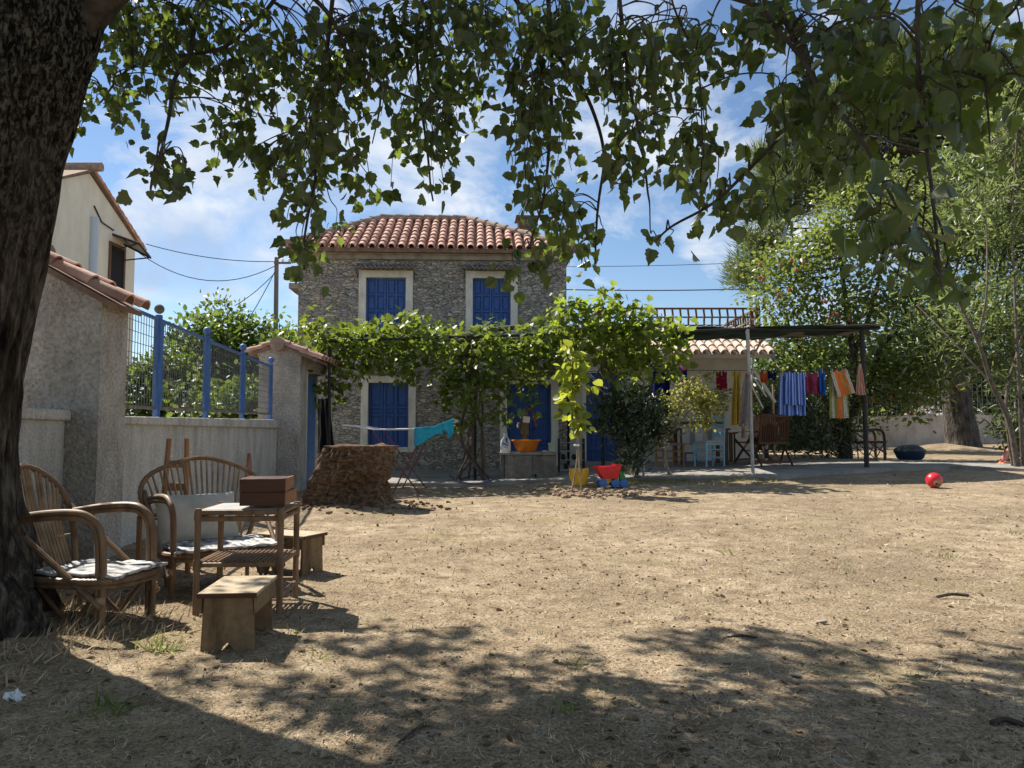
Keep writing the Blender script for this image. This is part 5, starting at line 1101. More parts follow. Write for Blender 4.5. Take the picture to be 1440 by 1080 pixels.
# table with cloth
ty = 15.6; t0, t1 = P(957, 640, ty), P(1026, 640, ty); tz0 = G(4, ty) + PZ; tzt = tz0 + .74
tbl = thing('patio_table', 'long wooden patio table in front of the annex wall', 'table', ((t0.x + t1.x) / 2, ty + .35, tz0))
for x in (t0.x + .05, t1.x - .05):
    for y in (ty + .05, ty + .7): obj('leg', MB().bb(x - .035, x + .035, y - .035, y + .035, tz0, tzt - .04), M['brown_wood'], tbl, world=True, bevel=.005)
obj('tabletop', MB().bb(t0.x - .03, t1.x + .03, ty, ty + .78, tzt - .04, tzt), M['brown_wood'], tbl, world=True, bevel=.006)
pc = pat('printed table cloth', [(0, (.46, .45, .42)), (.18, (.24, .25, .24)), (.32, (.55, .55, .53)), (.5, (.42, .40, .37)), (.62, (.22, .23, .22)), (.78, (.5, .5, .48)), (1, (.5, .5, .48))], [(0, K0), (1, K0)])
def tcl(u, v):
    x = t0.x + .03 + (t1.x - t0.x - .16) * u
    if v < .45: return Vector((x, ty + .6 - (v / .45) * .62, tzt + .008 + .004 * math.sin(u * 20)))
    f = (v - .45) / .55; return Vector((x, ty - .022 - .012 * math.sin(u * 17) * f, tzt + .008 - f * .34))
o = tag(obj('tablecloth', MB().grid(tcl, 40, 30), pc, smooth=True, ang=60, solid=.005), 'grey and white printed cloth hanging over the patio table front', 'tablecloth'); uvgrid(o, 40, 30)
sh = P(990, 594, AY - .1); obj_ = tag(obj('wall_shelf', MB().bb(P(953, 594, AY).x, P(1016, 594, AY).x, AY - .12, AY - .003, sh.z - .03, sh.z + .015), M['brown_wood'], bevel=.005), 'narrow dark wooden shelf fixed to the annex wall above the table', 'shelf')
sd = P(1028, 640, 16.6); sst = thing('side_stand', 'tall thin dark wooden stand at the right end of the patio table', 'stand', (sd.x, 16.6, G(sd.x, 16.6) + PZ))
zt_ = P(1028, 608, 16.6).z - (G(sd.x, 16.6) + PZ)
for x in (-.05, .05):
    for y in (-.1, .1): obj('leg', MB().bb(x - .016, x + .016, y - .016, y + .016, 0, zt_ - .03), M['brown_wood'], sst)
obj('top', MB().bb(-.12, .12, -.14, .14, zt_ - .03, zt_), M['brown_wood'], sst, bevel=.005)
bp_ = seatc(972, 651); wcn = thing('toy_stool', 'small blue plastic step stool under the patio table', 'stool', (bp_.x, bp_.y + .1, bp_.z))
obj('top', MB().bb(-.12, .12, -.10, .10, .19, .225), M['blue_pl'], wcn, bevel=.012)
for s_ in (-1, 1): obj('leg', MB().prism([(-.13, 0), (-.05, 0), (-.03, .09), (.03, .09), (.05, 0), (.13, 0), (.09, .189), (-.09, .189)], .02, Matrix(((0, 0, s_, s_ * .10), (1, 0, 0, 0), (0, 1, 0, 0), (0, 0, 0, 1)))), M['blue_pl'], wcn)
# folding slatted chairs; local: faces +y, back at -y
M['teak'] = wood_mat('dark teak', (.075, .034, .018), (.14, .068, .036), axis=2, scale=6, rough=.55)
def folding_chair(label, loc, rz):
    t = thing('folding_chair', label, 'chair', loc, rz, 'slatted wooden folding chairs on the patio'); W = .60
    for s_ in (-1, 1):
        x = s_ * W / 2
        obj('leg', MB().bar((x, -.30, .0), (x, .22, .50), .024, .045), M['teak'], t, bevel=.003)
        obj('leg', MB().bar((x - s_ * .028, .26, .0), (x - s_ * .028, -.12, .50), .024, .045), M['teak'], t, bevel=.003)
        obj('back_stile', MB().bar((x - s_ * .028, -.10, .42), (x - s_ * .028, -.24, .97), .024, .05), M['teak'], t, bevel=.003)
        obj('armrest', MB().bar((x, -.18, .66), (x, .26, .64), .045, .025), M['teak'], t, bevel=.004)
    mb = MB(); 
    for i in range(12): x = -W / 2 + .055 + (W - .11) * i / 11; mb.bar((x, -.115, .455), (x, -.235, .93), .026, .012)
    obj('backrest', mb, M['teak'], t); obj('top_rail', MB().bar((-W / 2 + .02, -.243, .955), (W / 2 - .02, -.243, .955), .024, .06), M['teak'], t, bevel=.004)
    obj('bottom_rail', MB().bar((-W / 2 + .02, -.11, .435), (W / 2 - .02, -.11, .435), .024, .045), M['teak'], t, bevel=.003)
    mb = MB()
    for i in range(8): y = -.10 + i * .048; mb.bb(-W / 2 + .03, W / 2 - .03, y, y + .036, .43 - .004 * abs(i - 3), .446 - .004 * abs(i - 3))
    obj('seat', mb, M['teak'], t)
    obj('stretcher', MB().bar((-W / 2, -.22, .08), (W / 2, -.22, .08), .02, .035).bar((-W / 2 + .03, .19, .08), (W / 2 - .03, .19, .08), .02, .035).bar((-W / 2 + .03, .07, .26), (W / 2 - .03, .07, .26), .02, .03), M['teak'], t); return t
c_ = seatc(1092, 656); fc = folding_chair('dark slatted folding chair seen from behind with a person in it', (c_.x, c_.y + .30, c_.z), R(4)); fcl = Vector((c_.x, c_.y + .30, c_.z))
c_ = seatc(1071, 653); folding_chair('dark slatted folding chair turned aside, partly behind the white pole', (c_.x, c_.y + .55, c_.z), R(38))
# person seated, mostly hidden by the backrest
def person(loc, rz):
    bmm = bmesh.new(); L_ = bmm.verts.layers.skin.verify(); V = {}
    def vtx(k, p, r, root=False):
        q_ = bmm.verts.new(p); V[k] = q_; q_[L_].radius = r if isinstance(r, tuple) else (r, r); q_[L_].use_root = root
    vtx('pel', (0, -.02, .52), (.15, .11), True); vtx('waist', (0, -.06, .68), (.125, .095)); vtx('chest', (0, -.07, .86), (.145, .105)); vtx('neckb', (0, -.06, 1.0), (.06, .055)); vtx('neck', (0, -.035, 1.05), (.05, .05)); 
    E = [('pel', 'waist'), ('waist', 'chest'), ('chest', 'neckb'), ('neckb', 'neck')]
    for s_, n_ in ((-1, 'l'), (1, 'r')):
        vtx('hip' + n_, (s_ * .09, .04, .51), .088); vtx('kn' + n_, (s_ * .13, .42, .52), .058); vtx('cf' + n_, (s_ * .13, .44, .28), .05); vtx('an' + n_, (s_ * .13, .43, .07), .036); vtx('to' + n_, (s_ * .14, .58, .03), .03)
        vtx('sh' + n_, (s_ * .17, -.07, .94), .056); vtx('el' + n_, (s_ * .24, .02, .69), .042); vtx('wr' + n_, (s_ * .16, .22, .60), .028)
        E += [('pel', 'hip' + n_), ('hip' + n_, 'kn' + n_), ('kn' + n_, 'cf' + n_), ('cf' + n_, 'an' + n_), ('an' + n_, 'to' + n_), ('chest', 'sh' + n_), ('sh' + n_, 'el' + n_), ('el' + n_, 'wr' + n_)]
        vtx('pa' + n_, (s_ * .13, .29, .585), (.035, .018)); E += [('wr' + n_, 'pa' + n_)]
        for k, (dx, ln) in enumerate(((-.028, .07), (-.010, .085), (.010, .08), (.028, .065))):
            vtx(f'f{k}{n_}', (s_ * (.13 + dx * -s_ * s_), .33, .582), .009); vtx(f'g{k}{n_}', (s_ * (.125 + dx), .33 + ln * .9, .565 - .01), .008); E += [('pa' + n_, f'f{k}{n_}'), (f'f{k}{n_}', f'g{k}{n_}')]
        vtx('th' + n_, (s_ * .095, .27, .59), .011); vtx('tt' + n_, (s_ * .08, .31, .58), .009); E += [('pa' + n_, 'th' + n_), ('th' + n_, 'tt' + n_)]
    # head as a few skin vertices: jaw, cranium, nose
    vtx('jaw', (0, .0, 1.10), (.062, .07)); vtx('cran', (0, -.005, 1.19), (.078, .095)); vtx('crown', (0, -.015, 1.25), (.055, .065)); E += [('neck', 'jaw'), ('jaw', 'cran'), ('cran', 'crown')]
    for a, b_ in E: bmm.edges.new((V[a], V[b_]))
    me = bpy.data.meshes.new('body'); bmm.to_mesh(me); bmm.free(); me.materials.append(mat('skin', (.46, .27, .19), (.52, .32, .23), scale=6, rough=.55))
    t = thing('person', 'person with short dark hair sitting with back turned in the folding chair', 'person', loc, rz)
    o = bpy.data.objects.new('body', me); C.objects.link(o); o.parent = t; RM[o] = RM[t]; mdf = o.modifiers.new('skin', 'SKIN'); mdf.use_smooth_shade = True; sb = o.modifiers.new('sub', 'SUBSURF'); sb.levels = 1; sb.render_levels = 2
    def hair(u, v):
        a_ = u * 2 * PI; th_ = v * PI * .62; r = 1 + .05 * noise.noise(Vector((math.cos(a_) * 4, math.sin(a_) * 4, v * 6))); fr = 1 if math.sin(a_) < .2 else 1 - .35 * math.sin(a_) * v
        return Vector((math.cos(a_) * math.sin(th_ * fr) * .096 * r, -.012 + math.sin(a_) * math.sin(th_ * fr) * .112 * r, 1.185 + math.cos(th_ * fr) * .118 * r))
    obj('hair', MB().grid(hair, 36, 14), mat('dark hair', (.012, .010, .009), (.03, .024, .02), scale=40, rough=.6, stretch=(1, 1, .2)), t, smooth=True, solid=.012)
    def shirt(u, v):
        a_ = u * 2 * PI; z = .50 + .49 * v; w_ = [(.17, .135), (.155, .12), (.165, .125), (.155, .115), (.07, .07)]; k = min(3, int(v * 4)); s_ = v * 4 - k; rx = w_[k][0] * (1 - s_) + w_[k + 1][0] * s_; ry = w_[k][1] * (1 - s_) + w_[k + 1][1] * s_
        return Vector((math.cos(a_) * rx, -.055 + math.sin(a_) * ry, z + .006 * noise.noise(Vector((a_ * 2, v * 6, 0)))))
    obj('shirt', MB().grid(shirt, 30, 16), fabric('dark shirt', (.03, .03, .035)), t, smooth=True, solid=.006)
    for s_ in (-1, 1):
        obj('ear', MB().sphere((s_ * .082, .0, 1.165), (.012, .022, .032), 10, 6), o.data.materials[0], t, smooth=True)
        obj('eye', MB().sphere((s_ * .030, .083, 1.175), (.014, .010, .010), 10, 6), M['white_plastic'], t, smooth=True)
        obj('trouser_leg', MB().tube(spline([(s_ * .085, .0, .52), (s_ * .11, .2, .525), (s_ * .13, .43, .52), (s_ * .132, .455, .40), (s_ * .13, .44, .12)], 5), [.105] * 5 + [.09] * 5 + [.078] * 5 + [.066] * 6, 14), fabric('dark trousers', (.03, .035, .05)), t, smooth=True)
    obj('nose', MB().sphere((0, .098, 1.15), (.013, .018, .02), 10, 6), o.data.materials[0], t, smooth=True); obj('mouth', MB().sphere((0, .083, 1.105), (.024, .008, .007), 10, 6), mat('lips', (.4, .15, .13), rough=.5), t, smooth=True); return t
pr_ = person(fcl + Vector((-.02, .10, .02)), R(4)); pr_.scale = (.86, .86, .86)
# bamboo bench, far right, dark covered tub
bq = gp(1263, 648); bench, _ = bamboo_chair('bamboo_bench', 'dark bamboo bench with open hoop back by the right boundary wall', 'bench', (bq.x - .02, bq.y + .75, bq.z), R(-12), hw=.42, top=1.0, depth=.62, seat_z=.42, arm_z=.70, nrod=7, throw=False, dark=mat('dark bamboo', (.07, .045, .03), (.15, .10, .065), scale=8, rough=.5))
bq = gp(1297, 648, .02); mb = MB()
prof_t = [(.22, 0), (.28, .05), (.325, .16), (.34, .20), (.325, .23), (.26, .285), (.15, .325), (.06, .335), (.02, .335)]
sbx = thing('sand_box', 'dark blue plastic sandbox shell with grey domed lid near the wall', 'sandbox', (bq.x, bq.y + .5, bq.z))
obj('shell', MB().lathe(prof_t[:4], n=28, sy=.85), mat('dark blue shell', (.015, .035, .085), (.03, .055, .12), rough=.5), sbx, smooth=True); obj('lid', MB().lathe(prof_t[3:], n=28, sy=.85).wob(.02, 5), mat('grey lid', (.06, .07, .075), (.13, .14, .14), scale=8, rough=.6), sbx, smooth=True)
# black plastic sheet hanging at the house corner
def tarp(u, v):
    a = P(447, 565, 15.6); b_ = P(474, 565, 15.6); x = a.x + (b_.x - a.x) * (u * (.55 + .65 * v)); z = P(450, 560, 15.6).z - v * 1.55
    return Vector((x, 15.6 + .10 * math.sin(u * 16 + 2 * v) * (.3 + v) + .05 * noise.noise(Vector((u * 8, v * 5, 0))), z))
M['black_pl'] = mat('black plastic sheet', (.010, .010, .012), (.022, .022, .025), rough=.35, spec=.5)
tag(obj('plastic_sheet', MB().grid(tarp, 40, 30), M['black_pl'], smooth=True, solid=.006), 'crumpled black plastic sheet hanging between gatehouse and house', 'sheet')
# ------------------------------------------------------------------ right boundary wall with fence, rubble behind
rw = thing('boundary_wall', 'pale stained render wall along the far right side of the garden', 'wall', (12, 24, .6))
WYb = 24.0; xs_ = np.linspace(5.5, 24, 12); mb = MB()
for a, b_ in zip(xs_[:-1], xs_[1:]):
    za, zb = 1.56 + .022 * (a - 11), 1.56 + .022 * (b_ - 11); mb.add([(a, WYb, .2), (b_, WYb, .2), (b_, WYb + .25, .2), (a, WYb + .25, .2), (a, WYb, za), (b_, WYb, zb), (b_, WYb + .25, zb), (a, WYb + .25, za)], [(3, 2, 1, 0), (4, 5, 6, 7), (0, 1, 5, 4), (2, 3, 7, 6)] + ([(3, 0, 4, 7)] if a == xs_[0] else []) + ([(1, 2, 6, 5)] if b_ == xs_[-1] else []))
M['wall_right'] = stain_mat('right wall render', (.56, .50, .44), (.36, .31, .27), (.44, .36, .31), scale=1.1, bump=.5, grain=40, zs=.5)
obj('body', mb, M['wall_right'], rw, world=True)
rf_ = thing('mesh_fence', 'grey wire mesh fence on top of the right boundary wall', 'fence', (12, 24.1, 1.6)); mb = MB()
for i in range(120): x = 5.6 + i * .15; z = 1.56 + .022 * (x - 11); mb.tube([(x, WYb + .12, z), (x, WYb + .12, z + 1.15)], .006, 4, cap=False)
for k in range(9): mb.tube([(5.6, WYb + .13, 1.46 + k * .14), (23.5, WYb + .13, 1.86 + k * .14)], .006, 4, cap=False)
obj('mesh_panel', mb, M['wire'], rf_, world=True)
for i in range(8): x = 6.2 + i * 2.4; z = 1.56 + .022 * (x - 11); obj('post', MB().tube([(x, WYb + .16, z), (x, WYb + .16, z + 1.2)], .025, 8), M['grey_metal'], rf_, world=True)
rp_ = P(1303, 582, 25.6); mb = MB()
for i in range(160):
    a_ = random.uniform(0, 2 * PI); rr = abs(random.gauss(0, .55)); s_ = random.uniform(.06, .20); x, y = rp_.x + math.cos(a_) * rr * 1.3, rp_.y + math.sin(a_) * rr; mb.sphere((x, y, max(.8, rp_.z + .20 - rr * .45 - random.random() * .3)), (s_, s_ * .8, s_ * .7), 6, 4)
mb.lathe([(1.6, .4), (1.0, rp_.z - .3), (.02, rp_.z + .05)], (rp_.x, rp_.y, 0), 14)
mb.wob(.06, 6); kind(tag(obj('rubble_heap', mb, mat('rubble', (.36, .30, .26), (.55, .48, .43), scale=5, rough=.9, bump=.5)), 'heap of pale rubble behind the right boundary wall', 'rubble'), 'stuff')
# crumpled paper
pc_ = gp(20, 986); tag(obj('crumpled_paper', MB().sphere((0, 0, .015), (.034, .026, .016), 26, 16).wob(.022, 60).wob(.008, 150, 3).xf(Matrix.Translation(pc_)), M['white_plastic']), 'small crumpled piece of white paper on the ground at lower left', 'paper')
# ------------------------------------------------------------------ foreground poplar
m, n, L, b = nodes_of('poplar bark'); b.inputs['Roughness'].default_value = .95; b.inputs['Specular IOR Level'].default_value = .08
tcn = n.new('ShaderNodeTexCoord'); sp = n.new('ShaderNodeSeparateXYZ'); L.new(tcn.outputs['Object'], sp.inputs[0])
mpn = n.new('ShaderNodeMapping'); mpn.inputs['Scale'].default_value = (1, 1, .62); L.new(tcn.outputs['Object'], mpn.inputs[0])
nz = n.new('ShaderNodeTexNoise'); nz.inputs['Scale'].default_value = 9; nz.inputs['Detail'].default_value = 4; L.new(mpn.outputs[0], nz.inputs['Vector'])
wv = n.new('ShaderNodeVectorMath'); wv.operation = 'MULTIPLY_ADD'; wv.inputs[1].default_value = (.06, .06, .06); L.new(nz.outputs['Color'], wv.inputs[0]); L.new(mpn.outputs[0], wv.inputs[2])
vo = n.new('ShaderNodeTexVoronoi'); vo.inputs['Scale'].default_value = 46; L.new(wv.outputs[0], vo.inputs['Vector'])
pit = n.new('ShaderNodeMapRange'); pit.inputs[1].default_value = .30; pit.inputs[2].default_value = .55; L.new(vo.outputs['Distance'], pit.inputs[0])
n5 = n.new('ShaderNodeTexNoise'); n5.inputs['Scale'].default_value = 5; n5.inputs['Detail'].default_value = 5; L.new(tcn.outputs['Object'], n5.inputs['Vector'])
mpf = n.new('ShaderNodeMapping'); mpf.inputs['Scale'].default_value = (1, 1, .16); L.new(tcn.outputs['Object'], mpf.inputs[0])
nf = n.new('ShaderNodeTexNoise'); nf.inputs['Scale'].default_value = 22; nf.inputs['Detail'].default_value = 7; nf.inputs['Roughness'].default_value = .7; L.new(mpf.outputs[0], nf.inputs['Vector'])
rf_c = ramp(n, [(.34, (.010, .008, .007)), (.50, (.055, .046, .037)), (.63, (.165, .142, .116))]); L.new(nf.outputs[0], rf_c.inputs[0])
mps = n.new('ShaderNodeMapping'); mps.inputs['Scale'].default_value = (1, 1, .45); L.new(tcn.outputs['Object'], mps.inputs[0])
ns = n.new('ShaderNodeTexNoise'); ns.inputs['Scale'].default_value = 42; ns.inputs['Detail'].default_value = 6; ns.inputs['Roughness'].default_value = .72; ns.inputs['Distortion'].default_value = .6; L.new(mps.outputs[0], ns.inputs['Vector'])
rs_c = ramp(n, [(.43, (.008, .007, .006)), (.50, (.04, .037, .032)), (.58, (.16, .152, .136))]); L.new(ns.outputs[0], rs_c.inputs[0])
hz = n.new('ShaderNodeMath'); hz.operation = 'MULTIPLY_ADD'; hz.inputs[1].default_value = 1.4; L.new(n5.outputs[0], hz.inputs[0]); L.new(sp.outputs[2], hz.inputs[2])
hm = n.new('ShaderNodeMapRange'); hm.inputs[1].default_value = 2.3; hm.inputs[2].default_value = 3.5; L.new(hz.outputs[0], hm.inputs[0])
mxc = n.new('ShaderNodeMixRGB'); L.new(hm.outputs[0], mxc.inputs[0]); L.new(rf_c.outputs[0], mxc.inputs[1]); L.new(rs_c.outputs[0], mxc.inputs[2])
L.new(mxc.outputs[0], b.inputs['Base Color'])
hb = n.new('ShaderNodeMixRGB'); L.new(hm.outputs[0], hb.inputs[0]); L.new(nf.outputs[0], hb.inputs[1]); L.new(ns.outputs[0], hb.inputs[2])
bp = n.new('ShaderNodeBump'); bp.inputs['Strength'].default_value = 1; bp.inputs['Distance'].default_value = .035; L.new(hb.outputs[0], bp.inputs['Height']); L.new(bp.outputs[0], b.inputs['Normal'])
M['poplar_bark'] = m
M['branch'] = mat('dark branch bark', (.035, .028, .022), (.09, .075, .06), scale=14, rough=.9, bump=.5)
pop = thing('poplar_tree', 'big old poplar with rough dark trunk at left, branches overhanging the yard', 'tree', (-2.9, 3.95, 0))
ctr = [(-2.88, 3.95, -.15, .66), (-2.91, 3.95, .12, .55), (-2.93, 3.95, .42, .455), (-2.97, 3.95, .75, .40), (-2.97, 3.95, 1.3, .39), (-2.90, 3.95, 1.8, .39), (-2.79, 3.95, 2.5, .39), (-2.64, 3.95, 3.2, .41), (-2.52, 3.97, 3.8, .37), (-2.5, 4.0, 4.6, .30), (-2.55, 4.05, 6, .22), (-2.5, 4.1, 8, .08)]
ks = spline([Vector((c[0], c[1], c[2])) for c in ctr], 26); kr = [p.x for p in spline([Vector((c[3], 0, 0)) for c in ctr], 26)]
NA = 240; vs = []
for p, r in zip(ks, kr):
    for j in range(NA):
        a = 2 * PI * j / NA; c, s_ = math.cos(a), math.sin(a); low = max(0, min(1, (2.4 - p.z) / 1.6))
        fis = noise.noise(Vector((c * r * 17, s_ * r * 17, p.z * 2.0))); fis = (1 - abs(fis) * 2.2)
        f2 = noise.noise(Vector((c * r * 26, s_ * r * 26, p.z * 5)))
        lob = .05 * math.cos(5 * a + 1.0 + .8 * p.z) * max(0, 1 - p.z / .8) * 1.6 + .02 * noise.noise(Vector((c * 1.5, s_ * 1.5, p.z * .8)))
        d = r + lob - .055 * max(0, fis) * (.40 + .60 * low) + .016 * f2 * (.4 + .6 * low)
        vs.append((p.x + c * d, p.y + s_ * d, p.z))
mb = MB().add(vs, [(i * NA + j, i * NA + (j + 1) % NA, (i + 1) * NA + (j + 1) % NA, (i + 1) * NA + j) for i in range(len(ks) - 1) for j in range(NA)])
obj('trunk', mb, M['poplar_bark'], pop, smooth=True, ang=180, world=True)
limbs = [([(-2.50, 3.97, 3.15), (-2.05, 4.0, 3.65), (-1.3, 4.2, 4.1), (-.2, 4.5, 4.75), (1.3, 4.7, 5.1), (2.4, 4.6, 5.2)], .19, .05),
         ([(-2.45, 3.9, 3.5), (-1.7, 3.4, 4.3), (-.6, 2.9, 4.8), (.6, 2.6, 4.7), (1.6, 2.5, 4.2)], .17, .04),
         ([(-2.48, 4.05, 3.7), (-2.2, 4.8, 4.6), (-1.5, 5.8, 5.4), (-.6, 6.6, 5.7)], .15, .05),
         ([(-2.6, 3.9, 3.9), (-3.4, 3.4, 4.9), (-4.6, 3.0, 5.4)], .15, .05), ([(-2.5, 3.8, 4.2), (-2.0, 2.6, 5.2), (-1.2, 1.4, 5.6)], .14, .05)]
pb = [[(400, -60, 4.2), (462, 20, 4.2), (490, 80, 4.2), (535, 118, 4.3), (600, 150, 4.4), (640, 190, 4.5)], [(535, 118, 4.3), (530, 160, 4.3), (522, 205, 4.3)],
      [(715, -80, 4.0), (728, 40, 4.0), (737, 120, 4.0)], [(1000, -60, 2.8), (1075, 20, 2.8), (1150, 110, 2.6), (1200, 180, 2.5), (1240, 250, 2.4), (1282, 330, 2.3)],
      [(1060, -70, 3.1), (1075, -10, 3.0), (1135, 90, 2.9), (1112, 170, 3.0), (1060, 230, 3.1), (1003, 278, 3.2), (950, 320, 3.3), (928, 343, 3.3)],
      [(690, -60, 4.2), (760, 50, 4.2), (825, 140, 4.3), (850, 220, 4.4), (838, 320, 4.5), (832, 372, 4.5)], [(300, -50, 4.6), (270, 60, 4.5), (240, 150, 4.2), (225, 230, 3.9), (215, 270, 3.8)],
      [(420, -60, 4.4), (330, 60, 4.5), (190, 90, 4.7), (135, 150, 4.7)], [(470, -40, 4.4), (450, 120, 4.3), (440, 250, 4.1), (430, 380, 3.9)], [(860, -60, 3.9), (880, 80, 3.9), (900, 200, 3.8), (915, 280, 3.7)],
      [(1300, -60, 2.5), (1290, 60, 2.5), (1300, 180, 2.5), (1315, 300, 2.3), (1320, 395, 2.2)], [(1440, -40, 2.5), (1400, 60, 2.5), (1390, 200, 2.6)], [(940, -60, 3.4), (980, 90, 3.4), (990, 220, 3.4)],
      [(600, -60, 4.6), (585, 60, 4.6), (600, 180, 4.6), (608, 280, 4.6)], [(760, -60, 4.1), (775, 130, 4.2), (768, 250, 4.2), (745, 350, 4.2)]]
mb = MB(); skel = []
for pts, ra, rb in limbs:
    q_ = spline(pts, 9); mb.tube(q_, [ra + (rb - ra) * i / (len(q_) - 1) for i in range(len(q_))], 10); skel += q_
obj('limb', mb, M['branch'], pop, smooth=True, world=True); mb = MB(); bsk = []
for pl in pb:
    pts = [P(*p) for p in pl]; near = min(skel, key=lambda s_: (s_ - pts[0]).length)
    if (near - pts[0]).length > .05 and pl[0][1] < 0: pts = [near, near.lerp(pts[0], .5) + Vector((0, 0, .12)), *pts]
    q_ = spline(pts, 8); q_ = [p + noise.noise_vector(p * 3.0) * .03 for p in q_]; k = len(q_); mb.tube(q_, [(.0042 * pl[0][2] if len(pl) > 3 else .006) * (1 - .85 * i / k) + .002 for i in range(k)], 7); bsk += q_
clus = [(185, 50, 65, 60, 4.7, 130), (150, 140, 42, 52, 4.7, 75), (285, 80, 85, 85, 4.6, 260), (222, 240, 42, 52, 3.85, 44), (335, 185, 55, 45, 4.6, 80), (400, 110, 80, 85, 4.4, 210), (392, 235, 42, 45, 4.5, 62),
        (455, 220, 60, 75, 4.3, 190), (447, 300, 36, 40, 4.1, 46), (432, 360, 26, 46, 3.9, 34), (490, 100, 70, 80, 4.5, 190), (560, 70, 80, 70, 4.6, 210), (600, 200, 55, 80, 4.6, 160), (648, 120, 50, 60, 4.8, 110), (690, 60, 45, 60, 4.6, 100), (640, 30, 60, 40, 4.4, 80),
        (770, 190, 52, 90, 4.2, 170), (742, 130, 30, 60, 4.1, 50), (752, 290, 36, 45, 4.2, 44), (795, 320, 46, 50, 4.3, 62), (742, 362, 34, 30, 4.2, 24), (805, 372, 34, 34, 4.5, 26), (838, 340, 20, 32, 4.5, 10),
        (800, 70, 85, 75, 4.2, 210), (880, 110, 65, 90, 4.0, 230), (895, 215, 46, 55, 3.8, 84), (955, 80, 65, 80, 3.6, 180), (985, 220, 42, 75, 3.4, 90), (935, 338, 34, 18, 3.3, 10), (1000, 285, 30, 40, 3.2, 20), (1040, 280, 34, 50, 3.2, 34),
        (1050, 60, 65, 62, 3.1, 110), (1100, 165, 65, 75, 3.0, 130), (1090, 270, 42, 50, 3.0, 34), (1180, 90, 75, 75, 2.8, 120), (1200, 200, 55, 60, 2.6, 60), (1280, 60, 75, 65, 2.6, 90), (1290, 170, 55, 65, 2.5, 56), (1272, 285, 36, 52, 2.3, 26), (1312, 345, 30, 52, 2.2, 20), (1262, 375, 24, 34, 2.3, 12), (1315, 385, 26, 34, 2.3, 14), (1240, 330, 30, 40, 2.4, 14),
        (1375, 50, 75, 65, 2.5, 84), (1400, 150, 60, 60, 2.6, 50), (1340, 110, 50, 60, 2.6, 44), (1130, 20, 70, 34, 2.9, 50), (1225, 15, 60, 30, 2.7, 40)]
clus = [(a, b_, c, d, e, int(f * (1.12 if a < 800 else .78))) for a, b_, c, d, e, f in clus] + [(x_, random.uniform(-10, 40), 60, 45, 4.4 - max(0, x_ - 800) * .003, 50) for x_ in range(230, 860, 90)] 
lp, ld, ls = [], [], []
for (cx, cy, rx, ry, Y, nn_) in clus:
    nt_ = max(2, nn_ // 11)
    for t_ in range(nt_):
        a0 = random.uniform(-1, 1); top = (cx + a0 * rx * .8, cy - ry * random.uniform(.55, 1.0) * math.sqrt(max(0.05, 1 - a0 * a0 * .6)))
        ln = random.uniform(.7, 1.5) * ry; dx = random.gauss(0, .28) * rx; yy = Y + random.uniform(-.35, .45) * Y / 4
        p0 = P(top[0], top[1], yy); p1 = P(top[0] + dx, min(top[1] + ln, cy + ry * 1.05), yy + random.uniform(-.15, .15)); midp = p0.lerp(p1, .5) + Vector((random.uniform(-.05, .05), random.uniform(-.05, .05), .03))
        near = min(bsk, key=lambda s_: (s_ - p0).length); path = spline([near, near.lerp(p0, .5) + Vector((0, 0, .04)), p0, midp, p1], 4)
        mb.tube(path, [.0045 * (1 - .6 * i / len(path)) for i in range(len(path))], 4, cap=False)
        for _ in range(max(5, int(nn_ / nt_) + 2)):
            f = random.random() ** .8; q_ = spline([p0, midp, p1], 4)[min(8, int(f * 8.99))]
            o_ = Vector((random.gauss(0, .045), random.gauss(0, .05), random.gauss(-.02, .04))); lp.append(q_ + o_); ld.append((o_.x * 6 + random.gauss(0, .35), o_.y * 6 + random.gauss(0, .35), -.75 + random.gauss(0, .35))); ls.append(random.choice((random.uniform(.03, .05), random.uniform(.05, .078), random.uniform(.055, .08))) * (.97 if Y > 3.2 else 1.0))
obj('branch', mb, M['branch'], pop, smooth=True, world=True)
M['poplar_leaf'] = leafmat('poplar leaf', (.016, .030, .010), (.030, .050, .016), (.060, .084, .026), (.26, .36, .05), tf=.34, rough=.30, spec=.6, back=(.062, .080, .042))
lp, ld, ls = np.array(lp), np.array(ld), np.array(ls) * 1.06
which = rng.integers(0, 3, len(lp))
for k_, tn in enumerate(('poplar', 'poplar_curled', 'poplar_flat')): leaves('hanging_leaves', M['poplar_leaf'], pop, lp[which == k_], ld[which == k_], ls[which == k_] * np.where(lp[which == k_][:, 1] < 3.2, .92, 1.0), tn, upw=.15)
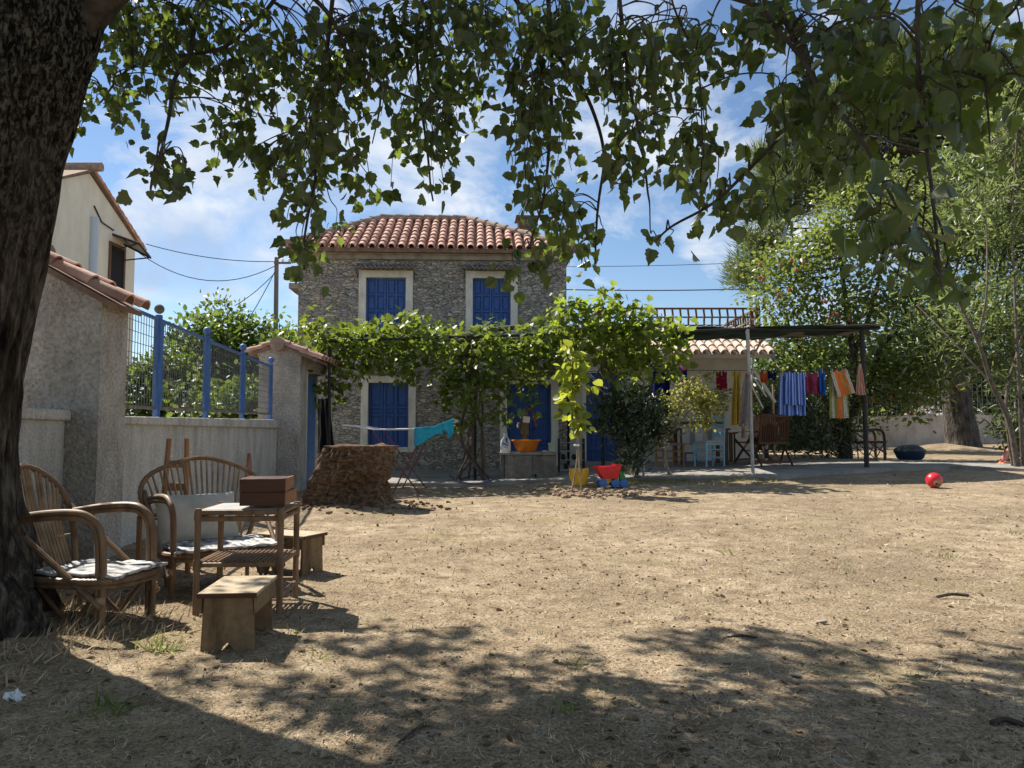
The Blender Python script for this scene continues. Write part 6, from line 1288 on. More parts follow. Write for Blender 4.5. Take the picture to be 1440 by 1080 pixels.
crown = [((-3.6, 4.6, 5.4), (1.4, 1.2, .8)), ((-2.2, 4.4, 5.6), (1.6, 1.5, .9)), ((-.8, 4.6, 5.6), (1.5, 1.5, .8)), ((.2, 4.4, 5.5), (1.1, 1.3, .7)), ((-1.2, 3.1, 5.4), (1.6, 1.1, .8)), ((-3.0, 2.9, 5.5), (1.5, 1.1, .9)),
         ((.4, 2.9, 5.4), (1.2, 1.0, .7)), ((-2.2, 5.8, 5.9), (1.2, .9, .7)), ((-.9, 6.1, 5.8), (1.2, .8, .6)), ((-2.4, 1.6, 5.6), (2.0, 1.0, .8)), ((-.2, 1.5, 5.5), (1.6, .9, .7)), ((1.5, 4.2, 5.4), (.8, 1.0, .5)), ((1.4, 2.8, 5.1), (.7, .8, .5)), ((-2.5, 4.1, 7.4), (1.5, 1.5, 1.1)), ((-4.3, 6.1, 5.3), (1.0, .7, .5)), ((-3.1, 6.4, 5.6), (.9, .6, .5)),
         ((-3.5, .2, 5.6), (2.0, 1.5, .8)), ((-.8, -.2, 5.6), (2.0, 1.4, .8)), ((1.6, .8, 5.4), (1.4, 1.4, .7)), ((-2.0, -2.6, 5.8), (2.6, 1.6, .9)), ((1.4, -1.8, 5.6), (2.0, 1.6, .8)), ((-5.4, 1.8, 5.5), (1.4, 1.8, .9)), ((-3.4, -2.2, 3.4), (1.6, 1.0, 1.4)), ((-.6, -3.0, 3.3), (1.6, 1.0, 1.5)), ((2.4, -2.4, 3.4), (1.5, 1.0, 1.4)), ((-5.2, .2, 3.4), (1.0, 1.4, 1.4)), ((4.2, -.6, 3.8), (1.2, 1.4, 1.3))]  # last row: unseen foliage behind the camera, added to cut sky fill
crown = [((c[0], c[1] + (.62 if c[1] > 2 else 0), c[2] + .1), r) for c, r in crown]
cp, cc_ = blob_points(crown, 33000, .115, 20, .3); cd = rng.normal(size=cp.shape) * .55 + np.array([0, 0, -.7])
leaves('crown', M['poplar_leaf'], pop, cp, cd, .07 + .035 * rng.random(len(cp)), 'poplar', upw=.3)
mb = MB(); ska = np.array([tuple(s_) for s_ in skel])
for c_ in cc_[::5]:
    near = Vector(ska[np.argmin(((ska - c_) ** 2).sum(1))]); e_ = Vector(c_); mb.tube(spline([near, near.lerp(e_, .5) + Vector((0, 0, .1)), e_], 3), [.012, .010, .009, .007, .006, .005, .004], 4, cap=False)
obj('twig', mb, M['branch'], pop, smooth=True, world=True)
# ------------------------------------------------------------------ general trees and shrubs
def wpts(blobs_px):        # (px, py, Y, rx, ry, rz) -> world blobs
    return [(tuple(P(a, b_, Y)), (rx, ry, rz)) for a, b_, Y, rx, ry, rz in blobs_px]
def plant(name, label, cat, base, blobs, n, lm, tpl, lsize, stems, stem_m, clump=.25, per=14, shell=.4, dirup=.2, upw=.5, group=None, twigs=0, twig_r=.012, radial=.5, ln='foliage', sn='trunk', jit=.35):
    t = thing(name, label, cat, base, 0, group); sk = []; mb = MB()
    for pts, ra, rb in stems:
        q_ = spline(pts, 7); mb.tube(q_, [ra + (rb - ra) * i / (len(q_) - 1) for i in range(len(q_))], 9); sk += q_
    pts, cen = blob_points(blobs, n, clump, per, shell); d = (pts - np.repeat(cen, per, 0)); d = nrm(d) * radial * 2 + rng.normal(size=pts.shape) * .6 + np.array([0, 0, dirup])
    if sk and twigs:
        ska = np.array([tuple(p) for p in sk]); sel = cen[rng.permutation(len(cen))[:twigs]]
        for c_ in sel:
            near = Vector(ska[np.argmin(((ska - c_) ** 2).sum(1))]); e_ = Vector(c_); mb.tube(spline([near, near.lerp(e_, .55) + Vector((0, 0, -.06 * (near - e_).length)), e_], 3), [twig_r * (1 - .11 * i) for i in range(7)], 5, cap=False)
    if stems: obj(sn, mb, stem_m, t, smooth=True, world=True)
    leaves(ln, lm, t, pts, d, lsize * (1 - jit + 2 * jit * rng.random(len(pts))), tpl, upw=upw); return t
M['grape_leaf'] = leafmat('grape leaf', (.045, .075, .015), (.075, .115, .022), (.13, .17, .035), (.29, .38, .045), tf=.36)
M['vine2_leaf'] = leafmat('dark vine leaf', (.045, .075, .018), (.08, .12, .025), (.14, .18, .04), (.36, .46, .05), tf=.46)
# grape vine on the pergola
vb = []
for px_ in range(445, 800, 34):
    for Y, dz in ((13.5, 0), (14.6, .02), (15.8, .04)): (vb.append(((P(px_, 470, 13.5).x * (1 + .01 * (Y - 13.5)), Y, LZ + .11 + dz + random.uniform(-.10, .12)), (.34, .6, random.uniform(.12, .24)))) if random.random() > .14 else None)
for px_, ys_, rx in ((440, (495, 525, 548), .16), (470, (500, 530, 552), .18), (505, (500, 522), .2), (540, (500, 518), .22), (572, (500, 522), .24), (606, (500, 522), .22), (640, (500, 525, 552), .22), (672, (500, 530), .22), (705, (500, 525, 545), .24), (738, (505, 530), .22), (738, (552, 572), .09), (655, (565, 588), .16), (690, (570, 592), .14), (622, (555,), .14), (770, (495, 515), .24), (800, (490, 512), .22)):
    for y_ in ys_: vb.append((tuple(P(px_ + random.uniform(-8, 8), y_, 13.6 + random.uniform(-.15, .4))), (rx, .3, .17)))
vbase = gp(668, 668, PZ); vt0 = P(655, 480, 14.0)
vstems = []
for i in range(9):
    bx = vbase.x + random.uniform(-.30, .32); vstems.append(([(bx, 13.95 + random.uniform(-.1, .2), vbase.z), (vbase.x + random.uniform(-.2, .3), 14.0, vbase.z + .7), (vbase.x - .05 + random.uniform(-.1, .25), 14.0, vbase.z + 1.5), (vt0.x + random.uniform(-.1, .25), 14.0, LZ + .05)], random.uniform(.014, .028), .018))
vstems += [([P(672, 540, 13.95), P(655, 515, 13.95), P(652, 492, 13.95), P(664, 474, 13.95), P(700, 463, 14.0), P(738, 462, 14.0), P(742, 480, 14.0), P(738, 505, 14)], .075, .03), ([P(655, 500, 13.95), P(648, 480, 13.95), P(675, 465, 13.9), P(640, 476, 14.2)], .06, .03),
           ([(vt0.x, 14.0, LZ + .1), (-1.8, 14.3, LZ + .14), (-2.6, 14.4, LZ + .12), (-3.4, 14.2, LZ + .1)], .03, .012), ([(vt0.x, 14.0, LZ + .1), (.2, 14.6, LZ + .2), (1.2, 14.2, LZ + .25)], .035, .012)]
plant('grape_vine', 'bright green grape vine with twisted stems covering the pipe pergola', 'vine', vbase, vb, 5500, M['grape_leaf'], 'grape', .105, vstems, M['bark_vine'], clump=.12, per=10, shell=.2, dirup=-.5, upw=.6, twigs=60, twig_r=.008)
# grape tree at the annex
v2 = wpts([(790, 452, 12.9, .25, .35, .2), (810, 425, 12.9, .22, .3, .16), (812, 445, 13.0, .22, .35, .26), (848, 428, 12.8, .22, .3, .22), (852, 460, 12.9, .32, .5, .25), (882, 448, 12.8, .28, .4, .22), (905, 440, 12.9, .14, .3, .14), (910, 470, 12.8, .35, .5, .26), (938, 472, 12.7, .24, .4, .24), (952, 500, 12.7, .16, .3, .2), (900, 505, 12.8, .36, .45, .24), (862, 498, 12.9, .34, .45, .24), (825, 490, 13.0, .25, .4, .22), (935, 525, 12.8, .2, .3, .16), (876, 528, 12.8, .14, .25, .14), (808, 530, 13.1, .12, .2, .18)])
b2 = gp(850, 655, PZ)
plant('climbing_vine', 'dense dark leaved vine clump climbing above the annex door', 'vine', b2, v2 + [((1.2, 15.4, 2.9), (.4, .4, .15)), ((1.9, 15.5, 2.9), (.4, .4, .15)), ((2.4, 15.9, 2.95), (.4, .4, .15))], 1500, M['vine2_leaf'], 'grape', .115, [([(b2.x - .05, 14.4, b2.z), (b2.x + .02, 13.8, b2.z + 1.0), P(850, 500, 12.8), P(862, 470, 12.8), P(880, 452, 12.8)], .03, .02), ([P(850, 500, 12.8), P(890, 480, 12.8), P(915, 452, 12.8)], .025, .012), ([P(862, 470, 12.8), P(820, 462, 12.8), P(800, 470, 12.8)], .02, .01)], M['bark_vine'], clump=.11, per=9, shell=.3, dirup=-.5, upw=.5, twigs=40, twig_r=.007)
# young mulberry sapling tied to a stake
sb = gp(812, 694); M['mulb_leaf'] = leafmat('yellow green sapling leaf', (.12, .16, .02), (.17, .22, .03), (.24, .28, .05), (.52, .58, .06), tf=.45)
sY = sb.y; mb_ = wpts([(803, 490, sY, .10, .1, .1), (800, 515, sY, .12, .1, .14), (806, 545, sY, .13, .1, .14), (800, 570, sY, .10, .1, .12), (812, 590, sY, .11, .1, .1), (818, 606, sY, .06, .08, .06), (815, 530, sY, .08, .1, .1), (828, 545, sY, .05, .05, .05)])
sap = plant('sapling', 'slender young sapling with large yellow green leaves tied to a stake', 'sapling', sb, mb_, 170, M['mulb_leaf'], 'round', .135, [([(sb.x - .09, sY, sb.z), P(811, 650, sY), P(813, 600, sY), P(806, 540, sY), P(800, 480, sY)], .014, .007)], M['stem'], clump=.06, per=4, shell=.3, dirup=-.7, upw=.3, sn='stem')
obj('stake', MB().tube([(sb.x + .06, sY + .02, sb.z - .05), tuple(P(803, 478, sY + .02))], .013, 8), wood_mat('stake wood', (.30, .22, .14), (.42, .33, .22), axis=2), sap, smooth=True, world=True)
obj('tie', MB().lathe([(.04, -.015), (.045, 0), (.04, .015)], P(811, 626, sY), 12), M['white_plastic'], sap, smooth=True, world=True)
# oleander, yellow shrub
M['ole_leaf'] = leafmat('oleander leaf', (.016, .032, .014), (.026, .048, .018), (.05, .075, .03), (.06, .11, .03), tf=.18, rough=.35, spec=.6)
ob = gp(886, 672)
def fan(base, tops, ra=.014, rb=.006): return [([base + Vector((random.uniform(-.08, .08), random.uniform(-.08, .08), -.02)), base.lerp(t_, .5) + Vector((random.uniform(-.05, .05), 0, .12)), t_], ra, rb) for t_ in tops]
obl = [(860, 580, 13.2, .25, .3, .2), (885, 600, 13.2, .35, .35, .35), (905, 570, 13.2, .25, .3, .3), (848, 600, 13.1, .15, .2, .15), (890, 640, 13.1, .22, .25, .25), (920, 610, 13.3, .2, .25, .25), (880, 560, 13.3, .2, .25, .2), (925, 580, 13.4, .14, .2, .2)]
plant('oleander_bush', 'dark narrow leaved oleander bush in front of the annex door', 'bush', ob, wpts(obl), 2300, M['ole_leaf'], 'lance', .15, fan(ob, [P(a, b_ + 5, Y) for a, b_, Y, *_ in obl]), M['stem'], clump=.10, per=11, shell=.3, dirup=.55, upw=.3, sn='stem')
yb = gp(944, 672); yY = yb.y
M['yel_leaf'] = leafmat('yellow green leaf', (.13, .15, .04), (.22, .23, .06), (.34, .33, .13), (.50, .50, .10), tf=.38)
ybl = [(985, 560, yY, .26, .25, .18), (970, 545, yY, .22, .2, .14), (1000, 575, yY, .24, .25, .16), (960, 568, yY, .25, .2, .1), (985, 595, yY, .2, .2, .1), (1012, 560, yY, .16, .2, .10), (1030, 553, yY, .14, .12, .06), (995, 530, yY, .12, .12, .08), (945, 585, yY, .14, .12, .08), (935, 560, yY, .1, .1, .06)]
plant('young_tree', 'small leaning tree with pale yellow green leaves before the annex', 'tree', yb, wpts(ybl), 1500, M['yel_leaf'], 'oval', .062, [([(yb.x, yY, yb.z - .05), P(934, 640, yY), P(940, 618, yY), P(952, 590, yY), P(962, 560, yY), P(975, 530, yY)], .032, .010), ([P(940, 618, yY), P(958, 590, yY), P(985, 565, yY), P(1015, 555, yY), P(1034, 552, yY)], .018, .006), ([P(952, 590, yY), P(938, 572, yY), P(930, 560, yY)], .010, .004)], M['stem'], clump=.07, per=9, shell=.3, dirup=.2, twigs=60, twig_r=.005)
# bush behind the laundry
M['ole_sunlit'] = leafmat('oleander leaf in sunlit tone', (.06, .085, .04), (.12, .15, .075), (.22, .24, .15), (.14, .19, .05), tf=.22, rough=.35, spec=.7)  # leaf colour raised to stand in for sun and glints on the bush
hb_ = gp(1140, 640); hbl = [(1130, 600, 18, .6, .6, .55), (1160, 575, 18, .6, .6, .5), (1180, 610, 18, .4, .5, .4), (1105, 590, 18.2, .4, .5, .5), (1150, 625, 17.8, .55, .5, .3), (1095, 560, 18.6, .5, .5, .5), (1075, 610, 18.6, .4, .4, .5)]
plant('flowering_bush', 'oleander bush with sunlight put into its leaf colour and a few pink blooms behind the laundry', 'bush', (hb_.x, 18, hb_.z), wpts(hbl), 5200, M['ole_sunlit'], 'lance', .15, fan(Vector((hb_.x, 18, hb_.z)), [P(a, b_, Y) for a, b_, Y, *_ in hbl], .02, .008), M['stem'], clump=.16, per=12, dirup=.4, upw=.4, sn='stem')
# pomegranate tree with red fruit
M['pom_leaf'] = leafmat('pomegranate leaf', (.055, .085, .022), (.10, .135, .036), (.17, .20, .065), (.34, .42, .07), tf=.34, rough=.4, spec=.45)
pbse = gp(1190, 646); PY_ = min(pbse.y, 18.0); pbse = Vector((P(1190, 640, PY_).x, PY_, G(P(1190, 640, PY_).x, PY_)))
pbl = [(1100, 420, 18, .7, .8, .6), (1150, 370, 18, .8, .9, .7), (1195, 300, 18.3, .8, .9, .8), (1250, 340, 18, .8, .9, .8), (1090, 380, 18.3, .5, .6, .5), (1225, 420, 17.8, .8, .9, .7), (1285, 430, 17.6, .7, .9, .7), (1165, 450, 17.8, .8, .9, .6), (1110, 480, 17.8, .7, .7, .5), (1270, 500, 17.4, .8, .9, .6), (1285, 560, 17, .5, .7, .45), (1235, 530, 17.3, .7, .8, .5), (1140, 520, 17.8, .6, .7, .5), (1245, 270, 18.6, .6, .7, .6), (1310, 520, 17, .5, .6, .5), (1215, 585, 17.6, .35, .4, .35), (1170, 335, 18.2, .5, .6, .5), (1130, 345, 18.4, .4, .5, .4)]
def PB(*a): return P(*a)
pst = [([pbse - Vector((0, 0, .1)), PB(1188, 615, PY_), PB(1192, 590, PY_), PB(1204, 555, PY_), PB(1200, 500, PY_), PB(1190, 430, PY_), PB(1180, 350, PY_)], .16, .04), ([PB(1192, 590, PY_), PB(1222, 545, PY_ - .1), PB(1238, 490, PY_ - .2), PB(1258, 470, PY_ - .2), PB(1290, 440, PY_)], .085, .03), ([PB(1188, 618, PY_), PB(1172, 585, PY_), PB(1150, 540, PY_), PB(1120, 480, PY_)], .08, .03), ([PB(1200, 500, PY_), PB(1230, 420, PY_), PB(1245, 320, PY_)], .06, .02)]
pom = plant('pomegranate_tree', 'bushy pomegranate tree dotted with red fruit behind the washing line', 'tree', pbse, wpts(pbl), 15000, M['pom_leaf'], 'oval', .105, pst, M['branch'], clump=.24, per=16, dirup=.1, upw=.5, twigs=170, twig_r=.016, shell=.35)
M['fruit'] = mat('pomegranate skin', (.27, .07, .04), (.42, .15, .08), scale=5, rough=.45)
for (fx, fy_) in ((1069, 373), (1074, 392), (1095, 415), (1068, 391), (1113, 366), (1110, 408), (1130, 370), (1167, 448), (1172, 440), (1178, 443), (1213, 445), (1233, 410), (1194, 449), (1215, 460), (1253, 558), (1282, 582), (1300, 555), (1228, 563), (1293, 422), (1160, 424), (1120, 380), (1098, 374)):
    p = P(fx, fy_, 16.9); obj('fruit', MB().lathe([(.01, -.042), (.03, -.035), (.043, 0), (.034, .028), (.014, .04), (.018, .056), (.01, .058)], p, 10), M['fruit'], pom, smooth=True, world=True)
# right hand shrubby tree
M['branch2'] = mat('grey brown stems', (.07, .055, .04), (.17, .14, .11), scale=12, rough=.9, bump=.5)
M['wil_leaf'] = leafmat('pale willow leaf', (.07, .10, .04), (.125, .16, .07), (.22, .25, .125), (.32, .40, .11), tf=.36, rough=.4, spec=.45)
rb_ = gp(1432, 660); RYt = rb_.y
rbl = [(1395, 300, 14.6, .6, .5, .8), (1425, 420, 14.3, .6, .4, .8), (1370, 450, 14.6, .6, .4, .6), (1440, 540, 14.2, .4, .4, .5), (1390, 240, 16, .8, .9, .8), (1430, 330, 15.6, .9, 1, .9), (1350, 320, 16.3, .7, .9, .7), (1400, 430, 15.6, .8, .9, .8), (1335, 430, 16, .7, .8, .6), (1300, 400, 16.4, .5, .7, .5), (1450, 500, 15.2, .7, .8, .8), (1360, 500, 15.8, .6, .7, .6), (1450, 200, 16, .9, .9, .8), (1400, 170, 16.5, .7, .8, .6), (1320, 360, 16.6, .5, .6, .5), (1430, 590, 14.9, .35, .5, .35), (1500, 400, 15.5, 1, 1, 1.2), (1500, 250, 16, 1, 1, 1.0), (1310, 470, 16, .5, .6, .45), (1395, 350, 16, .6, .7, .6), (1330, 250, 16.6, .5, .6, .5)]
rst = [([rb_ - Vector((0, 0, .1)), P(1418, 590, RYt), P(1395, 540, RYt), P(1375, 480, RYt), P(1345, 420, RYt + .3), P(1320, 350, RYt + .8)], .055, .014), ([rb_ + Vector((.15, .1, -.1)), P(1434, 560, RYt), P(1428, 440, RYt + .2), P(1424, 320, RYt + .6), P(1430, 180, RYt + 1)], .04, .01), ([rb_ + Vector((.05, .2, -.1)), P(1415, 560, RYt + .2), P(1440, 460, RYt + .2), P(1460, 330, RYt + .5)], .035, .01), ([P(1395, 540, RYt), P(1330, 470, RYt + .6), P(1290, 430, RYt + 1.2)], .022, .008), ([P(1375, 480, RYt), P(1388, 400, RYt), P(1385, 260, RYt + .8)], .024, .008)]
plant('willow_leaved_tree', 'tall multi stemmed shrubby tree with pale narrow leaves at right edge', 'tree', rb_, wpts(rbl), 26000, M['wil_leaf'], 'lance', .165, rst, M['branch2'], clump=.22, per=14, dirup=.35, upw=.3, twigs=110, twig_r=.009, shell=.35)
lsb = gp(1426, 652); lsbl = [(1425, 600, lsb.y, .22, .25, .2), (1436, 622, lsb.y, .25, .25, .2), (1442, 640, lsb.y, .22, .25, .12)]
M['low_leaf'] = leafmat('bright low shrub leaf', (.06, .09, .02), (.10, .14, .03), (.17, .20, .05), (.34, .42, .06), tf=.35)
plant('low_shrub', 'low bright green shrub at the foot of the right hand tree', 'shrub', lsb, wpts(lsbl), 700, M['low_leaf'], 'oval', .085, fan(lsb, [P(a, b_, Y) for a, b_, Y, *_ in lsbl], .01, .005), M['stem'], clump=.1, per=9, dirup=.4, sn='stem')
# big pine
M['pine_leaf'] = leafmat('pine needles', (.055, .08, .025), (.10, .135, .042), (.17, .20, .07), (.26, .32, .07), tf=.25, rough=.55, spec=.25)
M['pine_bark'] = mat('grey pine bark', (.035, .03, .027), (.15, .13, .115), scale=7, rough=.95, bump=1.0, bscale=16, stretch=(2.2, 2.2, .55), dist=.06)
pbz = .70; pY = 21.2
tp = [P(1354, 622, pY), P(1347, 575, pY), P(1341, 530, pY), P(1335, 480, pY + .2), P(1325, 380, pY + .5), P(1310, 250, pY + 1), P(1290, 130, pY + 1.2)]
pine = thing('pine_tree', 'large old pine with thick leaning furrowed trunk beyond the bench', 'tree', tp[0])
q_ = spline([tp[0] - Vector((0, 0, .25))] + tp, 10); rr_ = np.interp(np.linspace(0, 1, len(q_)), [0, .09, .16, .3, .45, 1], [.66, .48, .42, .37, .30, .10]); vs = []; NA = 70
mb = MB()
for p, r in zip(q_, rr_):
    for j in range(NA):
        a = 2 * PI * j / NA; d = r * (1 + .10 * noise.noise(Vector((math.cos(a) * 4, math.sin(a) * 4, p.z * .9))) + .05 * noise.noise(Vector((math.cos(a) * 12, math.sin(a) * 12, p.z * 3)))); vs.append((p.x + math.cos(a) * d, p.y + math.sin(a) * d, p.z))
mb.add(vs, [(i * NA + j, i * NA + (j + 1) % NA, (i + 1) * NA + (j + 1) % NA, (i + 1) * NA + j) for i in range(len(q_) - 1) for j in range(NA)])
obj('trunk', mb, M['pine_bark'], pine, smooth=True, ang=180, world=True)
obj('broken_limb', MB().tube(spline([P(1348, 545, pY - .3), P(1362, 538, pY - .5), P(1372, 520, pY - .6), P(1382, 505, pY - .6)], 5), [.12] * 4 + [.09] * 6 + [.05] * 6, 9), M['stem'], pine, smooth=True, world=True)
nbl = [(1050, 380, 23, .55, .7, .7), (1075, 330, 23, .6, .8, .6), (1110, 270, 23, .9, 1, .8), (1085, 230, 23.5, .6, .8, .6), (1150, 210, 23, 1, 1.1, .9), (1200, 150, 23, 1.1, 1.2, .9), (1260, 110, 23, 1.2, 1.2, 1), (1330, 90, 23, 1.2, 1.2, 1), (1400, 120, 23, 1.2, 1.2, 1), (1180, 260, 23.5, .9, 1, .7), (1240, 210, 23.5, 1.1, 1.2, .9), (1310, 180, 23.5, 1.2, 1.2, 1), (1390, 220, 23.5, 1.2, 1.2, 1), (1290, 280, 24, 1.1, 1.2, .9), (1370, 320, 24, 1.2, 1.2, 1), (1450, 180, 23.5, 1.2, 1.2, 1.1), (1430, 300, 24, 1.2, 1.2, 1.1), (1120, 160, 23.5, .6, .7, .5), (1060, 290, 23.5, .4, .5, .35), (1235, 70, 23.5, .8, .9, .5), (1340, 50, 23.5, .9, .9, .5)]
pts, cen = blob_points(wpts(nbl), 92000, .20, 44, .35)
c0 = np.repeat(cen, 44, 0); d = nrm(pts - c0) + np.array([0, -.05, .5]) + rng.normal(size=pts.shape) * .25
leaves('needles', M['pine_leaf'], pine, c0 + (pts - c0) * .75, d, .24 + .12 * rng.random(len(pts)), 'needle', upw=.2)
mb = MB(); ska = np.array([tuple(p) for p in q_])
for c_ in cen[rng.permutation(len(cen))[:150]]:
    e_ = Vector(c_); ok = ska[ska[:, 2] < c_[2] - .2] if (ska[:, 2] < c_[2] - .2).any() else ska
    near = Vector(ok[np.argmin(((ok - c_) ** 2).sum(1))]); mb.tube(spline([near, near.lerp(e_, .6) + Vector((0, 0, .1)), e_], 3), [.045, .038, .03, .026, .02, .015, .01], 5, cap=False)
obj('branch', mb, M['pine_bark'], pine, smooth=True, world=True)
# trees behind the left fence, and beyond the right wall
M['fig_leaf'] = leafmat('bright tree leaf', (.04, .07, .018), (.07, .11, .028), (.125, .165, .045), (.24, .34, .05), tf=.34)
bt_l = ['rounded green tree behind the fence, closest to the cream house', 'tall bright green tree behind the middle of the blue fence', 'taller light green tree just left of the utility pole', 'bright green tree directly below the utility pole', 'small green tree between the utility pole and the stone house', 'low dark green bushy tree behind the far end of the blue fence']
for k, (px_, pt2, pbm, Y, w_) in enumerate(((228, 482, 560, 20, 1.0), (285, 425, 565, 22, 1.0), (318, 415, 570, 23, 1.1), (362, 440, 570, 23, 1.0), (402, 455, 560, 21.5, .8), (330, 520, 590, 18, 1.3))):
    x = P(px_, 600, Y).x; gz = G(x, Y); tz_ = P(px_, pt2, Y).z; hgt = tz_ - gz; bl_ = []
    for i in range(7): bl_.append(((x + random.uniform(-.7, .7) * w_, Y + random.uniform(-.6, .6), gz + hgt * (.22 + .62 * random.random())), (.75 * w_, .75, .6)))
    bl_ += [((x + random.uniform(-.35, .35), Y, tz_ - .5), (.35, .4, .5)), ((x + random.uniform(-.8, .8), Y, tz_ - .9), (.3, .4, .5))]
    plant('leafy_tree', bt_l[k], 'tree', (x, Y, gz), bl_, 4200, M['fig_leaf'], 'oval', .145, [([(x, Y, gz - .1), (x + .1, Y, gz + hgt * .4), (x - .05, Y, gz + hgt * .8)], .10, .03)], M['branch'], clump=.22, per=11, dirup=.3, group='trees behind the blue fence', twigs=26, twig_r=.02, ln='crown')
bt_r = ['green tree beyond the wall seen between annex and laundry', 'dark green tree beyond the mesh fence behind the pomegranate', 'dark tree beyond the mesh fence left of the pine trunk', 'dark green tree beyond the mesh fence right of the pine trunk', 'dark green tree beyond the fence at the far right edge', 'large dense tree farthest beyond the fence behind the pine']
M['dark_leaf'] = leafmat('dark background leaf', (.022, .04, .014), (.04, .065, .02), (.075, .10, .035), (.12, .18, .03), tf=.28)
for k, (px_, pt2, Y, w_) in enumerate(((1075, 500, 24.5, 1.2), (1180, 470, 28, 2.0), (1265, 480, 28, 1.8), (1390, 470, 28, 1.9), (1470, 430, 28, 2.2), (1330, 420, 32, 3.0))):
    x = P(px_, 600, Y).x; gz = G(x, Y); tz_ = P(px_, pt2, Y).z; hgt = tz_ - gz; bl_ = []
    for i in range(9): bl_.append(((x + random.uniform(-.9, .9) * w_, Y + random.uniform(-.8, .8), gz + hgt * (.12 + .75 * random.random())), (.75 * w_, .9, .75)))
    plant('leafy_tree', bt_r[k], 'tree', (x, Y, gz), bl_, 3600, M['fig_leaf'] if k == 0 else M['dark_leaf'], 'oval', .20, [([(x, Y, gz - .1), (x + .1, Y, gz + hgt * .4), (x - .05, Y, gz + hgt * .8)], .12, .04)], M['branch'], clump=.3, per=12, dirup=.2, group='trees beyond the right wall', twigs=20, twig_r=.025, ln='crown')

# ------------------------------------------------------------------ ground litter, grass
def scatter(n, y0=655, y1=1085, xs=1.1):
    py = y0 + (y1 - y0) * rng.random(n); Y = np.clip(EYE / ((py - 609) / FPX), 1.9, 17); X = (rng.random(n) * 2 - 1) * (.69 * Y + .3)
    ok = ~((X < -3.75 + .0 * Y) & (Y > 5)); 
    return np.stack([X, Y], 1)[ok]
def on_patio(x, y): return y > 13.0 and -4.6 < x < 15
def lay(n, dz=.004, **k):
    a = scatter(n, **k); return np.array([(x, y, ground_z(x, y) + dz) for x, y in a if not on_patio(x, y)])
M['straw'] = leafmat('dry straw', (.24, .175, .10), (.46, .36, .23), (.64, .54, .38), (.5, .4, .25), tf=.08, rough=.9, spec=.1)
p = lay(62000); k = len(p); d = rng.normal(size=(k, 3)); d[:, 2] = np.abs(rng.normal(size=k)) * .22
kind(tag(leaves('straw_litter', M['straw'], None, p, d, (.014 + .038 * rng.random(k) ** 2) * np.clip(p[:, 1] / 5, .7, 1.6), 'blade', upw=.8), 'short dry straw stalks strewn all over the bare yard', 'straw'), 'stuff')
M['chip'] = leafmat('soil crumbs', (.06, .045, .03), (.17, .125, .085), (.36, .28, .19), (.1, .08, .05), tf=.02, rough=.95, spec=.05)
p = lay(15000, .003); k = len(p); d = rng.normal(size=(k, 3)); d[:, 2] *= .35
kind(tag(leaves('soil_crumbs', M['chip'], None, p, d, (.006 + .014 * rng.random(k) ** 3) * np.clip(p[:, 1] / 4, .8, 1.7), 'oval', upw=.3), 'dark crumbs of soil, bark and dead leaves on the yard', 'litter'), 'stuff')
p = lay(900, .004); k = len(p); d = rng.normal(size=(k, 3)); d[:, 2] *= .15
kind(tag(leaves('fallen_leaves', leafmat('fallen leaves', (.10, .06, .03), (.26, .18, .10), (.42, .34, .22), (.2, .14, .06), tf=.1, rough=.8), None, p, d, .015 + .025 * rng.random(k), 'poplar', upw=1), 'curled dry leaves scattered over the yard', 'leaves'), 'stuff')
# dry grass banked at the poplar foot
a = rng.random(2600) * 2 * PI; r = .50 + np.abs(rng.normal(size=2600)) * .30; x, y = -2.88 + np.cos(a) * r * 1.15, 3.95 + np.sin(a) * r
p = np.array([(i, j, G(i, j)) for i, j in zip(x, y)]); d = np.stack([np.cos(a) * .8, np.sin(a) * .8, .5 + rng.random(2600)], 1) + rng.normal(size=(2600, 3)) * .5
kind(tag(leaves('dry_grass', M['straw'], None, p, d, .03 + .07 * rng.random(2600) ** 2, 'blade', upw=.2), 'dry yellow grass banked round the foot of the poplar trunk', 'grass'), 'stuff')
M['grass'] = leafmat('short grass', (.09, .11, .025), (.16, .17, .05), (.30, .26, .12), (.3, .34, .07), tf=.3)
ex_ = rng.random(1500); px_ = 870 + 210 * ex_ ** .9; q2 = []
for i in range(1500):
    X = P(px_[i], 668, 12.7).x; Yf = np.interp(X, [1.0, 2.3, 4.1, 5.4, 6.6], [13.25, 13.05, 12.55, 12.95, 13.35]) - abs(random.gauss(0, .28)) - .02; q2.append((X, Yf, G(X, Yf)))
q2 = np.array(q2); d = rng.normal(size=q2.shape) * .45 + np.array([0, 0, 1])
kind(tag(leaves('short_grass', M['grass'], None, q2, d, .03 + .05 * rng.random(1500), 'blade', upw=.1), 'short green grass growing along the patio edge', 'grass'), 'stuff')
M['tuft'] = leafmat('green tuft', (.05, .09, .02), (.09, .14, .03), (.19, .22, .06), (.26, .36, .05), tf=.3)
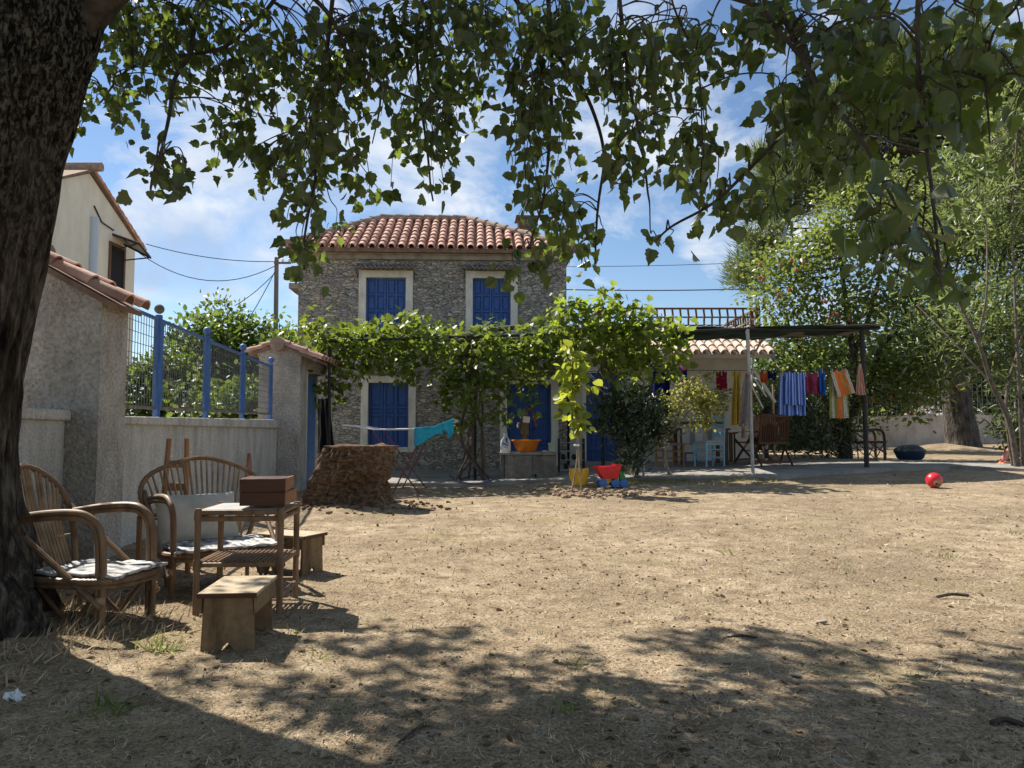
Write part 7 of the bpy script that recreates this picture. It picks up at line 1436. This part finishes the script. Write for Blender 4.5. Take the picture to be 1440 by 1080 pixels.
tufts = [(158, 1000, 40, .16, 'broad green grass tuft lowest at left near the white paper'), (225, 918, 30, .15, 'thin pale grass tuft between poplar foot and nearest stool'), (438, 925, 26, .09, 'small bright green tuft right of the nearest stool'), (420, 893, 16, .08, 'tiny bright tuft beside the shadow of the stacked boxes'), (798, 1004, 12, .16, 'upright green sprig with a dry stalk in the foreground shade'), (813, 937, 9, .10, 'thin upright sprig at the edge of the tree shade'),
          (764, 895, 8, .08, 'short green sprig in a sunny gap of the tree shade'), (1331, 783, 34, .10, 'dark flat green tuft on the right side of the yard'), (1187, 804, 26, .07, 'flat dark tuft with loose leaves in the right middle of the yard'), (1028, 782, 8, .14, 'narrow upright tuft alone in the middle of the yard'), (1425, 750, 30, .08, 'low green tuft at the right edge of the yard'), (967, 776, 7, .07, 'tiny stub of green beside the narrow upright tuft'), (1410, 716, 60, .07, 'wide faint patch of green blades near the ball'), (480, 1003, 22, .08, 'faint green tuft in the shade below the bright tuft')]
for (tx, ty_, nb, hh, lab) in tufts:
    c_ = gp(tx, ty_); nb = int(nb * 1.5); hh *= .5; a = rng.normal(size=(nb, 2)) * (.012 + nb * .0008); p = np.array([(c_.x + i, c_.y + j, ground_z(c_.x + i, c_.y + j) - .003) for i, j in a])
    d = np.concatenate([a * 9, np.ones((nb, 1))], 1) + rng.normal(size=(nb, 3)) * (.35 if hh > .08 else .6); tag(leaves('grass_tuft', M['tuft'], None, p, d, hh * (.5 + .8 * rng.random(nb)), 'blade', upw=.1), lab, 'grass tuft', 'green tufts in the dry yard')
# earth clods by the sapling
mb = MB()
for i in range(230):
    c_ = gp(random.gauss(835, 45), random.gauss(694, 3.5)); s_ = random.uniform(.012, .045); mb.sphere((c_.x, c_.y, c_.z + s_ * .3), (s_ * random.uniform(.8, 1.4), s_, s_ * .75), 6, 4)
mb.wob(.018, 24); kind(tag(obj('earth_clods', mb, mat('earth clods', (.20, .14, .09), (.36, .27, .18), scale=9, rough=.95)), 'row of dug earth clods round the sapling and toys', 'clods'), 'stuff')
# twigs on the ground
tl = ['thin curved dry twig lying in the foreground shade left of centre', 'dark short stick lying at the lower right edge', 'dark twig lying in the sun at right', 'thin straight twig in the sunny middle of the yard']
for (ax, ay_, bx, by_, r, lab) in ((560, 1048, 602, 1018, .006, tl[0]), (1395, 1018, 1440, 1022, .012, tl[1]), (1318, 840, 1362, 838, .010, tl[2]), (1018, 899, 1064, 897, .008, tl[3])):
    a, b_ = gp(ax, ay_, .008), gp(bx, by_, .008); tag(obj('twig', MB().tube(spline([a, a.lerp(b_, .5) + Vector((.01, .03, .006)), b_], 5), r, 6), M['branch'], smooth=True), lab, 'twig')
pl_ = [(988, 796, .03, 'pale flat bark chip lying in the sunny middle of the yard'), (1118, 952, .028, 'small white pebble in the tree shade at right'), (1175, 1076, .03, 'pale stone at the lower frame edge'), (1157, 877, .03, 'pale yellowish fallen chip in the sun at right')]
for x, y_, s_, lab in pl_:
    c_ = gp(x, y_); tag(obj('stone_chip', MB().sphere((c_.x, c_.y, c_.z + s_ * .25), (s_, s_ * .6, s_ * .3), 9, 6).wob(s_ * .25, 30), M['concrete'], smooth=True), lab, 'chip')
# hose coiled at the vine foot
hp = [gp(x, y_, PZ + .02) for x, y_ in ((632, 668), (650, 678), (672, 681), (690, 675), (684, 668), (660, 670), (640, 676))]
tag(obj('garden_hose', MB().tube(spline(hp, 8), .014, 7), mat('blue grey hose', (.10, .12, .20), rough=.5), smooth=True), 'blue grey garden hose looped round the foot of the grape vine', 'hose')
